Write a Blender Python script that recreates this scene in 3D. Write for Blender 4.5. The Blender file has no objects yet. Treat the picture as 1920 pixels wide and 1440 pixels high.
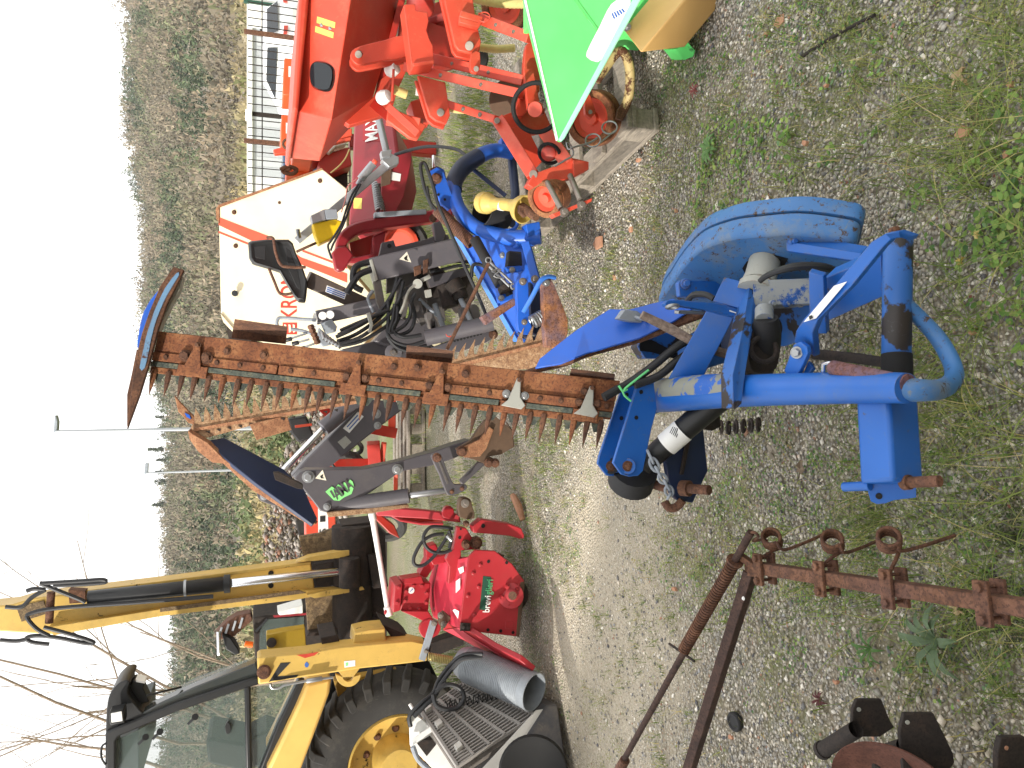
import bpy, bmesh, math, random
import numpy as np
from mathutils import Vector as V, Matrix, noise
random.seed(7); RNG = np.random.default_rng(7)
SC = bpy.context.scene; COL = SC.collection
R = math.radians
# ---------------------------------------------------------------- camera, world, sun
F = 1442.0; PITCH = R(18.4); H = 1.6
cp, sp = math.cos(PITCH), math.sin(PITCH)
CAM = V((0, 0, H))
cd = bpy.data.cameras.new('camera'); cam = bpy.data.objects.new('camera', cd); COL.objects.link(cam)
cd.sensor_fit = 'HORIZONTAL'; cd.sensor_width = 36; cd.lens = F / 1920 * 36; cd.clip_start = .05; cd.clip_end = 3000
# the photograph lies on its side: world up points to the left of the frame
cam.matrix_world = Matrix(((0, 1, 0, 0), (-sp, 0, -cp, 0), (-cp, 0, sp, H), (0, 0, 0, 1)))
SC.camera = cam
SUN_T = V((.74, .50, -.46)).normalized()          # the way the light travels
sd = bpy.data.lights.new('sun', 'SUN'); sun = bpy.data.objects.new('sun', sd); COL.objects.link(sun)
sd.energy = 3.6; sd.angle = R(1.2); sd.color = (1, .94, .85)
sun.rotation_euler = SUN_T.to_track_quat('-Z', 'Y').to_euler()
w = bpy.data.worlds.new('World'); SC.world = w; w.use_nodes = True
nt = w.node_tree; bg = nt.nodes['Background']
sky = nt.nodes.new('ShaderNodeTexSky'); sky.sky_type = 'NISHITA'; sky.sun_disc = False
sky.sun_elevation = math.asin(-SUN_T.z); sky.sun_rotation = math.atan2(-SUN_T.x, -SUN_T.y)
mx = nt.nodes.new('ShaderNodeMixRGB'); mx.inputs[0].default_value = .93; mx.inputs[2].default_value = (10.2, 10.1, 9.9, 1)
nt.links.new(sky.outputs[0], mx.inputs[1]); nt.links.new(mx.outputs[0], bg.inputs[0]); bg.inputs[1].default_value = .115
SC.view_settings.view_transform = 'Standard'; SC.view_settings.look = 'None'; SC.view_settings.exposure = .66; SC.view_settings.gamma = 1
# ---------------------------------------------------------------- from a spot of the photograph to a spot of the place
def ray(x, y):
    a = (720 - y) / F; b = (960 - x) / F
    return V((a, cp + b * sp, -sp + b * cp))
def P(x, y, d): r = ray(x, y); return CAM + r * (d / r.y)
def Z(x, y, z=0): r = ray(x, y); return CAM + r * ((z - H) / r.z)
def pt(q, d=None):
    if isinstance(q, V): return q.copy()
    return P(q[0], q[1], q[2] if len(q) > 2 else d)
def PLANE(a, b, c):
    a, b, c = pt(a), pt(b), pt(c); n = (b - a).cross(c - a).normalized()
    def f(x, y): r = ray(x, y); return CAM + r * ((a - CAM).dot(n) / r.dot(n))
    f.n = n if n.dot(CAM - a) > 0 else -n
    return f
def ppx(p):                                        # metres per photo pixel at p
    q = p - CAM; return (q.y * cp - q.z * sp) / F
def sm(pts, n=4, closed=False):                    # Catmull-Rom through points (tuples or vectors)
    L = [V(p) for p in pts]; N = len(L); out = []
    for i in range(N if closed else N - 1):
        g = (lambda k: L[k % N]) if closed else (lambda k: L[max(0, min(N - 1, k))])
        a, b, c, e = g(i - 1), g(i), g(i + 1), g(i + 2)
        for k in range(n):
            t = k / n
            out.append(.5 * (2 * b + (c - a) * t + (2 * a - 5 * b + 4 * c - e) * t * t + (3 * b - a - 3 * c + e) * t ** 3))
    if not closed: out.append(L[-1])
    return [tuple(v) for v in out] if not isinstance(pts[0], V) else out
# ---------------------------------------------------------------- mesh builder
def frame(n):
    n = n.normalized(); a = V((0, 0, 1)) if abs(n.z) < .9 else V((1, 0, 0))
    u = a.cross(n).normalized(); return u, n.cross(u), n
class MB:
    def __init__(s): s.v = []; s.f = []; s.sm = []
    def add(s, vs, fs, smooth=False):
        o = len(s.v); s.v += [tuple(v) for v in vs]; s.f += [tuple(o + i for i in f) for f in fs]; s.sm += [smooth] * len(fs); return s
    def prism(s, front, back):
        n = len(front)
        return s.add(front + back, [tuple(range(n)), tuple(range(2 * n - 1, n - 1, -1))] + [(i, i + n, (i + 1) % n + n, (i + 1) % n) for i in range(n)])
    def plate(s, pts, d=None, th=.01, pl=None, ext=None, off=0):
        fr = [pl(*q[:2]) for q in pts] if pl else [pt(q, d) for q in pts]
        e = ext if ext is not None else ((-pl.n if pl else V((0, 1, 0))) * th)
        if off: fr = [p + e.normalized() * off for p in fr]
        return s.prism(fr, [p + e for p in fr])
    def tube(s, pts, r, d=None, seg=10, n=0, px=True, cap=True):
        c = [pt(q, d) for q in pts]
        if n: c = sm(c, n)
        N = len(c); rs = [r] * N if not isinstance(r, (list, tuple)) else [np.interp(i / (N - 1), np.linspace(0, 1, len(r)), r) for i in range(N)]
        if px: rs = [q * ppx(p) for q, p in zip(rs, c)]
        vs = []; u = None
        for i, p in enumerate(c):
            t = (c[min(i + 1, N - 1)] - c[max(i - 1, 0)]).normalized()
            if u is None: u = frame(t)[0]
            u = (u - t * u.dot(t)).normalized(); w_ = t.cross(u)
            vs += [p + (u * math.cos(a) + w_ * math.sin(a)) * rs[i] for a in (2 * math.pi * k / seg for k in range(seg))]
        fs = [(i * seg + k, i * seg + (k + 1) % seg, (i + 1) * seg + (k + 1) % seg, (i + 1) * seg + k) for i in range(N - 1) for k in range(seg)]
        s.add(vs, fs, True)
        if cap: s.add(vs[:seg], [tuple(range(seg - 1, -1, -1))]); s.add(vs[-seg:], [tuple(range(seg))])
        return s
    def beam(s, A, B, w_, h_=None, d=None, up=None, px=True, taper=1):
        A, B = pt(A, d), pt(B, d); m = (A + B) / 2; t = (B - A).normalized()
        e = (up if up is not None else (CAM - m)); sd_ = t.cross(e).normalized(); dp = sd_.cross(t).normalized()
        if h_ is None: h_ = w_
        k = ppx(m) if px else 1
        def ring(c, q): return [c + sd_ * (w_ * k * q / 2 * a) + dp * (h_ * k * q / 2 * b) for a, b in ((-1, -1), (1, -1), (1, 1), (-1, 1))]
        return s.prism(ring(A, 1), ring(B, taper))
    def lathe(s, C, axis, prof, seg=28, start=0, arc=2 * math.pi):
        C = pt(C); u, v, n = frame(axis); vs = []
        for h, r in prof: vs += [C + n * h + (u * math.cos(a) + v * math.sin(a)) * r for a in (start + arc * k / seg for k in range(seg + (arc < 6.28)))]
        m = seg + (arc < 6.28)
        fs = [(i * m + k, i * m + (k + 1) % m, (i + 1) * m + (k + 1) % m, (i + 1) * m + k) for i in range(len(prof) - 1) for k in range(seg)]
        return s.add(vs, fs, True)
    def cyl(s, A, B, r, r2=None, seg=18, d=None, px=True):
        A, B = pt(A, d), pt(B, d); k = ppx(A) if px else 1; r *= k; r2 = r if r2 is None else r2 * k
        L = (B - A).length; return s.lathe(A, B - A, [(0, 0), (0, r * .97), (L * .002 + .0006, r), (L - L * .002 - .0006, r2), (L, r2 * .97), (L, 0)], seg)
    def bolt(s, q, r, h=None, n=None, d=None, seg=6, washer=True):
        p = pt(q, d); n = n or V((0, -1, .15)); k = ppx(p); r *= k; h = r * 1.1 if h is None else h; n = n.normalized()
        if washer: s.lathe(p, n, [(-r, r * 1.45), (.25 * r, r * 1.45), (.25 * r, 0)], 16)
        return s.lathe(p, n, [(-r, r), (h * .9, r), (h, r * .85), (h, 0)], seg)
    def torus(s, q, n, Rr, r, seg=36, s2=8, d=None, px=True, arc=1.0, st=0):
        p = pt(q, d); k = ppx(p) if px else 1; u, v, n = frame(n)
        c = [p + (u * math.cos(a) + v * math.sin(a)) * Rr * k for a in (st + 2 * math.pi * arc * i / seg for i in range(seg + 1))]
        return s.tube(c, r * k, seg=s2, px=False)
    def helix(s, A, B, Rr, r, turns, d=None, px=True, s2=6, per=12):
        A, B = pt(A, d), pt(B, d); k = ppx((A + B) / 2) if px else 1; u, v, n = frame(B - A); N = int(turns * per)
        return s.tube([A + (B - A) * (i / N) + (u * math.cos(2 * math.pi * i / per) + v * math.sin(2 * math.pi * i / per)) * Rr * k for i in range(N + 1)], r * k, seg=s2, px=False)
    def ell(s, q, rx, ry, rz, d=None, seg=16, rings=10):
        p = pt(q, d); vs = []
        for i in range(rings + 1):
            t = math.pi * i / rings
            vs += [p + V((rx * math.sin(t) * math.cos(2 * math.pi * k / seg), ry * math.sin(t) * math.sin(2 * math.pi * k / seg), rz * math.cos(t))) for k in range(seg)]
        return s.add(vs, [(i * seg + k, i * seg + (k + 1) % seg, (i + 1) * seg + (k + 1) % seg, (i + 1) * seg + k) for i in range(rings) for k in range(seg)], True)
    def strip(s, A, B, th, d=None, ext=None):
        A = [pt(q, d) for q in A]; B = [pt(q, d) for q in B]; n = len(A)
        e = ext if ext is not None else V((0, 1, 0)) * th
        vs = A + B + [p + e for p in A] + [p + e for p in B]
        fs = [(i, i + 1, n + i + 1, n + i) for i in range(n - 1)] + [(2 * n + i + 1, 2 * n + i, 3 * n + i, 3 * n + i + 1) for i in range(n - 1)]
        fs += [(i + 1, i, 2 * n + i, 2 * n + i + 1) for i in range(n - 1)] + [(n + i, n + i + 1, 3 * n + i + 1, 3 * n + i) for i in range(n - 1)]
        fs += [(0, n, 3 * n, 2 * n), (2 * n - 1, n - 1, 3 * n - 1, 4 * n - 1)]
        return s.add(vs, fs)
    def box(s, c, X, Y, Zv):                          # centre and three half-edge vectors
        f = lambda a, b, e: c + X * a + Y * b + Zv * e
        return s.prism([f(-1, -1, -1), f(1, -1, -1), f(1, 1, -1), f(-1, 1, -1)], [f(-1, -1, 1), f(1, -1, 1), f(1, 1, 1), f(-1, 1, 1)])
    def text(s, txt, o, right, up, size, th=.001, sx=1):
        c = bpy.data.curves.new('t', 'FONT'); c.body = txt; c.size = 1; c.extrude = .01; c.offset = .012
        ob = bpy.data.objects.new('t', c); COL.objects.link(ob)
        me = bpy.data.meshes.new_from_object(ob.evaluated_get(bpy.context.evaluated_depsgraph_get()))
        right = right.normalized(); up = up.normalized(); n = right.cross(up)
        s.add([o + right * (v.co.x * size * sx) + up * (v.co.y * size) + n * ((v.co.z + .01) * 50 * th) for v in me.vertices], [tuple(p.vertices) for p in me.polygons])
        bpy.data.objects.remove(ob); bpy.data.meshes.remove(me); return s
    def build(s, name, mat, parent=None, origin=None, bevel=0):
        o = origin if origin is not None else V((0, 0, 0))
        me = bpy.data.meshes.new(name); me.from_pydata([tuple(V(v) - o) for v in s.v], [], s.f)
        bm = bmesh.new(); bm.from_mesh(me); bmesh.ops.recalc_face_normals(bm, faces=bm.faces); bm.to_mesh(me); bm.free()
        me.polygons.foreach_set('use_smooth', s.sm); me.materials.append(mat); me.update(); me.set_sharp_from_angle(angle=R(38))
        ob = bpy.data.objects.new(name, me); COL.objects.link(ob)
        if bevel:
            m = ob.modifiers.new('bevel', 'BEVEL'); m.width = bevel; m.segments = 2; m.limit_method = 'ANGLE'; m.angle_limit = R(50)
        if parent: ob.parent = parent
        else: ob.location = o
        return ob
def props(o, label=None, cat=None, group=None, kind=None):
    for k, v in (('label', label), ('category', cat), ('group', group), ('kind', kind)):
        if v: o[k] = v
    return o
class Thing:
    def __init__(s, name, label, cat, loc, group=None):
        s.o = V(loc); s.e = bpy.data.objects.new(name, None); s.e.empty_display_size = .1; COL.objects.link(s.e); s.e.location = s.o
        props(s.e, label, cat, group); s.parts = []
    def part(s, name, mat, parent=None, bevel=.002, label=None):
        m = MB(); s.parts.append((m, name, mat, parent, bevel, label)); return m
    def bolts(s, name, mat, par, L, h=None, n=None, d=None, hole=False, label=None):
        for q in L:
            b = s.part(name, mat, par, 0); p, r = (q[:-1] if len(q) > 2 else q[0]), q[-1]; p = pt(p, d)
            if hole: nn = (n or V((0, -1, .15))).normalized(); k = ppx(p); b.lathe(p, nn, [(-.002, r * k), (.0012, r * k), (.0012, 0)], 14)
            else: b.bolt(p, r, h, n)
    def done(s):
        made = {}
        for m, name, mat, par, bev, lab in s.parts:
            if not m.v: continue
            ob = m.build(name, mat, made[id(par)] if par is not None else s.e, s.o, bev); made[id(m)] = ob
            if lab: ob['label'] = lab
        return s.e
def solo(name, mat, label, cat, loc, group=None, bevel=.0015):
    m = MB(); m.fin = lambda: props(m.build(name, mat, None, V(loc), bevel), label, cat, group); return m
# ---------------------------------------------------------------- materials
def lin(h):
    h = h.lstrip('#'); return tuple(((c / 12.92) if c <= .04045 else ((c + .055) / 1.055) ** 2.4) for c in (int(h[i:i + 2], 16) / 255 for i in (0, 2, 4))) + (1,)
class Nt:
    def __init__(s, name):
        s.m = bpy.data.materials.new(name); s.m.use_nodes = True; s.t = s.m.node_tree; s.b = s.t.nodes['Principled BSDF']
        s.co = s.n('ShaderNodeTexCoord').outputs['Object']
    def n(s, typ, **kw):
        x = s.t.nodes.new(typ)
        for k, v in kw.items(): setattr(x, k, v)
        return x
    def l(s, a, b): s.t.links.new(a, b)
    def noise(s, sc, det=4, rough=.6, co=None, dist=0):
        x = s.n('ShaderNodeTexNoise'); x.inputs['Scale'].default_value = sc; x.inputs['Detail'].default_value = det; x.inputs['Roughness'].default_value = rough; x.inputs['Distortion'].default_value = dist
        s.l(co or s.co, x.inputs['Vector']); return x.outputs['Fac']
    def ramp(s, f, stops, interp='LINEAR'):
        x = s.n('ShaderNodeValToRGB'); x.color_ramp.interpolation = interp; e = x.color_ramp.elements
        while len(e) < len(stops): e.new(.5)
        for k, (p, c) in zip(e, stops): k.position = p; k.color = c if not isinstance(c, (int, float)) else (c, c, c, 1)
        s.l(f, x.inputs[0]); return x.outputs[0]
    def mix(s, f, a, b, typ='MIX'):
        x = s.n('ShaderNodeMixRGB', blend_type=typ)
        for k, q in zip((0, 1, 2), (f, a, b)):
            if hasattr(q, 'links') or hasattr(q, 'node'): s.l(q, x.inputs[k])
            else: x.inputs[k].default_value = q
        return x.outputs[0]
    def bump(s, f, st=.3, dist=.002):
        x = s.n('ShaderNodeBump'); x.inputs['Strength'].default_value = st; x.inputs['Distance'].default_value = dist
        s.l(f, x.inputs['Height']); s.l(x.outputs[0], s.b.inputs['Normal'])
    def out(s, col, rough=.5, metal=0):
        for q, k in ((col, 'Base Color'), (rough, 'Roughness'), (metal, 'Metallic')):
            if hasattr(q, 'links') or hasattr(q, 'node'): s.l(q, s.b.inputs[k])
            else: s.b.inputs[k].default_value = q
        return s.m
def paint(name, c, rough=.4, chip=.3, chipc='5a3a28', dirt=.3, dirtc='6b5a45', sc=14, var=.12, metal=0, big=0, bigc='2b2624', edge=.8, er=.005, bt=.60):
    s = Nt(name); c = lin(c); dk = tuple(v * (1 - var) for v in c[:3]) + (1,); lt = tuple(min(1, v * (1 + var) + .01) for v in c[:3]) + (1,)
    col = s.ramp(s.noise(3, 3), [(.3, dk), (.7, lt)])
    dm = s.ramp(s.noise(5, 8, .75), [(.5, 0.), (.75, dirt)]); col = s.mix(dm, col, lin(dirtc))
    if big: col = s.mix(s.ramp(s.noise(big, 5, .6), [(bt, 0.), (bt + .03, 1.)]), col, lin(bigc))
    col = s.mix(s.ramp(s.noise(38, 6, .7, dist=1.5), [(.60, 0.), (.72, dirt * .9)]), col, lin(dirtc))
    cm = s.ramp(s.noise(sc, 10, .78), [(.70 - chip * .12, 0.), (.72 - chip * .1, 1.)]); col = s.mix(cm, col, s.ramp(s.noise(60, 4), [(.3, lin(chipc)), (.7, tuple(v * .5 for v in lin(chipc)[:3]) + (1,))]))
    if edge:
        bv = s.n('ShaderNodeBevel', samples=3); bv.inputs['Radius'].default_value = er; dp = s.n('ShaderNodeVectorMath', operation='DOT_PRODUCT'); s.l(bv.outputs[0], dp.inputs[0]); s.l(s.n('ShaderNodeNewGeometry').outputs['Normal'], dp.inputs[1])
        em = s.mix(1, s.ramp(dp.outputs['Value'], [(.86, 1.), (.985, 0.)]), s.ramp(s.noise(25, 8, .75), [(.56 - edge * .1, 0.), (.66 - edge * .1, 1.)]), 'MULTIPLY'); cm = s.mix(1, cm, em, 'LIGHTEN')
        col = s.mix(em, col, lin(chipc))
    rg = s.ramp(cm, [(0, rough), (1, .9)]); s.bump(s.noise(90, 3), .06, .001)
    return s.out(col, rg, metal)
def rust(name, a='3a2018', b='7a4424', c='a8683c', rough=.9, sc=18, patch=None):
    s = Nt(name); f = s.noise(sc, 10, .75); col = s.ramp(f, [(.32, lin(a)), (.5, lin(b)), (.68, lin(c))])
    col = s.mix(s.ramp(s.noise(4, 6, .7), [(.45, 0.), (.7, .75)]), col, lin(b if not patch else patch))
    col = s.mix(s.ramp(s.noise(150, 3), [(.52, 0.), (.6, .65)]), col, lin(a)); s.bump(s.noise(160, 5, .7), .5, .0015)
    return s.out(col, rough)
def plain(name, c, rough=.5, metal=0, var=.1, bump=0, sc=20):
    s = Nt(name); c = lin(c); col = s.ramp(s.noise(sc, 6, .7), [(.3, tuple(v * (1 - var) for v in c[:3]) + (1,)), (.7, tuple(min(1, v * (1 + var)) for v in c[:3]) + (1,))])
    if bump: s.bump(s.noise(sc * 4, 4), bump, .002)
    return s.out(col, rough, metal)
def wood(name, a='6e675e', b='a39a8c'):
    s = Nt(name); mp = s.n('ShaderNodeMapping'); mp.inputs['Scale'].default_value = (18, 3, 18); s.l(s.co, mp.inputs[0])
    f = s.noise(4, 8, .7, mp.outputs[0], .4); s.bump(f, .5, .004)
    col = s.ramp(f, [(.3, lin(a)), (.7, lin(b))]); return s.out(s.mix(s.ramp(s.noise(5, 4), [(.5, 0.), (.7, .4)]), col, lin('4a4038')), .9)
def glass(name, c='9fb0b0', alpha=.35, rough=.03):
    s = Nt(name); s.b.inputs['Alpha'].default_value = alpha; return s.out(lin(c), rough)
M = dict(
    blue=paint('blue_paint', '0d5aae', .42, .75, '6a6256', .38, '5f6a74', 14),
    blue_worn=paint('worn_blue_paint', '1e5ca6', .5, .5, '4a4038', .6, '585c62', 10, big=9, bigc='2a2523', bt=.535),
    blue_dirty=paint('dirty_blue_paint', '386ea8', .48, 1.15, '5e4c3a', 1.0, '7c7e70', 42),
    blue2=paint('bright_blue_paint', '1a5cc4', .4, .25, '54402f', .2),
    navy=paint('dark_blue_paint', '12264a', .5, .3, '4d3020', .3, '2e2a28'),
    blue_rust=rust('blue_rust', '4a2a1c', '8a5a38', 'b07a50', patch='4a6288'),
    rust=rust('rust', '4c2c1f', '7a4a2e', '9c6e48', sc=14, patch='8a5c38'),
    rust_dk=rust('dark_rust', '35231b', '5c3d2c', '7d5840'),
    rust_brown=rust('brown_rust', '3a261f', '64432f', '86604a', sc=26, patch='6a4c44'),
    rust_blk=rust('dark_iron', '261c17', '43302a', '5c4438', sc=22),
    rust_or=rust('orange_rust', '64402c', '95684a', 'b08a66', sc=25),
    rust_straw=rust('rust_with_chaff', '644434', '967454', 'bca080', sc=40, patch='a4886a'),
    blk_rust=rust('blackened_rust', '1c1816', '2e2723', '43342b'),
    red=paint('orange_red_paint', 'c8442e', .45, .14, '8a3a24', .35, 'c98a6c', 16),
    red_dk=paint('dark_red_paint', 'a82418', .4, .3, '4a2018', .4),
    orange=paint('orange_paint', 'd4541e', .4, .2, '7a3018', .3),
    crimson=paint('crimson_paint', '8e1f2a', .35, .2, '4a2a22', .35, '6a4a42'),
    rota=paint('raspberry_red_paint', 'a8222c', .42, .2, '5a3028', .22, '8a4a42'),
    cream=paint('cream_paint', 'e8dcbc', .45, .1, '8a5a30', .12, 'b8a070'),
    yellow=paint('yellow_paint', 'c6a452', .45, .75, '2c2820', .5, '8a7448', 11),
    grey=paint('charcoal_paint', '4e4b50', .45, .12, '6a4a38', .4, '6a6460'),
    grey_dirty=paint('dusty_charcoal_paint', '54504e', .6, .5, '6e563e', .7, '7a7064'),
    green=paint('pale_green_paint', '62d872', .35, .08, '3a6a38', .1, '8ad890'),
    mint=paint('mint_paint', '9ee6c4', .35, .1, '8a7a50', .1),
    tan=paint('tan_paint', 'c09a5e', .5, .06, '8a6a38', .25, 'd0ac74'),
    white=plain('white_paint', 'e4e4e0', .5, 0, .06), label=plain('label_film', 'e8e8e4', .45, 0, .03),
    offwhite=paint('dirty_white_paint', 'c8c6c0', .6, .4, '6a5a48', .5, '8a8070'),
    bluelabel=plain('blue_print', '3a62a8', .5), yellowlabel=plain('yellow_label', 'e2cc62', .5), redpaint=plain('red_lettering', 'b83a26', .5, 0, .08),
    inkblack=plain('black_print', '1c1c1c', .6), greenink=plain('green_print', '8ae286', .5), darkgreen=plain('dark_green_print', '1e4a3a', .5), stripe=plain('red_stripe_film', 'c8553a', .5, 0, .08),
    rubber=plain('black_rubber', '1e1e20', .7, 0, .25, .2), hose=plain('hose_rubber', '222326', .55, 0, .2, .15), plastic=plain('black_plastic', '17181a', .45, 0, .2),
    tyre=paint('dusty_tyre_rubber', '2e2d2c', .85, .2, '4a463f', .6, '5c5850', 8), black=plain('matte_black', '0e0e0f', .8),
    chrome=plain('chrome', 'd8dade', .18, 1, .04), steel=plain('zinc_steel', '9a9c9e', .4, .85, .12), alu=plain('galvanised_steel', 'a8acb0', .45, .7, .1), pin=plain('bare_steel_pin', '8a827a', .45, .7, .2),
    greymetal=paint('weathered_grey_metal', '8d949c', .6, .5, '4a5a78', .5, '6e6a62'), silver=paint('silver_weathered_metal', '9b9c94', .6, .4, '7a4a2e', .5, '7a6a50', 40),
    knife=rust('green_knife_steel', '2a302e', '4c524a', '7a745c', sc=40),
    pto=plain('pale_yellow_plastic', 'c9b060', .5, 0, .15), hosey=plain('cream_hose_plastic', 'd8c684', .5, 0, .12), galv=plain('ribbed_grey_pipe', '8e949a', .5, .3, .15),
    wood=wood('grey_pallet_wood'), bark=wood('weathered_branch', '5a4a40', 'a08e80'), yellowplastic=plain('yellow_plastic', 'eac31c', .4, 0, .08),
    orangelamp=plain('orange_lamp', 'e8661a', .3), brown=plain('mud_brown_metal', '5a4636', .8, 0, .25, .3, 9), soil=rust('soil', '3a3026', '6e5c44', 'a08a66', sc=30),
    glass=glass('cab_glass', '6a7874', .32), glassdark=glass('dark_glass', '22272c', .95, .08), carwhite=plain('white_car_paint', 'eceef0', .25, 0, .02), green_tie=plain('green_cord', '6ad084', .6),
    brick=plain('terracotta', 'b08368', .9, 0, .2, .3, 40), stonewhite=plain('pale_wall', 'c8cacc', .7, 0, .05), leaf=plain('dry_leaf', 'b09a78', .8, 0, .2), tire_red=paint('faded_red_rim', 'd24a30', .5, .3, '8a6a40', .3),
)
# ================================================================ SETTING
def grid(xs, ys, zf, name, mat, kind='structure'):
    X, Y = np.meshgrid(xs, ys); Zz = zf(X, Y); nx, ny = len(xs), len(ys)
    v = np.stack([X, Y, Zz], -1).reshape(-1, 3)
    i = np.arange(nx * ny).reshape(ny, nx); q = np.stack([i[:-1, :-1], i[:-1, 1:], i[1:, 1:], i[1:, :-1]], -1).reshape(-1, 4)
    me = bpy.data.meshes.new(name); me.from_pydata(v.tolist(), [], q.tolist()); me.polygons.foreach_set('use_smooth', [True] * len(q)); me.materials.append(mat)
    ob = bpy.data.objects.new(name, me); COL.objects.link(ob); ob['kind'] = kind; return ob
def soup(name, verts, faces, mat, kind, cols=None):
    """numpy mesh: faces all of one size; cols per face"""
    me = bpy.data.meshes.new(name); nf, k = faces.shape
    me.vertices.add(len(verts)); me.vertices.foreach_set('co', verts.astype(np.float32).ravel())
    me.loops.add(nf * k); me.loops.foreach_set('vertex_index', faces.astype(np.int32).ravel())
    me.polygons.add(nf); me.polygons.foreach_set('loop_start', np.arange(0, nf * k, k, dtype=np.int32))
    if cols is not None:
        at = me.color_attributes.new('tone', 'FLOAT_COLOR', 'CORNER'); c = np.concatenate([cols, np.ones((nf, 1))], 1)
        at.data.foreach_set('color', np.repeat(c, k, 0).astype(np.float32).ravel())
    me.update(calc_edges=True); me.validate(); me.materials.append(mat)
    ob = bpy.data.objects.new(name, me); COL.objects.link(ob)
    if kind: ob['kind'] = kind
    return ob
def tonemat(name, rough=.8, transl=0, bump=0):
    s = Nt(name); a = s.n('ShaderNodeAttribute', attribute_name='tone'); col = a.outputs['Color']
    if transl: s.b.inputs['Subsurface Weight'].default_value = 0
    if bump: s.bump(s.noise(bump, 3), .3, .002)
    m = s.out(col, rough)
    if transl:
        t = s.n('ShaderNodeBsdfTranslucent'); s.l(col, t.inputs[0]); mxs = s.n('ShaderNodeMixShader'); mxs.inputs[0].default_value = transl
        s.l(s.b.outputs[0], mxs.inputs[1]); s.l(t.outputs[0], mxs.inputs[2]); s.l(mxs.outputs[0], s.t.nodes['Material Output'].inputs[0])
    return m
# --- ground material: packed gravel, dirt track, moss and turf by noise
def ground_mat():
    s = Nt('gravel_ground'); co = s.n('ShaderNodeNewGeometry').outputs['Position']; s.co = co
    def vor(sc, feat='F1'):
        x = s.n('ShaderNodeTexVoronoi', feature=feat); x.inputs['Scale'].default_value = sc; s.l(co, x.inputs['Vector']); return x
    v1 = vor(85); v2 = vor(180)
    stones = [(0, lin('78766f')), (.16, lin('98958e')), (.32, lin('b4afa4')), (.48, lin('c4bcac')), (.62, lin('a89f8e')), (.74, lin('d8d2c6')), (.86, lin('908e8a')), (.975, lin('b0846c')), (1, lin('dcd8d0'))]
    sep = s.n('ShaderNodeSeparateColor'); s.l(v1.outputs['Color'], sep.inputs[0]); c1 = s.ramp(sep.outputs[0], stones, 'CONSTANT')
    sep2 = s.n('ShaderNodeSeparateColor'); s.l(v2.outputs['Color'], sep2.inputs[0]); c2 = s.ramp(sep2.outputs[0], stones, 'CONSTANT')
    big = s.ramp(s.noise(3.5, 6, .65), [(.46, 0.), (.58, 1.)])
    col = s.mix(big, c2, c1)
    crev = s.ramp(v1.outputs['Distance'], [(.35, 0.), (.7, .9)]); col = s.mix(crev, col, lin('57503f'))
    soil = s.ramp(s.noise(2.2, 8, .7), [(.46, 0.), (.66, .7)]); col = s.mix(soil, col, s.ramp(s.noise(40, 6), [(.3, lin('7c705a')), (.7, lin('b0a48c'))]))
    # sandy track: runs across the picture about 2.6 to 4 m away, from the left as far as the mower
    xyz = s.n('ShaderNodeSeparateXYZ'); s.l(co, xyz.inputs[0])
    def math_(op, a, b):
        x = s.n('ShaderNodeMath', operation=op)
        for k, q in ((0, a), (1, b)):
            if isinstance(q, (int, float)): x.inputs[k].default_value = q
            else: s.l(q, x.inputs[k])
        return x.outputs[0]
    wob = math_('MULTIPLY', math_('SUBTRACT', s.noise(1.3, 4), .5), 1.2)
    yy = math_('ADD', math_('ADD', xyz.outputs[1], wob), math_('MULTIPLY', xyz.outputs[0], .25))
    t = math_('ABSOLUTE', math_('SUBTRACT', yy, 3.15), 0); m1 = s.ramp(t, [(.35, 1.), (.9, 0.)])
    tx = s.ramp(math_('MULTIPLY', math_('ADD', xyz.outputs[0], 4.0), .2), [(.62, 1.), (.9, 0.)])
    track = math_('MULTIPLY', math_('MULTIPLY', m1, tx), .72)
    col = s.mix(track, col, s.ramp(s.noise(70, 8, .8), [(.3, lin('a2967e')), (.5, lin('c4b9a4')), (.7, lin('e2d9c8'))]))
    moss = math_('MULTIPLY', s.ramp(s.noise(1.7, 8, .75, dist=.3), [(.52, 0.), (.66, .75)]), s.ramp(track, [(0, 1.), (.6, .1)]))
    col = s.mix(moss, col, s.ramp(s.noise(60, 6, .7), [(.3, lin('4c5430')), (.5, lin('6e7446')), (.7, lin('969068'))]))
    far = s.ramp(math_('MULTIPLY', xyz.outputs[1], .02), [(.12, 0.), (.2, .8)]); fg = s.mix(s.ramp(s.noise(.6, 6), [(.4, 0.), (.6, 1.)]), lin('6a7a3c'), lin('8a8268'))
    col = s.mix(far, col, fg)
    h = math_('ADD', math_('MULTIPLY', v1.outputs['Distance'], -1.0), math_('MULTIPLY', s.noise(120, 4), .5)); s.bump(h, 1.0, .012)
    return s.out(col, .92)
xs = np.unique(np.concatenate([np.linspace(-400, -12, 24), np.linspace(-12, -3, 16), np.linspace(-3, 3, 121), np.linspace(3, 12, 16), np.linspace(12, 400, 24)]))
ys = np.unique(np.concatenate([np.linspace(-60, -2, 16), np.linspace(-2, 5.5, 151), np.linspace(5.5, 16, 30), np.linspace(16, 170, 30)]))
def gz(X, Y):
    r = .018 * np.sin(X * 2.1 + 1.3) * np.cos(Y * 1.7) + .01 * np.sin(X * 5.3 + Y * 4.1) + .006 * np.sin(X * 11 - Y * 9)
    return np.where(Y > 14, -.25 * np.clip((Y - 14) / 8, 0, 1) + r * 0, r * np.clip((14 - Y) / 8, 0, 1)) - .012
ground = grid(xs, ys, gz, 'ground', ground_mat())
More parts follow.
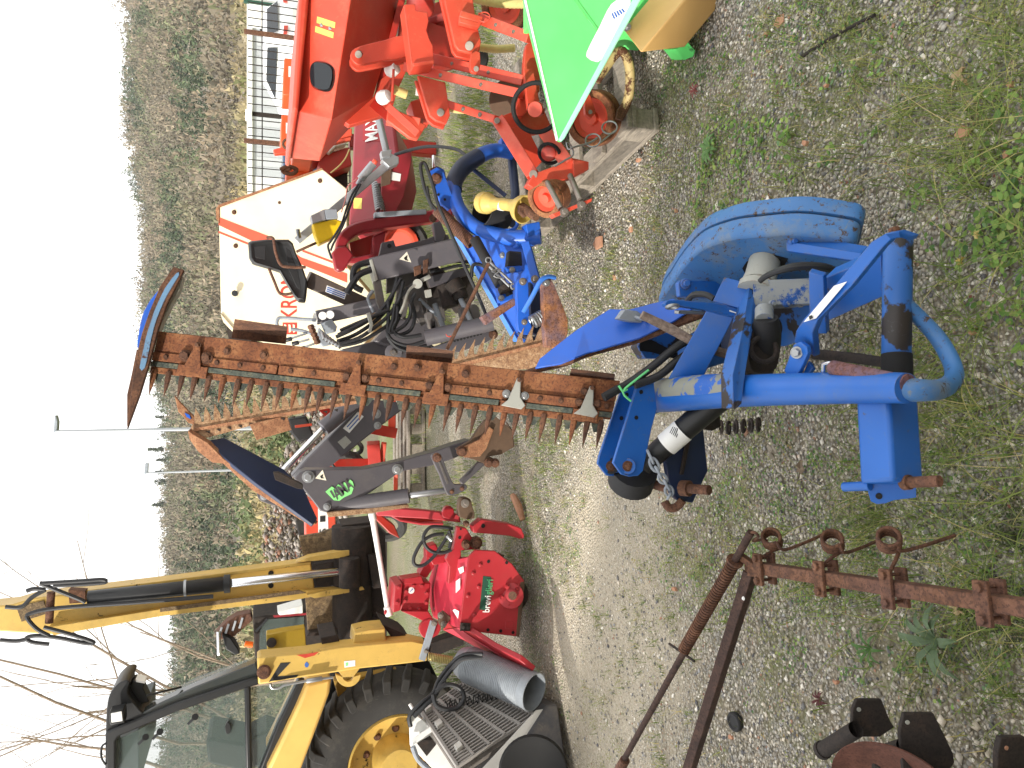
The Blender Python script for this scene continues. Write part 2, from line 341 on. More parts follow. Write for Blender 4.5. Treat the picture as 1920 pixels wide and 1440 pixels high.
# --- field and hills far off
def mix_mat(name, a, b, sc, rough=.95):
    s = Nt(name); s.co = s.n('ShaderNodeNewGeometry').outputs['Position']
    return s.out(s.ramp(s.noise(sc, 8, .7), [(.35, lin(a)), (.65, lin(b))]), rough)
def hz(X, Y):
    rise = np.clip((Y - 120) / 330, 0, 1); side = 47 + 26 * np.clip((X - 10) / 200, -.1, 1.0) + 4 * np.sin(X * .021 + 1) + 2.5 * np.sin(X * .06)
    return -.4 + side * rise ** 1.15
field = grid(np.linspace(-300, 300, 40), np.linspace(45, 152, 30), lambda X, Y: -.22 + .02 * np.clip(Y - 45, 0, 200) + 0 * X, 'field', mix_mat('meadow', '6c7a42', '9a8f68', .05))
hills = grid(np.linspace(-520, 520, 80), np.linspace(118, 470, 50), hz, 'hills', mix_mat('winter_hillside', '6e665a', '857a6c', .06))
# --- the wood: thousands of small crowns of loose faces, too many to count, one mass
def tree_mass(name, n, xr, yr, zf, size, ntri, tri, cols, label, grow=1.0, con=.18):
    x = RNG.uniform(*xr, n); y = RNG.uniform(*yr, n); z = zf(x, y); r = RNG.uniform(*size, n)
    conif = (np.sin(x * .045 + y * .02) + .8 * np.sin(x * .11 - y * .07 + 2) + RNG.normal(0, .5, n)) > (1.15 - con * 3)
    k = np.where(conif[:, None, None], 1.0, 1.0)
    u = RNG.normal(size=(n, ntri, 3)); u /= np.linalg.norm(u, axis=2, keepdims=True); u *= RNG.uniform(.35, 1, (n, ntri, 1)) ** .5
    u[:, :, 2] *= np.where(conif, 1.35, 1.0)[:, None]; wid = np.where(conif, .62, 1.0)[:, None]
    taper = np.where(conif[:, None], np.clip(1.15 - (u[:, :, 2] + 1.3) / 2.9, .15, 1), 1)
    u[:, :, 0] *= wid * taper; u[:, :, 1] *= wid * taper
    c = np.stack([x, y, z + r * .95], 1)[:, None, :] + u * r[:, None, None]
    ts = tri * RNG.uniform(.6, 1.4, (n, ntri, 1, 1))
    off = RNG.normal(size=(n, ntri, 3, 3)); off /= np.linalg.norm(off, axis=3, keepdims=True)
    off[..., 2] *= np.where(conif, .8, 1.5)[:, None, None]
    v = (c[:, :, None, :] + off * ts).reshape(-1, 3); f = np.arange(len(v)).reshape(-1, 3)
    base = np.array([lin(q)[:3] for q in cols['d']])[RNG.integers(0, len(cols['d']), n)]; g = np.array([lin(q)[:3] for q in cols['c']])[RNG.integers(0, len(cols['c']), n)]
    cc = np.where(conif[:, None], g, base)[:, None, :] * RNG.uniform(.75, 1.25, (n, ntri, 1))
    o = soup(name, v, f, tonemat(name + '_tone', .95), 'stuff', cc.reshape(-1, 3)); o['label'] = label; return o
WC = dict(d=['6e6656', '7c7262', '887c68', '645e4e', '80735f', '747058', '666a4c'], c=['3e4c34', '4b593e', '586444', '36432f'])
tree_mass('hillside_wood', 6800, (-330, 330), (150, 462), lambda x, y: hz(x, y) - 1.6, (2.6, 5.6), 95, .6, WC, 'brown and green winter wood covering the hills')
SCR = dict(d=['8a806a', '948868', '7c7458', '9e9068', '84785e', '74764e'], c=['52603e', '5e6a46'])
tree_mass('valley_scrub', 1100, (-120, 130), (78, 150), lambda x, y: hz(x, np.maximum(y, 121)) + .1, (1.0, 2.3), 60, .42, SCR, 'straw coloured scrub and bushes at the foot of the hill', con=-.05)
tree_mass('near_scrub', 330, (-34, 1.0), (24, 74), lambda x, y: -.3 + 0 * x, (.7, 1.25), 240, .13, SCR, 'brown and olive bushes behind the parked machines', con=.1)
# ================================================================ MAIN BLUE SICKLE MOWER
t = Thing('sickle_mower', 'large blue sickle bar mower with its rusty toothed bar folded upright, in the foreground', 'mower', Z(1500, 700, 0))
DB = lambda x: np.interp(x, [290, 1150], [2.45, 2.02])
def bpx(u, v):
    q = lambda a, b: (a[0] + (b[0] - a[0]) * u, a[1] + (b[1] - a[1]) * u)
    a, b = q((297, 621), (1163, 714)), q((280, 697), (1143, 795)); return (a[0] + (b[0] - a[0]) * v, a[1] + (b[1] - a[1]) * v)
def BQ(u, v): a = (297 + (1163 - 297) * u); x, y = bpx(u, v); return P(x, y, DB(a))
BN = (BQ(1, 0) - BQ(0, 0)).cross(BQ(0, 1) - BQ(0, 0)).normalized()
if BN.dot(CAM - BQ(.5, .5)) < 0: BN = -BN
def BP(u, v, h=0): return BQ(u, v) + BN * h
def bquad(m, u0, u1, v0, v1, h, th):
    fr = [BP(u0, v0, h), BP(u1, v0, h), BP(u1, v1, h), BP(u0, v1, h)]; return m.prism(fr, [p - BN * th for p in fr])
bar = t.part('cutter_bar', M['rust']); bquad(bar, 0, 1, 0, .5, .0, .012); bquad(bar, .0, 1, .36, .9, -.004, .012)
kp = t.part('keeper_strip', M['rust'], bar)
for a, b in ((.0, .075), (.098, .27), (.2735, .425), (.47, .605), (.645, .77), (.81, .925), (.965, 1)): bquad(kp, a, b, .50, .72, .004, .007)
kn = t.part('knife_strip', M['knife'], bar)
for a, b in ((.0, .06), (.115, .40), (.46, .585), (.64, .755), (.80, .915), (.96, 1)): bquad(kn, a, b, .735, .86, .006, .008)
fb = t.part('finger_base', M['rust'], bar); bquad(fb, .0, .985, .86, 1.02, -.001, .012)
NF = 33
for i in range(NF):
    u = .012 + i * (.969 / 32) + random.uniform(-.003, .003); ln = 1.60 + random.uniform(-.05, .04); fg = t.part('finger', M['rust_dk' if i % 5 else 'rust'], bar, .0008); wd = .0066
    rows = [(.93, .75, .004), (1.0, 1.0, .010), (1.15, .98, .010), (1.35, .62, .006), (ln, .08, 0)]; vs = []
    for v_, s_, hh in rows:
        for du, dh in ((-1, 0), (-.5, 1), (.5, 1), (1, 0), (.6, -1), (-.6, -1)): vs.append(BP(u + du * wd * s_ + (v_ - 1) * .004, v_, hh * .5 * dh + .002 + (v_ - .93) * .01))
    fg.add(vs, [(r * 6 + k, r * 6 + (k + 1) % 6, (r + 1) * 6 + (k + 1) % 6, (r + 1) * 6 + k) for r in range(4) for k in range(6)] + [tuple(range(6)), tuple(range(29, 23, -1))], True)
kb = t.part('knife', M['knife'], bar, .0004); bquad(kb, .012, .985, .97, 1.01, -.0035, .0015)
for i in range(NF - 1):
    u = .012 + (i + .5 + (.25 if i % 3 else -.2)) * (.969 / 32); a = .0135
    fr = [BP(u - a, 1.0, -.004), BP(u + a, 1.0, -.004), BP(u + a * .25, 1.22, -.004), BP(u - a * .25, 1.22, -.004)]; kb.prism(fr, [p - BN * .003 for p in fr])
for j, (px, silver) in enumerate(((366, 0), (667, 0), (822, 0), (966, 1), (1102, 1))):
    u = (px - 285) / (1151 - 285); cl = t.part('knife_clip', M['rust'], bar); hw = .0275
    if j == 0: hw = .032
    bquad(cl, u - hw, u + hw, .74, 1.0, .012, .012)
    fr = [BP(u - hw * .62, .80, .014), BP(u - hw * .15, .22, .012), BP(u + hw * .15, .22, .012), BP(u + hw * .55, .80, .014)]; e = t.part('clip_tongue', M['silver'] if silver else M['rust'], cl)
    if silver: fr = [BP(u - hw * .95, .86, .016), BP(u - hw * .5, .72, .015), BP(u - hw * .2, .2, .013), BP(u + hw * .12, .2, .013), BP(u + hw * .4, .62, .015), BP(u + hw * .95, .80, .016), BP(u + hw * .7, .90, .016)]
    e.prism(fr, [p - BN * .007 for p in fr])
    t.bolts('bolt', M['steel'] if silver == 1 and j == 3 else M['rust_dk'], cl, [(BP(u + s_ * hw * .72, .58 if j else .52, .004), 5.6 if j else 8) for s_ in (-1, 1)], n=BN)
    t.bolts('bolt', M['rust_dk'], cl, [(BP(u, .24, .010), 4.2)], .012, BN)
t.bolts('bolt', M['rust_dk'], bar, [(BP(a, v_, 0), r) for a, v_, r in ((.155, .30, 5), (.235, .30, 5.5), (.565, .20, 5), (.67, .22, 5.5), (.93, .32, 5), (.515, .23, 4.6))], n=BN)
t.bolts('bolt', M['rust_dk'], bar, [(BP(a, .60, .003), 3.8) for a in (.03, .14, .19, .24, .30, .35, .49, .54, .68, .73, .84, .885, .985)], n=BN)
for pts in ([(440, 598), (539, 612), (536, 645), (434, 634)], [(763, 647), (851, 658), (847, 682), (761, 673)], [(1072, 691), (1154, 701), (1152, 716), (1068, 706)]):
    g = t.part('bar_guard', M['rust_dk'], bar); A, B, C, D = pts; mid = lambda p, q, f: (p[0] + (q[0] - p[0]) * f, p[1] + (q[1] - p[1]) * f)
    d0 = float(DB(A[0])) + .01
    L = [(*mid(A, D, f), d0 + .05 * math.sin(f * 2.6) - .07 * (1 - f)) for f in (0, .25, .3, .6, 1)]; Rr = [(*mid(B, C, f), d0 + .05 * math.sin(f * 2.6) - .07 * (1 - f)) for f in (0, .25, .3, .6, 1)]
    g.strip(L, Rr, .006)
# outer shoe at the top of the bar
sh = t.part('outer_shoe', M['rust_dk'], bar); dS = 2.40
sp_ = [(238, 805), (246, 731), (256, 665), (266, 625), (280, 584), (300, 537), (325, 500), (345, 506), (337, 523), (312, 572), (296, 619), (277, 691), (262, 740)]
sh.plate(sp_, dS, .03)
ws = t.part('worn_paint_stripe', paint('sky_blue_worn_paint', '5f86a8', .6, .9, '5a3422', .3), sh, .0003); ws.plate(sm([(262, 690), (270, 650), (278, 618), (291, 580), (310, 540), (331, 512), (336, 516), (318, 546), (301, 580), (288, 618), (281, 650), (272, 690)], 2, True), dS, .004, off=-.003)
st = t.part('shoe_plate', M['blue2'], sh); st.plate(sm([(308, 535), (290, 552), (276, 572), (266, 594), (260, 625), (257, 650), (268, 655), (280, 600), (300, 560)], 2, True), dS + .035, .05)
st = t.part('shoe_runner', M['silver'], sh); st.plate([(343, 518), (336, 545), (322, 568), (304, 606), (297, 622), (293, 622), (306, 570), (335, 518)], dS + .032, .07)
st = t.part('shoe_point', M['rust_dk'], sh); st.plate([(238, 800), (238, 740), (247, 700), (256, 655), (264, 660), (252, 740)], dS + .03, .02)
# grass board
gb = t.part('grass_board', M['blue2']); q = PLANE((1003, 690, 2.10), (1180, 575, 2.04), (1240, 630, 1.95))
gb.plate([(1003, 690), (1012, 672), (1078, 620), (1143, 579), (1180, 580), (1225, 568), (1262, 560), (1300, 578), (1262, 603), (1198, 634), (1100, 662), (1050, 682)], pl=q, th=.008)
gr = t.part('board_rail', M['rust_brown'], gb); gr.tube([(929, 719, 2.14), (1000, 695, 2.12), (1060, 679, 2.10), (1100, 661, 2.08), (1198, 634, 2.03), (1278, 603, 1.97), (1330, 585, 1.94)], [4, 6, 8, 9, 9, 8, 7], seg=8, n=3)
gr.strip([(1100, 645, 2.07), (1185, 622, 2.02), (1300, 585, 1.95)], [(1100, 662, 2.06), (1198, 634, 2.01), (1300, 600, 1.94)], .01)
lg = t.part('board_lug', M['greymetal'], gb); lg.plate([(1160, 597), (1172, 580), (1195, 583), (1207, 592), (1203, 605), (1180, 602)], 1.99, .03); lg.torus((1203, 597, 1.985), V((1, -.3, -.2)), 11, 3)
# main tube and stand hoop
ft = t.part('frame_tube', M['blue'], bevel=0); q = [Z(1215, 743, .45), Z(1260, 741, .455), Z(1340, 736, .46), Z(1440, 731, .455), Z(1560, 728, .45), Z(1660, 727, .45), Z(1700, 728, .45)]
ft.tube(q, [31, 31, 30, 30, 29.5, 29], n=3, seg=24)
wr = t.part('tube_collar', M['blue_worn'], ft); wr.tube([Z(1212, 744, .45), Z(1224, 743, .451)], 33, seg=24)
bare = t.part('bare_patch', paint('half_bare_blue', '1c5ab2', .55, .6, '6a6256', .6, '74786c', 16, big=11, bigc='83857c', bt=.47), ft, 0); bare.tube([Z(1226, 738, .456), Z(1262, 735, .462), Z(1330, 729, .467), Z(1376, 726, .467)], [26, 28, 27.5, 25], n=3, seg=20)
hp = t.part('stand_hoop', M['blue_dirty'], bevel=0); hp.tube([Z(1680, 728, .45), Z(1730, 732, .42), Z(1765, 729, .36), Z(1787, 712, .30), Z(1786, 684, .27), Z(1760, 636, .27), Z(1722, 594, .30), Z(1698, 570, .33)], [26, 21, 19, 17, 16, 15, 14, 13], n=5, seg=16)
# cross tube on the right
ct = t.part('cross_tube', M['blue_worn'], bevel=0); ct.cyl(Z(1684, 440, .34), Z(1680, 705, .34), 26)
cc = t.part('tube_sleeve', M['black'], ct); cc.cyl(Z(1681, 664, .34), Z(1682, 712, .345), 27.5)
bo = t.part('bolt', M['rust_brown'], ct, 0); bo.cyl(Z(1678, 440, .36), Z(1676, 428, .36), 10)
# wide arm plates between gearbox and cross tube
ap = t.part('gearbox_arm', M['blue']); q = PLANE(Z(1544, 523, .36), Z(1650, 478, .36), Z(1552, 600, .30)); ap.plate([(1544, 523), (1652, 476), (1656, 556), (1552, 602), (1544, 567)], pl=q, th=.05)
ap2 = t.part('gearbox_flange', M['blue']); ap2.plate([(1516, 510), (1544, 518), (1550, 626), (1518, 626)], pl=PLANE(Z(1516, 510, .42), Z(1544, 518, .40), Z(1518, 626, .36)), th=.02)
ap3 = t.part('gearbox_floor', M['blue_worn']); ap3.plate([(1395, 575), (1520, 572), (1528, 630), (1470, 650), (1380, 640)], pl=PLANE(Z(1395, 575, .24), Z(1520, 572, .24), Z(1470, 650, .2)), th=.05)
# pulley guard: face plate, two rims with the belt slot between
C0 = P(1435, 490, 1.75); n_ = V((-.86, -.25, .44)).normalized(); _r = lambda x, y: CAM + ray(x, y) * ((C0 - CAM).dot(n_) / ray(x, y).dot(n_))
face = sm([(1232, 572), (1252, 535), (1276, 500), (1312, 466), (1366, 447), (1412, 441), (1490, 436), (1569, 446), (1602, 456), (1603, 480), (1590, 515), (1555, 545), (1490, 575), (1420, 592), (1340, 600), (1260, 600)], 5, True)
ff = [_r(*p) for p in face]; ctr = sum(ff, V()) / len(ff)
pg = t.part('pulley_guard', M['blue_dirty'], bevel=0)
def ring_(k, h): return [ctr + (p - ctr) * k - n_ * h for p in ff]
def rim(m, prof):
    rings = [ring_(k, h) for k, h in prof]; n = len(ff); vs = sum(rings, [])
    m.add(vs, [(r * n + i, r * n + (i + 1) % n, (r + 1) * n + (i + 1) % n, (r + 1) * n + i) for r in range(len(rings) - 1) for i in range(n)], True); return m
pg.add(ring_(.93, 0), [tuple(range(len(ff)))]); rim(pg, [(.93, 0), (.965, .002), (.99, .008), (1.0, .018), (1.0, .062), (.97, .062)])
rm = t.part('guard_rim', M['blue_dirty'], pg, 0); rim(rm, [(.96, .0695), (1.012, .0695), (1.018, .073), (1.018, .108), (1.0, .118), (.9, .12)])
bl = t.part('drive_belt', M['rubber'], pg, 0); rim(bl, [(.955, .058), (.965, .058), (.965, .072), (.955, .072)])
hl = t.part('shaft_opening', M['black'], pg, 0); hl.plate([(1392, 502), (1400, 490), (1420, 479), (1450, 477), (1478, 484), (1472, 495), (1455, 506), (1420, 512), (1398, 512)], pl=type('q', (), {'__call__': lambda s, x, y: _r(x, y) + n_ * .003, 'n': n_})(), th=.002)
hu = t.part('drive_hub', M['silver'], bevel=0); hu.cyl(_r(1434, 490), _r(1434, 490) + n_ * .085, 29); hu.cyl(_r(1434, 490) + n_ * .06, _r(1434, 490) + n_ * .075, 31); hu.cyl(_r(1432, 490) + n_ * .08, _r(1432, 490) + n_ * .1, 34)
gx = t.part('gearbox', paint('flaking_silver_blue_paint', '868a8a', .55, 1.5, '2558a4', .4, '5a6470', 12)); gx.beam(P(1470, 528, 1.70), P(1470, 575, 1.70), 108, 70); gx.cyl(P(1433, 580, 1.66), P(1433, 600, 1.64), 17)
for x in (1450, 1476, 1502): gx.bolt(P(x, 569, 1.655), 5)
# small bracket rails on the guard
rl = t.part('guard_bracket', M['blue']); q = PLANE((1489, 439, 1.66), (1625, 461, 1.50), (1612, 489, 1.47)); rl.plate([(1489, 439), (1628, 461), (1614, 477), (1487, 456)], pl=q, th=.012)
rl.plate([(1474, 447), (1487, 454), (1616, 474), (1610, 490), (1474, 470)], pl=PLANE((1474, 447, 1.65), (1616, 474, 1.47), (1474, 470, 1.64)), th=.012); rl.bolt((1489, 452, 1.63), 6)
lb = t.part('guard_bracket', M['blue']); lb.plate([(1272, 530), (1278, 525), (1362, 528), (1350, 560), (1275, 556)], 1.93, .02); lb.bolt((1286, 532, 1.925), 7)
# upright strap, diagonal arm, link
us = t.part('upright_strap', M['blue_worn']); us.plate([(1408, 523, 1.74), (1399, 581, 1.70), (1390, 631, 1.64), (1374, 703, 1.57), (1375, 767, 1.555), (1380, 767, 1.555), (1391, 757, 1.555), (1397, 700, 1.57), (1408, 641, 1.64), (1417, 581, 1.70), (1418, 527, 1.74)], th=.05)
da = t.part('diagonal_arm', M['blue']); da.plate([(1325, 583), (1377, 593), (1319, 706), (1253, 711)], pl=PLANE((1325, 583, 1.80), (1377, 593, 1.76), (1253, 711, 1.93)), th=.014)
lk = t.part('link_bar', M['blue']); lk.plate([(1246, 569), (1252, 563), (1270, 562), (1350, 569), (1398, 584), (1396, 598), (1372, 593), (1325, 581), (1262, 573), (1250, 574)], 1.74, .02)
lk.add([], []); up = t.part('upper_plate', M['blue']); up.plate([(1358, 519), (1405, 531), (1392, 580), (1337, 564)], pl=PLANE((1358, 519, 1.78), (1405, 531, 1.74), (1337, 564, 1.78)), th=.012)
cw = t.part('paint_mark', M['white'], lk, 0); cw.plate([(1368, 581), (1381, 586), (1382, 588), (1368, 584)], 1.738, .001)
ch = t.part('shackle', M['steel']); ch.torus((1261, 575, 1.73), V((1, .2, 0)), 11, 3); ch.beam((1268, 585, 1.74), (1318, 586, 1.76), 7, 12)
# strap with the white sticker
bs = t.part('bent_strap', M['blue'])
A = [(1489, 642), (1492, 621), (1506, 599), (1565, 535), (1633, 454), (1660, 438), (1685, 434), (1712, 443)]; B = [(1527, 669), (1523, 624), (1533, 600), (1596, 537), (1655, 464), (1671, 449), (1688, 446), (1706, 452)]
zz = [.42, .47, .49, .48, .46, .45, .43, .40]; bs.strip([Z(x, y, z) for (x, y), z in zip(A, zz)], [Z(x, y, z - .005) for (x, y), z in zip(B, zz)], 0, ext=V((.006, .004, -.02)))
ls = t.part('instruction_label', M['label'], bs, 0); ls.plate([(1565, 536), (1589, 528), (1531, 597), (1508, 604)], pl=PLANE(Z(1506, 599, .494), Z(1565, 535, .484), Z(1596, 537, .479)), th=.001, off=-.002)
ls2 = t.part('pictogram', M['inkblack'], ls, 0); ls2.plate([(1518, 593), (1524, 591), (1526, 596), (1520, 600)], pl=PLANE(Z(1506, 599, .496), Z(1565, 535, .486), Z(1596, 537, .481)), th=.0006, off=-.003)
lu = t.part('clevis_plate', M['blue']); lu.plate([(1488, 646), (1500, 641), (1512, 650), (1514, 662), (1506, 682), (1489, 717), (1483, 716), (1470, 695)], pl=PLANE(Z(1488, 646, .46), Z(1512, 655, .46), Z(1489, 717, .44)), th=.012); lu.plate([(1516, 676), (1524, 690), (1510, 708), (1503, 706)], pl=PLANE(Z(1516, 676, .42), Z(1524, 690, .42), Z(1503, 706, .43)), th=.012)
bo = t.part('bolt', M['steel'], lu, 0); bo.bolt(Z(1494, 661, .462), 8, .012, n=V((-.1, -.5, .8)))
# tie rod, ratchet tube, end lug
tr = t.part('tie_rod', M['blk_rust'], bevel=0); tr.tube([Z(1526, 664, .36), Z(1600, 671, .34), Z(1670, 681, .33)], 10, seg=12)
el = t.part('end_lug', M['blue']); el.plate([(1660, 668), (1674, 668), (1684, 676), (1683, 717), (1661, 714)], pl=PLANE(Z(1660, 668, .33), Z(1684, 676, .33), Z(1683, 717, .33)), th=.02)
rt = t.part('hollow_tube', rust('blue_tinged_rust', '4a2a1c', '7a4a30', '986040', patch='3a5a86'), bevel=0); a, b = Z(1560, 689, .46), Z(1692, 717, .45); k = ppx(a)
rt.lathe(a, b - a, [(.02, 9 * k), (0, 10 * k), (0, 13 * k), (.002, 14 * k), ((b - a).length, 14 * k), ((b - a).length, 16 * k), ((b - a).length + .012, 16 * k), ((b - a).length + .012, 0)], 20)
cwm = t.part('copper_wires', plain('copper', '9a5636', .4, .6), rt, 0)
for k_ in range(4): cwm.tube([a + V((-.004 + .003 * k_, -.002, .002 * (k_ % 2))), a + (b - a) * .12], .0018, px=False, seg=6)
clp = t.part('metal_clip', M['chrome'], rt); clp.plate([(1539, 681), (1554, 678), (1556, 683), (1545, 686), (1545, 700), (1538, 700)], pl=PLANE(Z(1539, 681, .47), Z(1556, 683, .47), Z(1540, 700, .46)), th=.006)
# bracket plates toward the bar
for nm, pts, d0 in (('bracket_plate', [(1198, 711), (1210, 708), (1226, 714), (1232, 767), (1222, 803), (1206, 883), (1197, 892), (1180, 894), (1166, 890), (1150, 868), (1152, 862)], 1.97),
                    ('bracket_plate', [(1168, 724), (1197, 711), (1150, 862), (1165, 885), (1150, 893), (1138, 892), (1121, 870), (1124, 855)], 2.06)):
    bp = t.part(nm, M['blue']); bp.plate(pts, d0, .012); t.bolts('bolt_hole', M['black'], bp, [(x, y, d0, 4) for x, y in (((1202, 735), (1193, 783)) if d0 < 2 else ((1175, 740), (1165, 784)))], n=V((0, -1, 0)), hole=True)
    pv = t.part('pivot_boss', M['blue'] if d0 < 2 else M['rubber'], bp); x, y = (1177, 874) if d0 < 2 else (1146, 874); pv.cyl((x, y, d0 + .004), (x, y, d0 - .003), 15); pb = t.part('pivot_bolt', M['rust_brown'], bp, 0); pb.bolt((x, y, d0 - .004), 7, .008)
rl_ = t.part('support_roller', M['rubber'], bevel=0); rl_.cyl(P(1190, 880, 2.06), P(1182, 905, 2.10), 44); rl_.cyl(P(1182, 904, 2.1), P(1180, 910, 2.105), 38)
# black shaft with torn label
bsf = t.part('drive_shaft', M['plastic'], bevel=0); bsf.tube([(1352, 745, 1.86), (1300, 790, 1.92), (1205, 872, 2.02)], [25, 23, 20], seg=18)
lbf = t.part('torn_label', M['label'], bsf, 0); lbf.tube([(1281, 806, 1.935), (1249, 834, 1.968)], [23.6, 23], seg=18, cap=False)
wl = t.part('label_print', M['inkblack'], lbf, 0)
for k_ in range(5): wl.beam((1262 + k_ * 3, 800 + k_ * 1, 1.915), (1256 + k_ * 3, 812 + k_ * 2, 1.915), 1.4, .5)
hs = t.part('grease_hose', M['hose'], bevel=0); hs.tube([(1424, 528, 1.62), (1440, 516, 1.60), (1475, 503, 1.56), (1510, 499, 1.54), (1545, 501, 1.53), (1566, 508, 1.54)], [5, 6, 8, 8, 7], n=4, seg=9); hs = t.part('grease_hose', M['hose'], bevel=0); hs.tube([(1338, 560, 1.80), (1322, 552, 1.82), (1300, 553, 1.86), (1288, 566, 1.9)], 6, n=3, seg=8)
gd_ = t.part('torn_guard', M['blk_rust'], bevel=.002); gd_.plate(sm([(1404, 640), (1420, 618), (1452, 622), (1462, 650), (1456, 690), (1432, 700), (1408, 690)], 3, True), 1.66, .06); gd_.torus((1432, 655, 1.64), V((.2, -1, .3)), 24, 5)
gb2 = t.part('dark_filler', M['navy'], bevel=.006); gb2.plate([(1380, 600), (1410, 585), (1470, 590), (1474, 640), (1440, 668), (1392, 660)], 1.84, .1)  # dark filler added under the mower, behind its frame
gb3 = t.part('lower_beam', M['blue_worn'], bevel=.006); gb3.plate([(1282, 640), (1330, 612), (1392, 622), (1400, 668), (1330, 690), (1290, 690)], 2.0, .05)  # another filler added to close the gap under the mower, not a beam
bx = t.part('yoke_boot', M['rubber'], bevel=0); bx.tube([(1436, 596, 1.64), (1437, 628, 1.66), (1435, 660, 1.70), (1428, 692, 1.75)], [22, 27, 26, 22], n=3, seg=18); bx.torus((1437, 618, 1.655), V((0.3, 1, -.3)), 26, 4); bx.cyl((1400, 690, 1.80), (1352, 745, 1.86), 26)
# lower hitch plate with its pin and chain
hpz = t.part('hitch_plate', M['navy']); hpz.plate([(1246, 854), (1270, 810), (1290, 797), (1319, 803), (1327, 883), (1312, 915), (1299, 943), (1270, 938), (1258, 925)], 2.02, .02)
hr = t.part('rusty_cover', M['blk_rust'], hpz); hr.plate([(1325, 765), (1350, 768), (1352, 800), (1336, 808), (1318, 803)], 1.98, .03); hr.plate([(1292, 800), (1300, 800), (1282, 890), (1276, 890)], 2.008, .01)
pn = t.part('hitch_pin', M['rust_brown'], hpz, 0); pn.cyl(P(1275, 915, 2.0), P(1330, 919, 1.90), 9); pn.cyl(P(1278, 915, 1.995), P(1293, 916, 1.97), 15); pn.cyl(P(1223, 907, 2.06), P(1250, 915, 2.03), 9); pn.tube([(1246, 940, 2.04), (1254, 952, 2.03), (1268, 951, 2.02), (1280, 938, 2.01)], 8, n=3)
cn = t.part('safety_chain', M['greymetal'], hpz, 0)
lp = sm([(1214, 845, 1.965), (1225, 868, 1.95), (1237, 890, 1.945), (1248, 905, 1.945), (1258, 925, 1.95), (1252, 935, 1.955)], 3)
for i in range(0, len(lp) - 2, 2):
    a, b = P(*lp[i]), P(*lp[min(i + 3, len(lp) - 1)]); tt = (b - a).normalized(); sd2 = tt.cross(CAM - a).normalized() if (i // 2) % 2 else (CAM - a).normalized(); k = .011; c_ = (a + b) / 2; Lh = (b - a).length / 2 * 1.05
    cn.tube([c_ + tt * (Lh * math.cos(g) if abs(math.cos(g)) > .01 else 0) + sd2 * (k * math.sin(g)) for g in (2 * math.pi * j / 14 for j in range(15))], .0042, px=False, seg=7)
ha = t.part('hitch_arm', M['blue'], bevel=.008); a, b = Z(1662, 738, .40), Z(1672, 908, .42); ha.beam(a, b, .078, .085, up=V((0, -.12, 1)), px=False)
hk = t.part('hitch_block', M['blue'], ha, .003); q = PLANE(Z(1625, 902, .45), Z(1700, 899, .40), Z(1647, 946, .43)); hk.plate([(1625, 902), (1702, 897), (1718, 915), (1718, 933), (1676, 938), (1660, 944), (1645, 946), (1633, 940), (1628, 925)], pl=q, th=.035); hk.cyl(Z(1632, 911, .45), Z(1582, 913, .46), 9)
he = t.part('block_hole', M['black'], hk, 0); he.cyl(q(1648, 930) + q.n * .002, q(1648, 930), 6)
pn = t.part('hitch_pin', M['rust_brown'], ha, 0); pn.cyl(Z(1694, 905, .42), Z(1762, 902, .41), 10.5); pn.cyl(Z(1694, 905, .42), Z(1706, 904, .42), 14)
# hoses with green cord
hs = t.part('hydraulic_hose', M['hose'], bevel=0); hs.tube([(1292, 636, 1.93), (1262, 655, 1.95), (1220, 690, 1.97), (1180, 718, 1.98), (1158, 730, 1.98)], 8, n=3)
hs = t.part('hydraulic_hose', M['hose'], bevel=0); hs.tube([(1310, 650, 1.93), (1270, 676, 1.95), (1235, 705, 1.96), (1190, 722, 1.97)], 8, n=3); he = t.part('hose_end', M['rubber'], hs, 0); he.tube([(1160, 729, 1.978), (1132, 745, 1.98)], [8.5, 8.5], seg=12)
gc = t.part('green_cord', M['green_tie'], bevel=0); gc.tube([(1216, 694, 1.945), (1190, 714, 1.945), (1168, 735, 1.95), (1183, 752, 1.95)], 2.2, n=3, seg=6); gc.tube([(1160, 723, 1.955), (1168, 735, 1.95), (1176, 730, 1.95)], 2.2, seg=6)
sk = t.part('lower_shoe', M['blue_worn'])
sk.plate([(1196, 650), (1205, 632), (1260, 622), (1282, 640), (1275, 665), (1240, 672), (1210, 672)], 2.08, .05); s2 = t.part('shoe_opening', M['black'], sk, 0); s2.plate([(1200, 638), (1222, 637), (1280, 668), (1262, 672), (1220, 660), (1200, 658)], 2.078, .002)
t.done()
# the branch wedged into the mower
b = solo('branch', M['bark'], 'weathered grey branch wedged through the blue mower arm', 'stick', P(1320, 640, 1.85)); b.tube([(1203, 590, 1.935), (1260, 618, 1.915), (1300, 640, 1.89), (1350, 660, 1.86), (1400, 672, 1.82), (1432, 684, 1.78)], [8, 9.5, 9, 9, 8.5, 8.5], n=3, seg=9); b.fin()
b = solo('chain', M['blk_rust'], 'dark rusty chain lying in the grass below the blue mower', 'chain', Z(1385, 800))
for i in range(6):
    p = Z(1352 + i * 14, 802 - abs(i - 1) * 1.5, .02); b.torus(p, V((0, 1, .9)) if i % 2 else V((0, .4, 1)), .021, .005, seg=16, px=False)
b.fin()
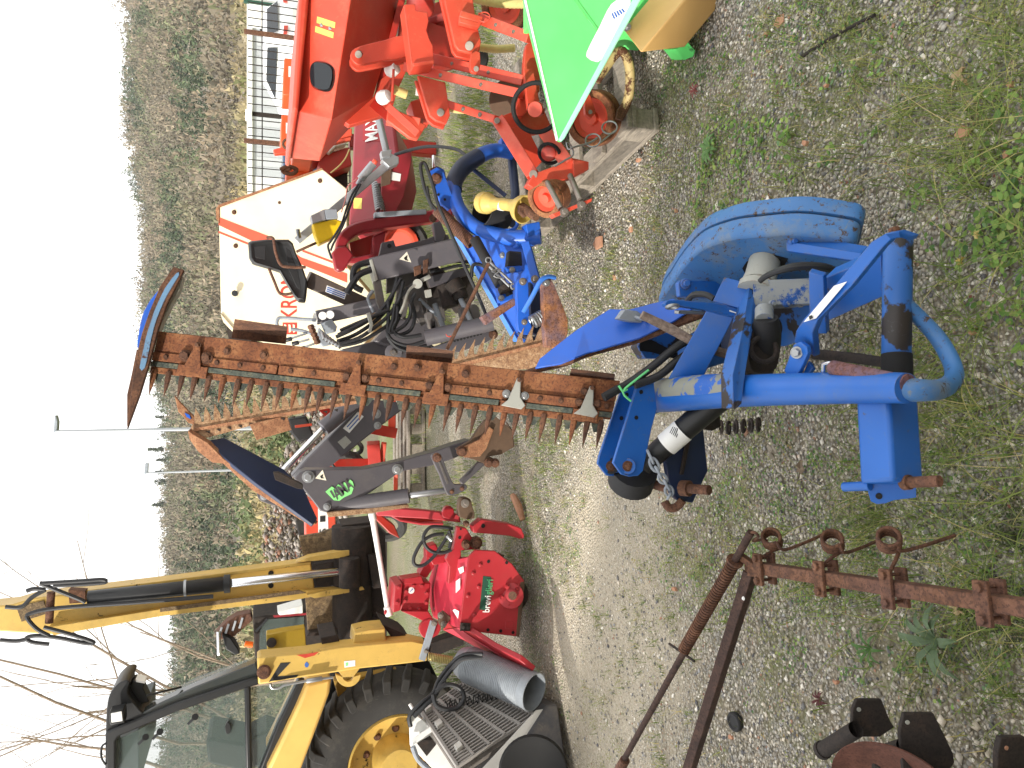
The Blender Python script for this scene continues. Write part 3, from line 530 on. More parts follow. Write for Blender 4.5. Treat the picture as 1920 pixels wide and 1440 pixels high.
# ================================================================ SEEDER ON ITS PALLET, GREEN MACHINE
# pallet: real deck laid on the ground
K0 = Z(1236, 236, 0); u_ = (Z(1022, 438, 0) - K0); Lp = min(u_.length, 1.35); u_.normalize(); w_ = (Z(1212, 60, 0) - K0); w_ = (w_ - u_ * w_.dot(u_)).normalized(); up_ = V((0, 0, 1))
t = Thing('pallet', 'weathered grey wooden pallet under the red seeder wheels', 'pallet', K0)
for k in range(6):
    m = t.part('deck_board', M['wood'], bevel=.003); x = .05 + k * (Lp - .1) / 5; m.box(K0 + u_ * x + w_ * .5 + up_ * (.135 + .002 * (k % 2)), u_ * .05, w_ * .52, up_ * .011)
for k in range(3):
    m = t.part('stringer', M['wood'], bevel=.003); m.box(K0 + u_ * (Lp / 2) + w_ * (.03 + k * .46) + up_ * .112, u_ * (Lp / 2), w_ * .05, up_ * .011)
    for j in range(3): m = t.part('block', M['wood'], bevel=.003); m.box(K0 + u_ * (.07 + j * (Lp / 2 - .07)) + w_ * (.03 + k * .46) + up_ * .06, u_ * .06, w_ * .045, up_ * .041)
    m = t.part('bottom_board', M['wood'], bevel=.003); m.box(K0 + u_ * (Lp / 2) + w_ * (.03 + k * .46) + up_ * .01, u_ * (Lp / 2), w_ * .05, up_ * .01)
t.done()
t = Thing('seed_drill', 'orange red precision seeder with a windowed hopper, standing on a pallet', 'seeder', Z(1110, 200, .15))
hop = t.part('hopper', M['red'], bevel=.004)
q1 = PLANE((582, -20, 3.42), (558, 208, 3.50), (621, 225, 3.40)); rid = [(662, -20), (621, 225)]
A = [q1(582, -40), q1(558, 208), q1(621, 225), q1(664, -40)]
q2 = PLANE(A[2], A[3], P(748, 20, 3.66)); B = [q2(700, 180), q2(748, 20), q2(756, -40)]
bk = lambda p: p + V((0, .75, 0))
hop.add(A + B + [bk(A[0]), bk(A[1]), bk(A[2]) - V((0, .1, 0)), bk(A[3]), B[0] + V((0, .15, 0)), B[2] + V((0, .15, 0))],
        [(0, 1, 2, 3), (3, 2, 4, 5, 6), (0, 7, 8, 1), (1, 8, 9, 2), (2, 9, 11, 4), (0, 3, 10, 7), (3, 6, 12, 10), (4, 11, 12, 6, 5), (7, 10, 9, 8), (9, 10, 12, 11)])
lip = t.part('hopper_lid', M['red'], hop, .012); lip.plate([(563, -40), (583, -40), (559, 208), (548, 204)], 3.40, .9)
wd = t.part('inspection_window', M['rubber'], hop, .003); rr = sm([(581, 125), (590, 115), (610, 116), (626, 125), (630, 140), (627, 160), (620, 172), (603, 173), (587, 166), (580, 150)], 3, True); wd.plate(rr, pl=q1, th=.02, off=.0); 
wd2 = t.part('window_glass', M['glassdark'], wd, 0); rc = (605, 144); wd2.plate([(rc[0] + (x - rc[0]) * .82, rc[1] + (y - rc[1]) * .86) for x, y in rr], pl=q1, th=.004, off=-.012)
for p in ([(595, 31), (629, 42), (628, 53), (594, 43)], [(592, 49), (626, 61), (625, 72), (591, 60)]): m = t.part('warning_label', M['yellowlabel'], hop, 0); m.plate(p, pl=q1, th=.001, off=-.0015)
t.bolts('bolt', M['steel'], hop, [(q1(603, 47), 2.6), (q1(619, 53), 2.6)], n=q1.n)
side = t.part('hopper_frame', M['red'], bevel=.003); side.plate([(700, 182), (712, 150), (738, 130), (752, 20), (770, 15), (768, 120), (745, 170), (735, 205), (722, 215), (655, 235), (640, 224)], 3.68, .05)
def ear(pts, d, th=.02, gap=None, pin_=None, name='bracket_plate'):
    m = t.part(name, M['red'], bevel=.003); m.plate(pts, d, th)
    if gap: m.plate([(x + gap[0], y + gap[1]) for x, y in pts], d + gap[2], th)
    if pin_: c = t.part('pivot_pin', M['pin'], m, .001); x, y, r = pin_; c.cyl((x, y, d + .01), (x - 1, y + 1, d - .035), r)
    return m
ear(sm([(658, 109), (660, 95), (676, 86), (720, 75), (762, 66), (767, 104), (720, 113), (686, 120), (670, 121)], 2, True), 3.28, gap=(-2, 11, .09), pin_=(673, 101, 6.5))
m = ear([(759, 8), (778, 7), (780, 20), (801, 23), (804, 39), (800, 57), (805, 72), (812, 86), (814, 120), (775, 124), (771, 115)], 3.10, .02); m.plate([(757, 9), (760, 8), (776, 124), (772, 122)], 3.10, .09); m.plate([(774, 118), (814, 112), (814, 120), (775, 124)], 3.08, .10)
ear([(829, -20), (885, -20), (887, 0), (892, 34), (902, 78), (899, 95), (892, 101), (860, 94), (853, 84)], 3.02, .02, gap=(-5, 12, .08), pin_=(881, 85, 8))
m = t.part('locking_clip', M['red'], bevel=.003); m.plate([(865, 19), (906, 31), (904, 43), (862, 31)], 2.98, .03); m.plate([(862, 31), (904, 43), (898, 51), (862, 42)], 2.985, .03); m.torus((908, 32, 2.98), V((.3, -1, .3)), 11, 1.2)
for nm, a, b, wv in (('parallel_arm', (902, 36, 3.05), (997, 72, 2.86), 20), ('parallel_arm', (790, 105, 3.30), (985, 152, 2.96), 19), ('parallel_arm', (762, 126, 3.30), (978, 176, 2.92), 17), ('parallel_arm', (842, 196, 3.25), (932, 225, 3.02), 14)):
    m = t.part(nm, M['red'], bevel=.003); m.beam(a, b, wv, wv * 1.3)
    t.bolts('bolt', M['pin'], m, [(tuple(a[i] + (b[i] - a[i]) * f - (.03 if i == 2 else 0) for i in range(3)), 3) for f in (.3, .65)])
m = t.part('arm_link', M['red'], bevel=.002); m.plate(sm([(884, 100), (900, 98), (899, 132), (888, 136), (882, 128)], 2, True), 3.0, .02); c = t.part('pivot_pin', M['pin'], m, .001); c.cyl((893, 129, 3.0), (893, 129, 2.975), 5)
ear([(783, 141), (835, 154), (842, 200), (844, 216), (837, 232), (817, 226), (806, 216)], 3.16, .02, gap=(-5, 9, .08), pin_=(827, 210, 7))
m = t.part('seed_housing', M['red_dk'], bevel=.006); m.plate([(800, 40), (862, 60), (868, 100), (820, 112), (806, 90)], 3.45, .2); m.cyl((790, -8, 3.4), (788, 12, 3.35), 26)
m = t.part('cross_beam', M['red'], bevel=.004); m.beam((728, 222, 3.5), (790, 235, 3.45), 26, 30); m.plate([(728, 200), (765, 215), (800, 235), (783, 262), (768, 258), (725, 225)], 3.42, .03); m.plate([(770, 190), (800, 180), (810, 225), (778, 225)], 3.5, .12)
m = t.part('row_leg', M['red'], bevel=.003); m.plate(sm([(988, 82), (1000, 84), (1008, 120), (1012, 170), (980, 218), (966, 206), (978, 170), (983, 115)], 2, True), 2.95, .03); m.plate([(930, 222), (985, 200), (1020, 205), (1035, 240), (1000, 250), (950, 250)], 3.0, .05); m.plate([(982, 130), (1000, 128), (1012, 190), (990, 205)], 2.90, .02)
m = t.part('row_arm', M['red'], bevel=.003); m.beam((935, 226, 2.98), (1000, 330, 2.86), 24, 22); m.beam((1024, 250, 2.95), (1068, 312, 2.84), 26, 30); m.plate([(958, 240), (985, 232), (1020, 300), (998, 322)], 2.98, .05)
c = t.part('pivot_pin', M['pin'], m, .001); c.cyl((932, 226, 2.97), (932, 226, 2.93), 5.5); c.cyl((1000, 327, 2.85), (1000, 327, 2.82), 8)
m = t.part('wheel_bracket', M['red'], bevel=.003); m.plate([(1000, 326), (1038, 312), (1075, 296), (1104, 303), (1104, 318), (1075, 333), (1032, 345), (1018, 340), (1000, 352), (989, 346)], 2.82, .05)
m = t.part('bracket_face', M['red'], m, .002); m.plate([(1075, 299), (1104, 303), (1104, 318), (1077, 331)], 2.80, .02)
for a, b in (((1026, 342, 2.80), (1052, 392, 2.70)), ((1069, 329, 2.78), (1088, 375, 2.68))): m = t.part('adjusting_bolt', M['pin'], bevel=0); m.cyl(a, b, 5.5)
m = t.part('end_bar', M['red'], bevel=.002); m.plate([(1036, 401), (1111, 371), (1109, 378), (1041, 407)], 2.68, .04)
t.bolts('nut', M['pin'], m, [(1058, 398, 2.68, 6), (1090, 385, 2.68, 6)], .02)
def wheel(c, axis, ro, wid, hub, par=None, rimmat='tire_red'):
    m = t.part('press_wheel', M['rust'], bevel=0); m.lathe(c, axis, [(-wid, 0), (-wid, ro * .9), (-wid * .9, ro), (-wid * .3, ro), (-.28 * wid, ro * .97), (-.22 * wid, ro * .97), (-.2 * wid, ro), (0, ro), (.006, ro * .96), (.004, hub), (-.01, hub)], 40)
    r_ = t.part('wheel_disc', M[rimmat], m, 0); r_.lathe(c, axis, [(-.012, hub * 1.01), (-.004, hub * .96), (-.02, hub * .75), (-.022, hub * .35), (-.006, hub * .3), (-.004, 0)], 32); return m
ax = V((-.28, -.55, .78)); wheel(P(1106, 222, 2.96), ax, .115, .075, .085)
m = t.part('wheel_fork', M['red'], bevel=.002); m.plate([(1095, 180), (1106, 176), (1118, 210), (1108, 222), (1098, 214)], 2.90, .02); c = t.part('axle_bolt', M['pin'], m, .0005); c.cyl((1107, 210, 2.895), (1107, 210, 2.88), 4)
wheel(P(1020, 374, 2.86), V((-.5, -.42, .75)), .078, .085, .055)
wheel(P(945, 12, 3.5), V((-.5, -.6, .6)), .12, .08, .085)
m = t.part('coulter_disc', M['brown'], bevel=0); m.lathe((955, 188, 3.15), V((-.2, -.9, .4)), [(0, 0), (0, .085), (.004, .088), (.008, .085), (.008, 0)], 36)
m = t.part('coulter_disc', M['tyre'], bevel=0); m.lathe((890, 112, 3.4), V((-.2, -.9, .3)), [(0, 0), (0, .06), (.03, .065), (.06, .06), (.06, 0)], 32)
hw = t.part('hand_wheel', M['black'], bevel=0); hw.torus((1006, 202, 2.84), V((-.45, -.8, .38)), 44, 4.6); hw.beam((990, 200, 2.84), (1020, 208, 2.84), 12, 4)
hb = t.part('wheel_hub', M['red'], hw, .002); hb.cyl((1008, 205, 2.86), (1003, 205, 2.82), 14); c = t.part('spindle', M['pin'], hw, 0); c.cyl((1012, 206, 2.86), (1022, 198, 2.8), 3.5)
hw = t.part('hand_wheel', M['black'], bevel=0); hw.torus((1030, 288, 2.88), V((-.7, -.5, .5)), 20, 3.4); hb = t.part('wheel_hub', M['red_dk'], hw, 0); hb.cyl((1032, 288, 2.9), (1028, 288, 2.87), 14)
wv = t.part('wire_spring', M['steel'], bevel=0); wv.tube([(1040, 312, 2.79), (1060, 300, 2.78), (1075, 290, 2.78), (1070, 272, 2.78), (1062, 268, 2.78), (1066, 280, 2.78), (1075, 276, 2.77), (1105, 268, 2.77), (1120, 258, 2.77)], 1.8, n=3, seg=6); wv.torus((1112, 263, 2.77), V((.3, -.8, .4)), 14, 1.6); wv.torus((1143, 239, 2.79), V((.3, -.8, .4)), 14, 1.6); wv.tube([(1125, 268, 2.77), (1153, 245, 2.78)], 1.6, seg=6)
for x, y in ((736, 130), (720, 182)): m = t.part('float_knob', M['white'], bevel=0); m.lathe((x, y, 3.4), V((.1, -.6, -.5)), [(-.03, .022), (-.02, .03), (.0, .032), (.025, .024), (.03, .01), (.03, 0)], 18); m2 = t.part('knob_rod', M['red'], m, 0); m2.cyl((x, y, 3.38), (x + 14, y - 28, 3.42), 4)
def hose_(pts, r):
    m = t.part('ribbed_hose', M['hosey'], bevel=0); c = sm([P(*p) for p in pts], 16); L = [r * (1 + .09 * (i % 2)) for i in range(len(c))]; m.tube(c, L, seg=12)
hose_([(895, 88, 3.2), (930, 92, 3.2), (964, 90, 3.2)], 7); hose_([(885, -6, 3.2), (930, 4, 3.2), (985, 6, 3.2)], 9); hose_([(735, 166, 3.45), (748, 172, 3.45), (763, 178, 3.45)], 8); hose_([(840, 205, 3.3), (855, 208, 3.3), (870, 209, 3.3)], 4)
m = t.part('rating_plate', M['label'], bevel=0); m.plate([(781, 158), (790, 160), (790, 180), (779, 178)], 3.30, .004)
lvr = t.part('lever', M['red'], bevel=.003); lvr.beam((728, 200, 3.30), (785, 252, 3.22), 14, 10); lvr.beam((735, 192, 3.3), (738, 130, 3.32), 5, 5)
m = t.part('tool_frame', M['red_dk'], bevel=.003); m.beam((756, -10, 3.6), (700, 210, 3.75), 12, 12); m.beam((860, 20, 3.4), (760, 60, 3.6), 14, 12); m.plate([(800, 10), (830, 0), (850, 60), (815, 70)], 3.5, .08)
m.beam((700, 195, 3.6), (745, 235, 3.5), 16, 12)
t.done()
# ---------------- green machine with a tan box
t = Thing('feed_machine', 'pale green sheet metal machine with a tan box, beside the red seeder', 'farm machine', Z(1295, 90, 0))
q = PLANE((985, 0, 2.62), (1050, 265, 2.66), (1190, 0, 2.52)); gp = t.part('side_panel', M['green'], bevel=.003); gp.plate([(976, -40), (985, 30), (1044, 262), (1050, 266), (1056, 258), (1202, -10), (1215, -40)], pl=q, th=.02)
fl = t.part('panel_flange', M['mint'], gp, .004); fl.plate([(1047, 262), (1052, 266), (1058, 260), (1204, -5), (1222, -40), (1206, -40), (1120, 126)], pl=q, th=.035, off=-.012)
fd = t.part('panel_fold', paint('green_fold', '58c868', .4, .3), gp, .001); fd.plate([(1066, -10), (1076, -10), (1122, 54), (1118, 58)], pl=q, th=.004, off=-.003)
e1 = t.part('panel_edge', M['white'], gp, .002); e1.plate([(973, -40), (978, -40), (1047, 262), (1044, 263)], pl=q, th=.03, off=-.004)
lb = t.part('white_label', M['label'], gp, 0); lb.plate(sm([(1100, 98), (1104, 110), (1114, 115), (1126, 113), (1150, 78), (1172, 38), (1182, 2), (1172, -4), (1146, 8), (1124, 50)], 3, True), pl=q, th=.001, off=-.0016)
for k in range(5): m = t.part('label_print', M['bluelabel'], lb, 0); x = 1146 + k * 4.6; m.plate([(x, 26 - k * 2), (x + 2, 24 - k * 2), (x + 7, 34 - k * 3), (x + 5, 37 - k * 3)], pl=q, th=.0006, off=-.0030)
tb = t.part('tan_box', M['tan'], bevel=.006); L0, L1 = P(1201, 99, 2.46), P(1300, -20, 2.42); w1, w2 = P(1168, 56, 2.62), P(1284, 89, 2.50); dn = w2 - L0; bk = w1 - L0; ln = (L1 - L0) * 1.25
tb.add([L0, L0 + ln, L0 + ln + dn, L0 + dn, L0 + bk, L0 + ln + bk, L0 + ln + dn + bk, L0 + dn + bk], [(0, 1, 2, 3), (4, 5, 6, 7), (0, 1, 5, 4), (1, 2, 6, 5), (2, 3, 7, 6), (3, 0, 4, 7)])
gf = t.part('foot', M['green'], bevel=.003); f0 = Z(1284, 113, .0); gf.prism([P(1268, 92, 2.56), P(1288, 78, 2.56), Z(1304, 95, .02), Z(1301, 106, .0), Z(1284, 113, .0)], [p + V((.04, .1, 0)) for p in (P(1268, 92, 2.56), P(1288, 78, 2.56), Z(1304, 95, .02), Z(1301, 106, .0), Z(1284, 113, .0))])
by = t.part('body', M['green'], bevel=.004); by.box(P(1110, -60, 2.75), V((.25, 0, 0)), V((0, .1, 0)), V((0, 0, .25)))
t.bolts('bolt', M['steel'], tb, [(1176, 50, 2.585, 5)])
t.done()
m = solo('pipe_hoop', paint('yellowed_flaking_pipe', 'b09c68', .6, 1.7, '5a3420', .6), 'curved flaking yellow pipe resting on the pallet beside the wheel', 'pipe', P(1180, 140, 2.9)); m.tube([(1118, 152, 2.80), (1140, 120, 2.78), (1158, 98, 2.76), (1170, 99, 2.75), (1180, 125, 2.78), (1181, 160, 2.82), (1176, 190, 2.86), (1160, 222, 2.9)], 9, n=4, seg=12); m.fin()
m = solo('rusty_scraper', M['rust_brown'], 'flat rusty scraper iron at the end of the yellow pipe', 'scraper', P(1170, 205, 2.88), bevel=.002); m.plate([(1158, 205), (1178, 178), (1186, 182), (1180, 205), (1168, 226), (1156, 222)], 2.86, .015); m.fin()
# ================================================================ CREAM MACHINE, DARK RED MOWER, JACK
t = Thing('hay_machine', 'tall cream machine panel with red stripes behind the black seat', 'hay machine', Z(700, 500, 0) * .0 + V((.7, 6.4, 0)))
q = PLANE((410, 385, 6.3), (603, 316, 6.1), (560, 660, 6.2)); out = [(410, 385), (603, 316), (650, 354), (651, 500), (692, 548), (700, 620), (668, 665), (560, 668), (441, 622), (414, 586)]
pn = t.part('side_panel', M['cream'], bevel=.006); pn.plate(out, pl=q, th=.05)
bd = t.part('body', paint('rusty_cream_body', 'c8a070', .6, .8, '8a4420', .5), pn, .01); bd.plate([(x + (560 - x) * .02, y + (500 - y) * .02) for x, y in out], pl=q, th=.9, off=.052)
for nm, p in (('wide_stripe', [(410, 407), (504, 443), (565, 483), (651, 513), (651, 530), (560, 494), (410, 422)]), ('thin_stripe', [(410, 433), (465, 455), (465, 459), (410, 437)]), ('thin_stripe', [(567, 468), (651, 500), (651, 504), (567, 472)])): m = t.part(nm, M['stripe'], pn, 0); m.plate(p, pl=q, th=.002, off=-.003)
right = (q(540, 560) - q(540, 590)).normalized(); upv = (q(520, 590) - q(556, 590)).normalized(); upv = (upv - right * upv.dot(right)).normalized()
tx = t.part('lettering', M['redpaint'], pn, 0); hgt = (q(526, 598) - q(556, 598)).length; tx.text('KRONE', q(556, 600) + q.n * .002, right, upv, hgt / .70, .001, .74)
bg_ = t.part('badge', M['redpaint'], pn, 0); bg_.plate([(530, 605), (557, 605), (557, 627), (530, 627)], pl=q, th=.002, off=-.003)
for k in range(3): m = t.part('badge_mark', M['cream'], bg_, 0); m.plate([(533 + k * 8, 608), (537 + k * 8, 609), (538 + k * 8, 622), (534 + k * 8, 624)], pl=q, th=.001, off=-.006)
t.bolts('panel_bolt', M['rust_dk'], pn, [(q(600, 339), 3), (q(439, 398), 3), (q(442, 461), 3), (q(524, 380), 2)], n=q.n)
kb = t.part('star_knob', M['plastic'], pn, 0); kb.lathe(q(444, 551), q.n, [(0, .012), (.04, .012), (.04, .024), (.06, .024), (.062, 0)], 8)
ed = t.part('rusty_edge', M['rust_or'], pn, .002); ed.plate([(405, 392), (411, 384), (604, 315), (606, 318), (412, 389), (412, 420), (406, 410)], pl=q, th=.09, off=-.01)
ho = t.part('opening_frame', M['cream'], pn, .003); ho.plate([(415, 588), (440, 617), (440, 625), (420, 604)], pl=q, th=.06, off=-.02)
sd = t.part('dark_interior', M['blk_rust'], pn, 0); sd.plate([(422, 606), (470, 640), (470, 660), (430, 660)], pl=q, th=.2, off=.03)
lg = t.part('support_leg', M['cream'], bevel=.01); lg.box(V((.35, 6.9, .35)), V((.05, 0, 0)), V((0, .05, 0)), V((0, 0, .35))); lg = t.part('support_leg', M['cream'], bevel=.01); lg.box(V((1.1, 6.9, .35)), V((.05, 0, 0)), V((0, .05, 0)), V((0, 0, .35)))
t.done()
t = Thing('disc_mower', 'crimson disc mower with large white letters and an arched headstock', 'mower', V((1.2, 5.5, 0)))
q = PLANE((662, 200, 5.5), (655, 410, 5.1), (745, 300, 5.1)); bd = t.part('cover', M['crimson'], bevel=.02); bd.plate([(664, 190), (716, 195), (740, 235), (748, 300), (730, 370), (708, 412), (652, 422), (658, 330)], pl=q, th=.35)
ld = t.part('label_field', paint('deep_red_label', 'a0141c', .4, .05), bd, 0); ld.plate([(681, 214), (710, 211), (713, 265), (680, 263)], pl=q, th=.002, off=-.003)
right = (q(700, 215) - q(700, 260)).normalized(); upv = (q(685, 240) - q(708, 240)); upv = (upv - right * upv.dot(right)).normalized(); tx = t.part('lettering', M['label'], ld, 0); tx.text('MAX', q(708.5, 263) + q.n * .006, right, upv, (q(686, 240) - q(708, 240)).length / .7, .001, .80)
sk = t.part('skirt', M['crimson'], bevel=.006); sk.plate([(737, 292), (772, 276), (772, 302), (757, 370), (740, 402), (712, 402), (716, 330)], 4.95, .05); lb = t.part('small_label', M['label'], sk, 0); lb.plate([(733, 322), (752, 326), (750, 340), (732, 337)], 4.945, .002)
yl = t.part('warning_label', M['yellowlabel'], bd, 0); yl.plate([(663, 371), (679, 372), (678, 392), (663, 391)], pl=q, th=.001, off=-.002)
ft = t.part('wear_plate', M['brown'], sk, .003); ft.plate([(716, 308), (735, 312), (732, 345), (714, 350)], 4.93, .01)
spn = t.part('spring', M['steel'], bevel=0); spn.helix((706, 345, 5.0), (713, 396, 4.95), 8, 2, 13)
ar = t.part('headstock_arch', M['crimson'], bevel=.012)
oa = [(818, 392), (740, 404), (690, 411), (655, 422), (636, 440), (630, 462), (634, 480), (650, 492), (705, 494)]; ia = [(818, 414), (745, 424), (700, 430), (672, 438), (654, 452), (650, 466), (652, 476), (662, 482), (702, 474)]
ar.strip(sm(oa, 4), sm(ia, 4), .12, 4.85); ar.plate([(632, 462), (650, 460), (664, 478), (646, 506), (636, 510), (628, 505), (622, 474)], 4.84, .06); ar.plate([(700, 442), (724, 432), (718, 474), (708, 492), (696, 492)], 4.9, .1)
it = t.part('arch_interior', M['red_dk'], ar, 0); it.plate([(655, 455), (700, 440), (706, 480), (660, 482)], 4.99, .06)
tp = t.part('grey_rail', M['greymetal'], ar, .003); tp.plate([(702, 398), (799, 392), (800, 401), (703, 407)], 4.83, .06)
wh = t.part('salmon_wheel', M['tire_red'], bevel=0); wh.lathe((750, 458, 5.1), V((-.3, -.9, .3)), [(-.06, 0), (-.06, .12), (0, .125), (.01, .1), (-.01, .08), (-.01, 0)], 32); ty = t.part('tyre', M['tyre'], wh, 0); ty.lathe((756, 458, 5.15), V((-.3, -.9, .3)), [(-.05, .1), (-.05, .165), (.02, .17), (.05, .16), (.03, .12)], 32)
lw = t.part('lower_frame', M['crimson'], bevel=.01); lw.beam((812, 403, 4.85), (850, 405, 4.8), 26, 30); lw = t.part('lower_frame', M['crimson'], bevel=.01); lw.beam((745, 410, 5.2), (830, 405, 5.1), 12, 14)
ft = t.part('stand', M['blk_rust'], bevel=.003); ft.beam(V((.86, 5.2, .6)), V((.86, 5.2, 0)), .035, px=False)
t.done()
t = Thing('conveyor_jack', 'grey square steel arm with a yellow cover and crank handle on the crimson mower', 'support arm', P(650, 380, 4.7))
ar = t.part('square_arm', M['alu'], bevel=.004); ar.beam((742, 296, 4.62), (556, 452, 4.75), 15, 16)
hd = t.part('arm_head', M['alu'], bevel=.004); hd.plate([(722, 282), (748, 294), (748, 306), (730, 314), (716, 300)], 4.58, .08); hd.plate([(714, 283), (735, 280), (733, 293), (716, 296)], 4.56, .06)
tb = t.part('round_tube', M['steel'], bevel=0); tb.cyl((709, 218, 4.75), (725, 286, 4.62), 6.5)
ac = t.part('actuator', M['alu'], bevel=.002); ac.cyl((700, 307, 4.62), (676, 336, 4.64), 7.5); ac.cyl((676, 336, 4.64), (670, 346, 4.65), 4); rc = t.part('red_cap', M['red'], ac, 0); rc.cyl((701, 306, 4.61), (705, 300, 4.6), 5)
yc = t.part('yellow_cover', M['yellowplastic'], bevel=.008); yc.plate([(585, 419), (629, 410), (645, 416), (640, 430), (629, 443), (598, 458), (590, 440)], 4.62, .1)
gb = t.part('grey_box', M['alu'], bevel=.004); gb.plate([(582, 404), (608, 392), (612, 412), (586, 419)], 4.60, .1); gb2 = t.part('dark_side', M['greymetal'], gb, .003); gb2.plate([(608, 392), (632, 392), (634, 409), (612, 411)], 4.60, .1)
cr = t.part('crank', M['steel'], bevel=0); cr.cyl((558, 430, 4.66), (561, 446, 4.68), 4)
cb = t.part('cable', M['hose'], bevel=0); cb.tube([(672, 345, 4.58), (660, 365, 4.56), (650, 390, 4.55), (640, 420, 4.55), (622, 450, 4.55), (615, 462, 4.56), (622, 485, 4.58)], 2.2, n=4, seg=6); cb.tube([(676, 345, 4.58), (664, 368, 4.56), (654, 394, 4.55), (642, 425, 4.55), (626, 455, 4.55), (620, 470, 4.56)], 2.2, n=4, seg=6)
wr = t.part('pink_wire', plain('pink_wire', 'd88a80', .5), bevel=0); wr.tube([(668, 336, 4.58), (652, 350, 4.56), (648, 372, 4.55), (640, 398, 4.55)], 1.1, n=4, seg=6)
rd = t.part('brace_rod', M['rust_dk'], bevel=0); rd.cyl((596, 454, 4.7), (556, 472, 4.75), 2.5)
t.done()
m = solo('hydraulic_hose', M['hose'], 'black rubber hose arching over the grass beside the blue hoop', 'hose', P(800, 280, 4.6)); m.tube([(741, 290, 4.8), (770, 281, 4.7), (800, 275, 4.6), (835, 276, 4.5), (860, 282, 4.4), (876, 294, 4.3)], 3.2, n=4, seg=8); m.fin()
# ================================================================ BACKHOE ATTACHMENT
t = Thing('mini_backhoe', 'charcoal grey backhoe attachment with black seat, hoses and folded digging arm', 'backhoe', V((.3, 4.7, 0)))
D = 4.6
s_ = [(465, 455), (470, 452), (499, 449), (541, 449), (549, 456), (556, 477), (567, 500), (577, 529), (575, 552), (573, 566), (561, 565), (554, 557), (538, 531), (525, 508), (504, 501), (473, 492), (467, 482)]
se = t.part('seat', M['plastic'], bevel=.012); fr = [P(x, y, 4.45) for x, y in s_]; c_ = sum(fr, V()) / len(fr); n = len(fr)
rings = [[c_ + (p - c_) * k + V((0, h, 0)) for p in fr] for k, h in ((.80, -.012), (.93, -.02), (1, 0), (1, .07), (.9, .1))]
se.add(sum(rings, []), [tuple(range(n)), tuple(range(5 * n - 1, 4 * n - 1, -1))] + [(r * n + i, r * n + (i + 1) % n, (r + 1) * n + (i + 1) % n, (r + 1) * n + i) for r in range(4) for i in range(n)], True)
sp2 = t.part('seat_panel', M['rubber'], se, .006); sp2.plate([(474, 462), (500, 459), (498, 488), (478, 484)], 4.437, .01); sp2.plate([(535, 462), (545, 470), (560, 510), (566, 545), (556, 540), (538, 500)], 4.437, .01)
wf = t.part('seat_wire', M['rust_brown'], bevel=0); wf.tube([(500, 446, 4.42), (512, 447, 4.41), (516, 470, 4.41), (526, 496, 4.41), (545, 501, 4.41), (573, 501, 4.42)], 2.8, n=4, seg=8)
wf = t.part('seat_wire', M['rust_brown'], bevel=0); wf.tube([(504, 503, 4.5), (514, 527, 4.5), (523, 548, 4.5), (532, 552, 4.5), (548, 550, 4.5)], 2.6, n=4, seg=8)
po = t.part('seat_post', paint('brown_grey_post', '4a403c', .5, .6, '6e4a34', .6), bevel=.006); po.beam((576, 523, 4.55), (700, 580, 4.6), 30, 34); lb = t.part('blue_white_label', M['label'], po, 0); lb.plate([(613, 535), (650, 549), (646, 561), (610, 547)], 4.44, .002)
for k in range(3): m = t.part('label_lines', M['bluelabel'], lb, 0); m.plate([(614 - k * 1, 537.5 + k * 3.5), (648 - k * 1, 550.5 + k * 3.5), (647.5 - k, 552.3 + k * 3.5), (613.4 - k, 539.3 + k * 3.5)], 4.438, .001)
mb = t.part('main_beam', M['grey'], bevel=.008); mb.beam((698, 506, 4.42), (872, 465, 4.3), 44, 40); me_ = t.part('lit_beam_end', M['silver'], mb, .003); me_.plate([(693, 487), (698, 485), (709, 524), (704, 528)], 4.35, .12)  # pale silver end face paints in the light falling on the beam
tri = t.part('warning_triangle', plain('cream_sticker', 'e6e0cc', .5), mb, 0); tri.plate([(763, 472), (749, 486), (771, 492)], 4.24, .002); tm = t.part('triangle_mark', M['inkblack'], tri, 0); tm.plate([(757, 484), (764, 478), (763, 486), (766, 489), (760, 488)], 4.238, .001)
b2 = t.part('lower_beam', M['grey'], bevel=.008); b2.beam((592, 596, 4.5), (716, 570, 4.42), 26, 26)
def gp(pts, d, th=.03, mat='grey_dirty', name='frame_plate', par=None, bev=.003): m = t.part(name, M[mat], par, bev); m.plate(pts, d, th); return m
gp([(700, 528), (714, 524), (722, 570), (716, 590), (706, 566)], 4.36, .03); gp([(726, 510), (776, 497), (782, 520), (768, 560), (760, 600), (738, 590), (745, 545), (725, 550)], 4.45, .04); gp([(756, 540), (790, 520), (800, 560), (800, 600), (782, 606)], 4.42, .03)
gp([(775, 560), (790, 565), (800, 605), (790, 612), (778, 590)], 4.36, .03); gp([(800, 560), (830, 556), (836, 600), (820, 620), (802, 600)], 4.48, .03)
rb = gp([(776, 500), (790, 496), (790, 512), (778, 518)], 4.25, .02, 'rust_dk', 'rusty_tab'); rb2 = gp([(794, 488), (804, 484), (802, 510), (794, 514)], 4.25, .02, 'rust_dk', 'rusty_tab')
gp([(800, 520), (875, 500), (880, 515), (806, 540)], 4.36, .05, 'grey'); gp([(716, 455), (738, 450), (742, 462), (800, 448), (822, 440), (840, 440), (846, 456), (856, 470), (700, 500), (712, 475)], 4.5, .05, 'grey', 'rear_plate')
eh = t.part('eye_hole', M['black'], None, 0); eh.cyl((730, 461, 4.49), (730, 461, 4.51), 4)
tp = t.part('top_lug', M['grey'], bevel=.005); tp.plate([(812, 418), (826, 414), (836, 438), (832, 455), (816, 452)], 4.48, .05); t.bolts('bolt', M['rust_dk'], tp, [(812, 409, 4.5, 5)])
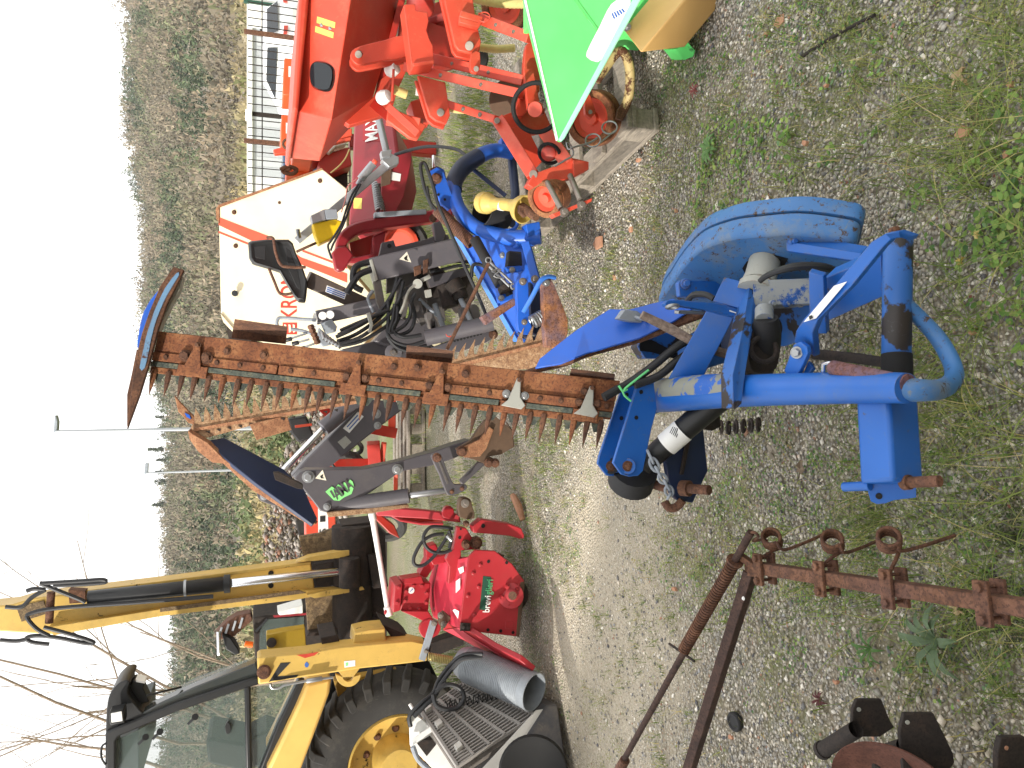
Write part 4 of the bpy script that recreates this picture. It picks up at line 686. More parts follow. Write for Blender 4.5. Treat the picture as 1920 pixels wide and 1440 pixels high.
for a, b, r in (((858, 548, 4.35), (884, 605, 4.25), 5), ((815, 570, 4.4), (834, 620, 4.35), 5)): m = t.part('piston_rod', M['greymetal'], bevel=0); m.cyl(a, b, r)
m = t.part('cylinder_eye', M['blk_rust'], bevel=0); m.cyl((848, 530, 4.36), (860, 548, 4.34), 18); m.cyl((862, 548, 4.34), (866, 560, 4.33), 14); m.cyl((835, 535, 4.4), (845, 575, 4.38), 16)
for x, y in ((870, 590), (890, 584), (806, 598), (812, 610)): m = t.part('roller', M['grey_dirty'], bevel=.004); m.plate(sm([(x - 8, y - 10), (x, y - 14), (x + 8, y - 6), (x + 12, y + 22), (x + 4, y + 26), (x - 4, y + 8)], 2, True), 4.28, .05)
bt = t.part('bottom_tube', M['grey'], bevel=0); bt.cyl((798, 634, 4.2), (924, 605, 4.1), 15); st = t.part('round_sticker', M['label'], bt, 0); st.cyl((842, 625, 4.155), (842, 625, 4.13), 6.5); sr = t.part('sticker_ring', M['redpaint'], st, 0); sr.torus((842, 625, 4.129), V((0, -1, .1)), 6, 1.2)
fp = t.part('foot_plate', M['grey'], bevel=.004); fp.plate([(806, 653), (840, 640), (917, 617), (931, 618), (934, 628), (912, 642), (862, 660)], 4.18, .05); t.bolts('bolt', M['rust_dk'], fp, [(925, 627, 4.17, 6)])
for k in range(10): gpz = t.part('cable_chain', M['black'], fp, 0); x = 846 + k * 6.2; gpz.cyl((x, 641 - k * 1.7, 4.172), (x, 641 - k * 1.7, 4.16), 2.4)
pe = t.part('pivot_disc', M['grey'], bevel=.003); pe.cyl((738, 661, 4.4), (738, 661, 4.33), 16); pe.plate([(738, 646), (764, 652), (762, 672), (738, 676)], 4.4, .05); t.bolts('bolt', M['grey_dirty'], pe, [(738, 661, 4.33, 5)])
for nm, pts, dd in (('filler_block', [(775, 505), (820, 498), (850, 520), (845, 575), (815, 600), (780, 590)], 4.62), ('filler_plate', [(850, 505), (886, 512), (892, 560), (868, 585), (848, 560)], 4.55), ('swing_frame', [(735, 600), (800, 590), (830, 610), (800, 650), (745, 655), (700, 640)], 4.66), ('swing_frame', [(640, 655), (700, 640), (740, 645), (745, 690), (690, 700), (650, 690)], 4.72)):  # dark fillers added to hide the grass between the backhoe frames
    m = t.part(nm, M['blk_rust' if 'frame' not in nm else 'grey'], bevel=.012); m.plate(pts, dd, .18)
for p in ([(818, 520), (840, 540), (846, 575)], [(786, 560), (812, 585), (832, 600)], [(700, 545), (690, 560), (700, 585)]): m = t.part('rigid_pipe', M['greymetal'], bevel=0); m.tube([(x, y, 4.4) for x, y in p], 3.4, n=4, seg=8)
# hoses
hz_ = [[(632, 640), (665, 628), (700, 605), (725, 580), (738, 548), (745, 520)], [(630, 632), (660, 618), (698, 596), (722, 572), (742, 540), (752, 522)], [(636, 645), (672, 634), (705, 612), (730, 590), (748, 560), (756, 528)], [(634, 628), (668, 612), (702, 592), (730, 580)],
       [(640, 648), (676, 640), (712, 620), (736, 600), (744, 570)], [(638, 620), (670, 606), (710, 590)], [(728, 565), (728, 600), (727, 625), (738, 640), (765, 648), (795, 640)], [(740, 570), (736, 600), (730, 622), (742, 620), (760, 608), (770, 588), (768, 570)],
       [(752, 560), (750, 590), (738, 618), (748, 628), (770, 618), (778, 592), (772, 566), (778, 550)], [(726, 628), (740, 645), (770, 655), (800, 648), (815, 654)], [(728, 634), (745, 652), (775, 660), (805, 655)], [(745, 575), (743, 600), (736, 618), (756, 632), (790, 628)],
       [(742, 586), (750, 560), (765, 540)], [(696, 490), (670, 498), (662, 512), (664, 535), (680, 545)], [(698, 505), (675, 514), (662, 530), (650, 550)], [(806, 510), (830, 505), (860, 498), (880, 500)]]
for k, h in enumerate(hz_): m = t.part('hydraulic_hose', M['hose'], bevel=0); m.tube([(x, y, 4.30 - .01 * (k % 4) + (0 if k < 13 else .1)) for x, y in h], 3.6 if k < 13 else 6 if k < 15 else 3, n=4, seg=8)
hk = t.part('hose_clamp', M['silver'], bevel=.002); hk.plate([(687, 588), (694, 585), (700, 608), (696, 624), (690, 622), (694, 610)], 4.22, .02)
cpl = t.part('hydraulic_valve', M['silver'], bevel=.003); cpl.cyl((783, 532, 4.3), (783, 532, 4.26), 9); cpl.cyl((790, 526, 4.28), (806, 518, 4.28), 4); cpl.tube([(778, 534, 4.27), (766, 546, 4.26), (757, 572, 4.25), (750, 588, 4.25)], 2.6, n=3, seg=8); cpl.plate([(797, 544), (808, 542), (810, 556), (800, 558)], 4.26, .03)
vb = t.part('valve_block', M['greymetal'], bevel=.004); vb.plate([(602, 606), (622, 598), (632, 612), (630, 622), (612, 626)], 4.40, .06); vb.plate([(598, 614), (614, 628), (622, 646), (606, 650), (594, 634)], 4.42, .06)
for k in range(6): m = t.part('valve_fitting', M['steel'], vb, .001); m.cyl((602 + k * 5, 622 + k * 4, 4.36), (608 + k * 6, 636 + k * 3, 4.33), 4); 
for k in range(5): m = t.part('valve_spool', M['rust_brown'], vb, .001); m.cyl((586 + k * 3, 612 + k * 7, 4.38), (580 + k * 3, 614 + k * 7, 4.36), 4.5)
for x, y in ((605, 592), (619, 590)): m = t.part('white_cap', M['white'], bevel=.002); m.cyl((x, y, 4.36), (x, y, 4.33), 7.5)
ml = t.part('mirror_plate', M['label'], bevel=0); ml.plate([(590, 579), (596, 600), (592, 618), (584, 606)], 4.42, .006)
lv = t.part('lever_loop', M['greymetal'], bevel=0); lv.tube([(592, 600, 4.4), (560, 598, 4.42), (530, 596, 4.44), (522, 597, 4.44), (519, 604, 4.44), (520, 612, 4.44)], 3.2, n=3, seg=8); lv.tube([(545, 617, 4.42), (566, 620, 4.42), (584, 626, 4.4)], 3.2, n=3, seg=8)
for a, b in (((548, 645), (580, 636)), ((535, 638), (575, 625)), ((560, 655), (590, 644))): m = t.part('control_lever', M['steel'], bevel=0); m.cyl((*b, 4.4), (*a, 4.42), 2); k = t.part('lever_grip', M['plastic'], m, 0); k.cyl((*a, 4.42), (a[0] + 12, a[1] - 3, 4.41), 4)
# boom, dipper, bucket
bo = t.part('boom', M['grey'], bevel=.008); bo.plate([(546, 893), (575, 860), (676, 760), (690, 748), (752, 755), (758, 766), (727, 789), (690, 818), (617, 877), (585, 893), (560, 899)], 4.5, .14)
lb = t.part('white_label', M['label'], bo, 0); lb.plate([(643, 803), (671, 772), (682, 781), (655, 812)], 4.497, .002)
for k in range(2): m = t.part('label_lines', M['bluelabel'], lb, 0); m.plate([(650 + k * 4, 800 + k * 4), (670 + k * 4, 778 + k * 4), (671.5 + k * 4, 779.5 + k * 4), (651.5 + k * 4, 801.5 + k * 4)], 4.495, .001)
pt_ = t.part('rating_plate', M['silver'], bo, 0); pt_.plate([(633, 829), (648, 817), (659, 829), (645, 842)], 4.497, .003)
t.bolts('bolt', M['steel'], bo, [(706, 776, 4.5, 6), (708, 798, 4.5, 5)])
cy = t.part('boom_cylinder', M['grey'], bevel=.002); cy.cyl((606, 803, 4.42), (668, 752, 4.45), 15); cr = t.part('chrome_rod', M['chrome'], cy, 0); cr.cyl((530, 884, 4.38), (607, 803, 4.42), 6.5)
jt = t.part('boom_knuckle', M['grey'], bevel=.004); jt.plate(sm([(482, 930), (484, 922), (492, 921), (520, 936), (528, 944), (515, 948), (490, 940)], 2, True), 4.55, .1); t.bolts('bolt', M['steel'], jt, [(495, 931, 4.55, 5)])
di = t.part('dipper_arm', M['grey'], bevel=.006); di.plate([(552, 897), (562, 886), (575, 881), (683, 879), (745, 866), (810, 848), (850, 834), (884, 824), (882, 846), (845, 862), (810, 873), (752, 884), (694, 924), (640, 950), (612, 961), (600, 958), (585, 938)], 4.2, .14)
t.bolts('bolt', M['steel'], di, [(578, 894, 4.2, 8), (745, 880, 4.2, 7), (613, 950, 4.2, 5)])
tri = t.part('warning_triangle', plain('cream_sticker', 'e6e0cc', .5), di, 0); tri.plate([(605, 881), (591, 897), (612, 901)], 4.197, .002); tm = t.part('triangle_mark', M['inkblack'], tri, 0); tm.plate([(600, 893), (606, 889), (605, 895), (608, 897), (602, 897)], 4.195, .001)
q = PLANE((600, 900, 4.197), (680, 890, 4.197), (620, 950, 4.197)); lo = t.part('logo', M['greenink'], di, 0); right = (q(668, 905) - q(625, 936)).normalized(); upv = (q(610, 910) - q(650, 930)); 
lo.plate([(610, 922), (616, 917), (622, 912), (628, 916), (634, 908), (640, 912), (645, 904), (651, 907), (656, 899), (661, 903), (664, 912), (659, 926), (646, 932), (636, 939), (626, 938), (618, 930)], pl=q, th=.0015, off=-.002)
right = (q(655, 905) - q(620, 930)).normalized(); up2 = (q(612, 914) - q(640, 936)); up2 = (up2 - right * up2.dot(right)).normalized(); lt = t.part('logo_letters', M['grey'], lo, 0); lt.text('AMA', q(632, 937) + q.n * .004, right, up2, (q(618, 926) - q(638, 938)).length / .80, .001, .62)
for k in range(4): m = t.part('logo_slot', M['grey'], lo, 0); a = (626 + k * 9.5, 934 - k * 6.5); m.plate([a, (a[0] + 3, a[1] - 2), (a[0] - 5, a[1] - 15), (a[0] - 8, a[1] - 13)], pl=q, th=.001, off=-.004)
dc = t.part('dipper_cylinder', M['grey'], bevel=.002); dc.cyl((622, 950, 4.25), (767, 929, 4.15), 14); r_ = t.part('chrome_rod', M['steel'], dc, 0); r_.cyl((767, 929, 4.15), (834, 920, 4.12), 6)
wb = t.part('worn_guard', M['rust_straw'], bevel=.003); wb.plate([(613, 961), (765, 945), (768, 951), (700, 962), (616, 970)], 4.18, .06)
li = t.part('bucket_link', M['grey'], bevel=.004); li.plate(sm([(809, 858), (814, 851), (825, 851), (830, 860), (847, 902), (856, 908), (874, 909), (875, 917), (860, 926), (843, 929), (836, 922), (824, 890)], 2, True), 4.08, .03); l2 = t.part('link_recess', M['grey_dirty'], li, .001); l2.plate([(822, 866), (826, 866), (842, 905), (838, 908)], 4.076, .006)
t.bolts('bolt', M['rust_brown'], li, [(819, 858, 4.08, 6), (866, 916, 4.08, 3), (847, 922, 4.08, 3)])
l3 = t.part('bucket_link', M['grey'], bevel=.004); l3.plate([(862, 902), (897, 866), (912, 869), (868, 910)], 4.16, .03)
bk = t.part('digging_bucket', M['brown'], bevel=.004)
bk.plate([(856, 842), (883, 826), (900, 800), (912, 786), (918, 771), (960, 806), (964, 838), (940, 852), (918, 856), (934, 864), (934, 872), (920, 874), (890, 862), (868, 856)], 4.12, .04); bs_ = [(884, 826), (902, 800), (913, 780), (917, 765)]
bk.strip([(x, y, 4.12) for x, y in bs_], [(x + 8, y + 4, 4.6) for x, y in bs_], .02); bk.strip([(961, 806, 4.12), (965, 838, 4.12)], [(950, 790, 4.6), (952, 820, 4.6)], .02)
bp_ = t.part('bucket_ear', M['rust_or'], bk, .003); bp_.plate([(860, 848), (870, 838), (900, 824), (918, 800), (926, 806), (912, 842), (900, 856), (872, 858)], 4.10, .03); t.bolts('bolt', M['rust_dk'], bp_, [(866, 846, 4.10, 7), (916, 868, 4.10, 6), (928, 868, 4.10, 6)])
t.done()
# ================================================================ SECOND BLUE MOWER (behind)
t = Thing('sickle_mower', 'smaller blue sickle bar mower with round tube hoop and yellow drive shaft, behind the first', 'mower', Z(990, 480, 0))
D = 3.75
ho = t.part('tube_hoop', M['blue2'], bevel=0); ho.tube([(962, 288, 3.95), (930, 282, 3.95), (898, 293, 3.92), (868, 314, 3.88), (852, 340, 3.82), (851, 368, 3.76), (864, 398, 3.70), (888, 424, 3.64), (924, 439, 3.58), (964, 446, 3.52), (1014, 443, 3.46)], [12, 13, 15, 16, 15, 14, 14, 14, 15, 15], n=4, seg=18)
hb = t.part('hoop_sleeve', M['navy'], ho, 0); hb.tube([(898, 293, 3.92), (868, 314, 3.88), (852, 340, 3.82), (852, 358, 3.78)], [15.5, 16.8, 16, 15], n=3, seg=18)
br = t.part('top_bracket', M['blue2'], bevel=.003); br.plate([(804, 322), (819, 313), (832, 322), (842, 350), (853, 377), (843, 393), (827, 382), (816, 357)], 3.72, .04); br.plate([(808, 318), (820, 311), (833, 318), (838, 338), (830, 330)], 3.82, .02)
t.bolts('bolt', M['rust_brown'], br, [(818, 335, 3.72, 7)]); t.bolts('bolt_hole', M['black'], br, [(815, 347, 3.718, 2.5), (822, 365, 3.718, 2.5), (834, 374, 3.718, 2.5)], n=V((0, -1, 0)), hole=True)
pn = t.part('hitch_pin', M['chrome'], br, 0); pn.cyl((815, 326, 3.74), (813, 293, 3.80), 3.5); pr = t.part('rusty_collar', M['rust_brown'], br, .002); pr.plate([(806, 316), (820, 311), (826, 324), (812, 330)], 3.74, .05)
vt = t.part('rear_tube', M['navy'], bevel=0); vt.tube([(960, 300, 4.0), (966, 360, 3.9), (962, 420, 3.7)], 8.5, seg=14); vt2 = t.part('tube_end', M['blue2'], vt, .003); vt2.plate([(940, 258), (958, 262), (962, 284), (942, 282)], 3.96, .06)
ds = t.part('diagonal_stay', M['navy'], bevel=.002); ds.beam((884, 315, 3.95), (948, 367, 3.85), 8, 5)
es = t.part('end_socket', M['blue2'], bevel=.004); es.plate([(986, 420), (1012, 415), (1016, 440), (990, 444)], 3.44, .07); es = t.part('end_socket', M['blue2'], bevel=.004); es.plate([(968, 452), (1004, 450), (1005, 460), (970, 463)], 3.48, .06); es = t.part('hook_base', M['blue2'], bevel=.004); es.plate([(950, 398), (966, 396), (968, 404), (951, 406)], 3.6, .03)
lp = t.part('hook_loop', M['blue2'], bevel=0); lp.tube([(966, 404, 3.55), (970, 420, 3.53), (962, 430, 3.52), (948, 432, 3.52)], 3.5, n=3, seg=8)
tb = t.part('guard_tub', M['rubber'], bevel=0); a = P(918, 372, 3.72); ax = (P(922, 410, 3.58) - a).normalized(); tb.lathe(P(920, 398, 3.62), V((.1, -.35, .9)), [(-.08, 0), (-.08, .08), (.05, .085), (.052, .080), (-.06, .074), (-.06, 0)], 28)
pc = t.part('shaft_cone', M['pto'], bevel=0); pc.cyl((905, 380, 3.56), (914, 381, 3.52), 20, 20); pc.cyl((914, 381, 3.52), (930, 382, 3.47), 19, 11)
ps = t.part('drive_shaft', M['pto'], pc, 0); ps.cyl((924, 381, 3.48), (968, 386, 3.34), 11); pl_ = t.part('shaft_label', M['label'], ps, 0); pl_.cyl((938, 383, 3.44), (944, 384, 3.415), 11.4)
be = t.part('shaft_bell', M['pto'], pc, 0); a, b = P(958, 384, 3.36), P(992, 396, 3.26); k = ppx(a); L = (b - a).length; be.lathe(a, b - a, [(0, 10 * k), (L * .2, 14 * k), (L * .5, 24 * k), (L * .75, 27 * k), (L * .76, 25 * k), (L * .5, 20 * k), (L * .3, 0)], 24)
yk = t.part('rusty_yoke', M['rust_brown'], pc, .002); yk.cyl((978, 388, 3.29), (1002, 404, 3.22), 9); yk.cyl((999, 402, 3.225), (1006, 407, 3.20), 8); yk.plate([(974, 384), (990, 390), (996, 402), (984, 406), (974, 396)], 3.25, .03)
sg = t.part('coil_spring', M['rust_brown'], bevel=0); sg.helix((820, 394, 3.70), (886, 458, 3.62), 10, 2.3, 24); sg.tube([(886, 460, 3.62), (900, 472, 3.60), (916, 486, 3.58)], 1.5, seg=6)
for h in ([(812, 392), (798, 360), (790, 325), (789, 309), (796, 306), (803, 322), (812, 348), (822, 385), (838, 420), (858, 468), (874, 505), (890, 540), (905, 575), (915, 600)], [(800, 350), (806, 378), (818, 394)], [(884, 520), (886, 500), (894, 495), (908, 500), (922, 515)]):
    m = t.part('hydraulic_hose', M['hose'], bevel=0); m.tube([(x, y, 3.55) for x, y in h], 3.4, n=4, seg=8)
pan = t.part('base_pan', M['blue2'], bevel=.004); q = PLANE((857, 444, 3.85), (985, 455, 3.50), (967, 642, 3.55)); pan.plate([(857, 444), (880, 440), (986, 450), (1005, 520), (1012, 575), (975, 642), (966, 640)], pl=q, th=.04)
pe = t.part('pan_edge', paint('light_blue_edge', '4a86d8', .4, .2), pan, .001); pe.plate([(855, 445), (863, 443), (975, 640), (966, 641)], pl=q, th=.05, off=-.015)
t.bolts('bolt', M['steel'], pan, [(q(942, 479), 4), (q(905, 473), 3)], n=q.n)
fr = t.part('pan_frame', M['blue2'], bevel=.004); fr.beam((985, 455, 3.42), (1010, 545, 3.36), 16, 14); fr = t.part('pan_bracket', M['blue2'], bevel=.003); fr.plate([(948, 500), (976, 498), (982, 508), (952, 512)], 3.42, .04); fr = t.part('pan_bracket', M['blue2'], bevel=.003); fr.plate([(934, 554), (962, 546), (962, 560), (937, 568)], 3.40, .04)
t.bolts('bolt', M['steel'], fr, [(960, 506, 3.42, 4), (940, 559, 3.40, 4)])
bc = t.part('black_cylinder', M['rubber'], bevel=0); bc.cyl((890, 448, 3.55), (938, 535, 3.44), 10); bc.cyl((940, 525, 3.42), (956, 554, 3.40), 7); bc2 = t.part('rusty_joint', M['blk_rust'], bc, .002); bc2.cyl((946, 538, 3.40), (950, 548, 3.39), 14)
bb = t.part('black_bracket', M['rubber'], bevel=.004); bb.plate([(955, 470), (978, 472), (980, 498), (952, 500)], 3.45, .05)
tk = t.part('turnbuckle', M['steel'], bevel=0); tk.cyl((919, 492, 3.40), (960, 530, 3.36), 2.6); tk.cyl((915, 497, 3.40), (955, 537, 3.36), 2.6); tk.torus((916, 488, 3.40), V((.1, -1, .2)), 5, 1.6); tk.torus((963, 537, 3.35), V((.1, -1, .2)), 5, 2, arc=.75); tk.tube([(930, 512, 3.38), (922, 508, 3.37), (940, 505, 3.37), (926, 518, 3.37), (945, 522, 3.37)], 1.5, n=3, seg=6)
lk = t.part('link_plate', M['blue2'], bevel=.003); lk.plate(sm([(969, 531), (979, 522), (991, 529), (993, 598), (1000, 620), (990, 628), (972, 620), (970, 580)], 2, True), 3.26, .03); t.bolts('bolt', M['pin'], lk, [(980, 528, 3.26, 5), (983, 604, 3.26, 4), (1003, 523, 3.3, 5)])
cu = t.part('strap_curve', M['navy'], bevel=.003); cu.tube([(972, 622, 3.28), (990, 634, 3.27), (1012, 634, 3.27), (1024, 628, 3.28)], 5, n=3, seg=8)
hn = t.part('handle_rod', paint('light_blue_rod', '3a7cdc', .4, .2), bevel=0); hn.tube([(981, 586, 3.2), (1000, 552, 3.18), (1014, 526, 3.17), (1028, 519, 3.18), (1040, 521, 3.2)], 4.5, n=3, seg=10)
bk = t.part('back_plate', M['navy'], bevel=.003); bk.plate([(994, 528), (1022, 560), (1022, 640), (996, 622)], 3.36, .03)
sv = t.part('silver_spring', M['steel'], bevel=0); sv.helix((998, 604, 3.24), (1020, 592, 3.24), 11, 3, 5)
sh = t.part('inner_shoe', M['blue_rust'], bevel=.003); sh.plate([(1019, 524), (1032, 521), (1040, 535), (1058, 580), (1065, 600), (1065, 625), (1058, 640), (1046, 653), (1024, 650), (1021, 600)], 3.18, .05); t.bolts('bolt', M['steel'], sh, [(1024, 530, 3.18, 5)])
ab = t.part('angle_bracket', M['blue_rust'], bevel=.003); ab.plate([(902, 594), (964, 559), (970, 570), (912, 609)], 3.3, .04)
rd = t.part('stay_rod', M['rust_dk'], bevel=0); rd.cyl((916, 494, 3.35), (838, 655, 3.4), 3.6)
# its bar, slanting up to the left
ds_ = lambda x: np.interp(x, [330, 1030], [3.75, 3.22])
br = t.part('cutter_bar', M['rust_straw'], bevel=.002); e0 = [(1030, 628), (1020, 634), (850, 674), (669, 742), (500, 770), (362, 794), (356, 805)]; e1 = [(1034, 672), (1020, 692), (985, 692), (850, 702), (650, 756), (500, 790), (359, 829)]
br.strip([(x, y, ds_(x)) for x, y in e0], [(x, y, ds_(x)) for x, y in e1], .02)
b2 = t.part('keeper_strip', M['rust_or'], br, .001); b2.strip([(x, y + 8, ds_(x) - .012) for x, y in ((1015, 634), (850, 676), (669, 743), (500, 771), (364, 795))], [(x, y + 14, ds_(x) - .012) for x, y in ((1015, 634), (850, 678), (669, 743), (500, 771), (364, 795))], .01)
N = 36
for i in range(N):
    x = 372 + i * (1012 - 372) / (N - 1); y = float(np.interp(x, [362, 500, 669, 850, 1023], [796, 772, 744, 676, 634])); d0 = float(ds_(x)); m = t.part('finger', M['rust_straw'], br, .0006); j = random.uniform(-2, 2)
    tip = (x + 8 + j * .4 - 14 * (x < 600), y - 31 + j); m.plate([(x - 8, y + 3), (x + 7, y + 1), (x + 4, y - 12), tip, (x - 3 - 5 * (x < 600), y - 13)], d0 - .004, .012)
for i in range(14): x = 385 + i * 20; y = float(np.interp(x, [362, 500, 669], [796, 772, 744])) + 17; m = t.part('knife_slot', M['blk_rust'], br, 0); m.plate([(x, y), (x + 9, y - 2), (x + 8, y + 4), (x + 5, y + 2)], float(ds_(x)) - .008, .004)
gp_ = t.part('guard_plate', M['rust_or'], br, .002); gp_.plate([(468, 796), (538, 778), (547, 806), (481, 825)], 3.6, .02)
tip = t.part('bar_tip', M['rust_or'], br, .003); tip.plate([(327, 741), (338, 754), (364, 781), (366, 796), (353, 793), (344, 782), (334, 772)], 3.72, .03); tb_ = t.part('blue_remnant', M['blue2'], tip, 0); tb_.plate([(346, 774), (355, 778), (358, 786), (350, 782)], 3.715, .004)
dv = t.part('swath_board', M['navy'], bevel=.004); dv.plate([(386, 826), (420, 820), (533, 880), (570, 917), (595, 972), (588, 983), (480, 905), (420, 857)], pl=PLANE((386, 826, 3.7), (595, 972, 3.62), (533, 880, 3.8)), th=.02)
de = t.part('board_edge', M['rust_or'], dv, .002); de.plate([(354, 806), (362, 812), (391, 829), (420, 858), (482, 904), (594, 981), (584, 985), (475, 918), (420, 868), (400, 866), (373, 845), (357, 822)], pl=PLANE((356, 811, 3.7), (592, 981, 3.60), (391, 829, 3.68)), th=.03, off=-.01)
dl = t.part('board_lug', M['blk_rust'], dv, .003); dl.plate([(512, 886), (522, 885), (568, 908), (568, 918), (556, 916), (516, 900)], 3.58, .04)
t.done()
# ================================================================ RED ROTARY TILLER, GREY PIPE, GRATE MACHINE
t = Thing('rotary_tiller', 'raspberry red rotary tiller with bolted gearbox and curved hood, beside the yellow loader', 'tiller', Z(985, 1110, 0))
d = 4.35; YB = V((0, .75, .02))
side = [(879, 1044), (891, 1031), (928, 1033), (960, 1057), (983, 1089), (982, 1105), (973, 1194), (883, 1184), (863, 1180), (863, 1165), (870, 1110)]
sp_ = t.part('side_plate', M['rota'], bevel=.004); sp_.plate(side, d, .02)
lwp = t.part('worn_skid', M['brown'], sp_, .002); lwp.plate([(976, 1092), (984, 1090), (983, 1106), (974, 1195), (968, 1192)], d - .004, .012)
hd = t.part('hood', paint('sky_lit_red_hood', 'c8384a', .3, .15, '6a3a30', .3, 'b87880'), bevel=.004); a = [P(x, y, d + .01) for x, y in ((863, 1180), (870, 1110), (879, 1044))]; b = [P(x, y, d + .85) for x, y in ((806, 1136), (803, 1092), (812, 1062))]  # sky sheen on the hood top painted in as a pinker red
mid = [(p + q) / 2 + V((0, 0, .07)) for p, q in zip(a, b)]
for A_, B_ in ((a, mid), (mid, b)): hd.strip(A_, B_, 0, ext=V((0, .01, -.02)))
hd2 = t.part('hood_front', M['rota'], hd, .004); hd2.plate([(846, 1048), (879, 1044), (872, 1100), (866, 1108), (850, 1080)], d + .2, .02)
fl = t.part('bearing_flange', M['rota'], sp_, .002); fl.cyl((958, 1117, d), (958, 1117, d - .018), 24); hb = t.part('bearing_hub', M['rota'], fl, .002); hb.cyl((960, 1117, d - .01), (960, 1117, d - .05), 11); hc = t.part('hub_cap', M['rust_brown'], fl, .001); hc.cyl((961, 1117, d - .045), (961, 1117, d - .06), 8)
t.bolts('bolt', M['rota'], fl, [(958 + 17 * math.cos(g), 1117 + 18 * math.sin(g), d - .018, 3) for g in (.5, 1.75, 3.0, 4.3, 5.5)], .012)
t.bolts('bolt', M['rota'], sp_, [(x, y, d, 3.2) for x, y in ((900, 1059), (887, 1075), (897, 1100), (877, 1117), (889, 1152))], .01); t.bolts('bolt_hole', M['black'], sp_, [(x, y, d - .002, 3) for x, y in ((916, 1053), (950, 1055), (915, 1181), (939, 1183), (962, 1186))], n=V((0, -1, 0)), hole=True)
rl = t.part('wear_pad', M['rota'], sp_, .002); rl.plate([(948, 1166), (963, 1165), (963, 1179), (947, 1179)], d - .002, .012); br = t.part('blade_lug', M['blk_rust'], sp_, .002); br.plate([(864, 1168), (883, 1169), (881, 1184), (863, 1183)], d - .012, .014); t.bolts('bolt', M['blk_rust'], br, [(869, 1176, d - .012, 3.5), (877, 1176, d - .012, 3.5)])
lg = t.part('logo_field', M['darkgreen'], sp_, 0); lg.plate([(906, 1080), (921, 1082), (914, 1145), (899, 1143)], d - .002, .002)
o = P(917, 1149, d - .005); right = (P(922, 1081, d) - P(914, 1147, d)).normalized(); upv = V((0, 0, 1)) - right * right.z; L = (P(917, 1084, d) - P(914, 1147, d)).length; wl = t.part('logo_white', M['label'], lg, 0); wl.text('brevi', o, right, upv, .058, .001, .86)
wg = t.part('logo_green', plain('leaf_green_print', '4a9a6a', .5), lg, 0); wg.text('glieri', o + right * .106, right, upv, .058, .001, .80)
hl = t.part('hood_marks', M['label'], hd, 0); q = PLANE(a[1], a[2], mid[1])
for p in ([(862, 1066), (872, 1062), (873, 1072), (866, 1076)], [(858, 1090), (866, 1084), (866, 1104), (858, 1112)], [(856, 1142), (864, 1146), (862, 1160), (852, 1144)]): hl = t.part('hood_mark', M['label'], hd, 0); hl.plate(p, pl=q, th=.001, off=-.012)
gb = t.part('gearbox', M['rota'], bevel=.008); gb.plate([(755, 1093), (808, 1093), (803, 1148), (750, 1145)], 4.75, .2); gf = t.part('gearbox_flange', M['rota'], gb, .004); gf.plate([(741, 1098), (755, 1094), (750, 1145), (737, 1149)], 4.72, .22)
gs = t.part('gearbox_skirt', M['rota'], gb, .004); gs.plate([(752, 1146), (803, 1146), (812, 1160), (796, 1166), (780, 1158)], 4.72, .1)
t.bolts('bolt', M['rota'], gb, [(x, y, 4.75, 3.4) for x, y in ((775, 1098), (791, 1098), (800, 1112), (799, 1130), (786, 1141), (769, 1140), (759, 1126), (761, 1108))], .015); t.bolts('bolt', M['rota'], gf, [(x, y, 4.72, 3.2) for x, y in ((747, 1101), (744, 1130))], .012)
rs = t.part('round_sticker', M['label'], gb, 0); rs.cyl((771, 1107, 4.748), (771, 1107, 4.744), 6); rb = t.part('sticker_mark', M['bluelabel'], rs, 0); rb.plate([(768, 1110), (774, 1103), (775, 1109), (771, 1112)], 4.743, .001)
ha = t.part('headstock_arch', M['rota'], bevel=.006); ha.strip([(706, 958, 4.75), (726, 954, 4.72), (746, 953, 4.7), (800, 957, 4.65), (862, 965, 4.6)], [(708, 968, 4.75), (726, 968, 4.72), (746, 970, 4.7), (800, 973, 4.65), (864, 980, 4.6)], .06); ha.strip([(728, 966, 4.85), (750, 978, 4.85), (790, 985, 4.85), (832, 985, 4.8)], [(733, 963, 4.85), (752, 973, 4.85), (790, 980, 4.85), (832, 980, 4.8)], .05)
hi = t.part('arch_inner', M['red_dk'], ha, .002); hi.plate([(740, 970), (790, 972), (830, 977), (830, 984), (790, 982), (755, 976)], 4.88, .03)
lu = t.part('lift_lug', M['brown'], bevel=.004); lu.plate(sm([(862, 938), (870, 933), (882, 936), (886, 950), (890, 972), (862, 970)], 2, True), 4.5, .06); pn = t.part('lift_pin', M['pin'], lu, .001); pn.cyl((872, 944, 4.5), (872, 944, 4.45), 8); pn.cyl((874, 943, 4.45), (875, 942, 4.40), 5)
l2 = t.part('top_lug', M['rota'], bevel=.004); l2.plate(sm([(832, 955), (840, 949), (850, 953), (852, 972), (830, 970)], 2, True), 4.6, .04)
bl = t.part('side_bracket', M['rota'], bevel=.004); bl.plate([(886, 987), (902, 974), (957, 983), (978, 991), (983, 1004), (982, 1010), (973, 1010), (957, 1005), (917, 1001), (888, 999)], 4.45, .08); t.bolts('bolt_hole', M['black'], bl, [(906, 986, 4.448, 4)], n=V((0, -1, 0)), hole=True)
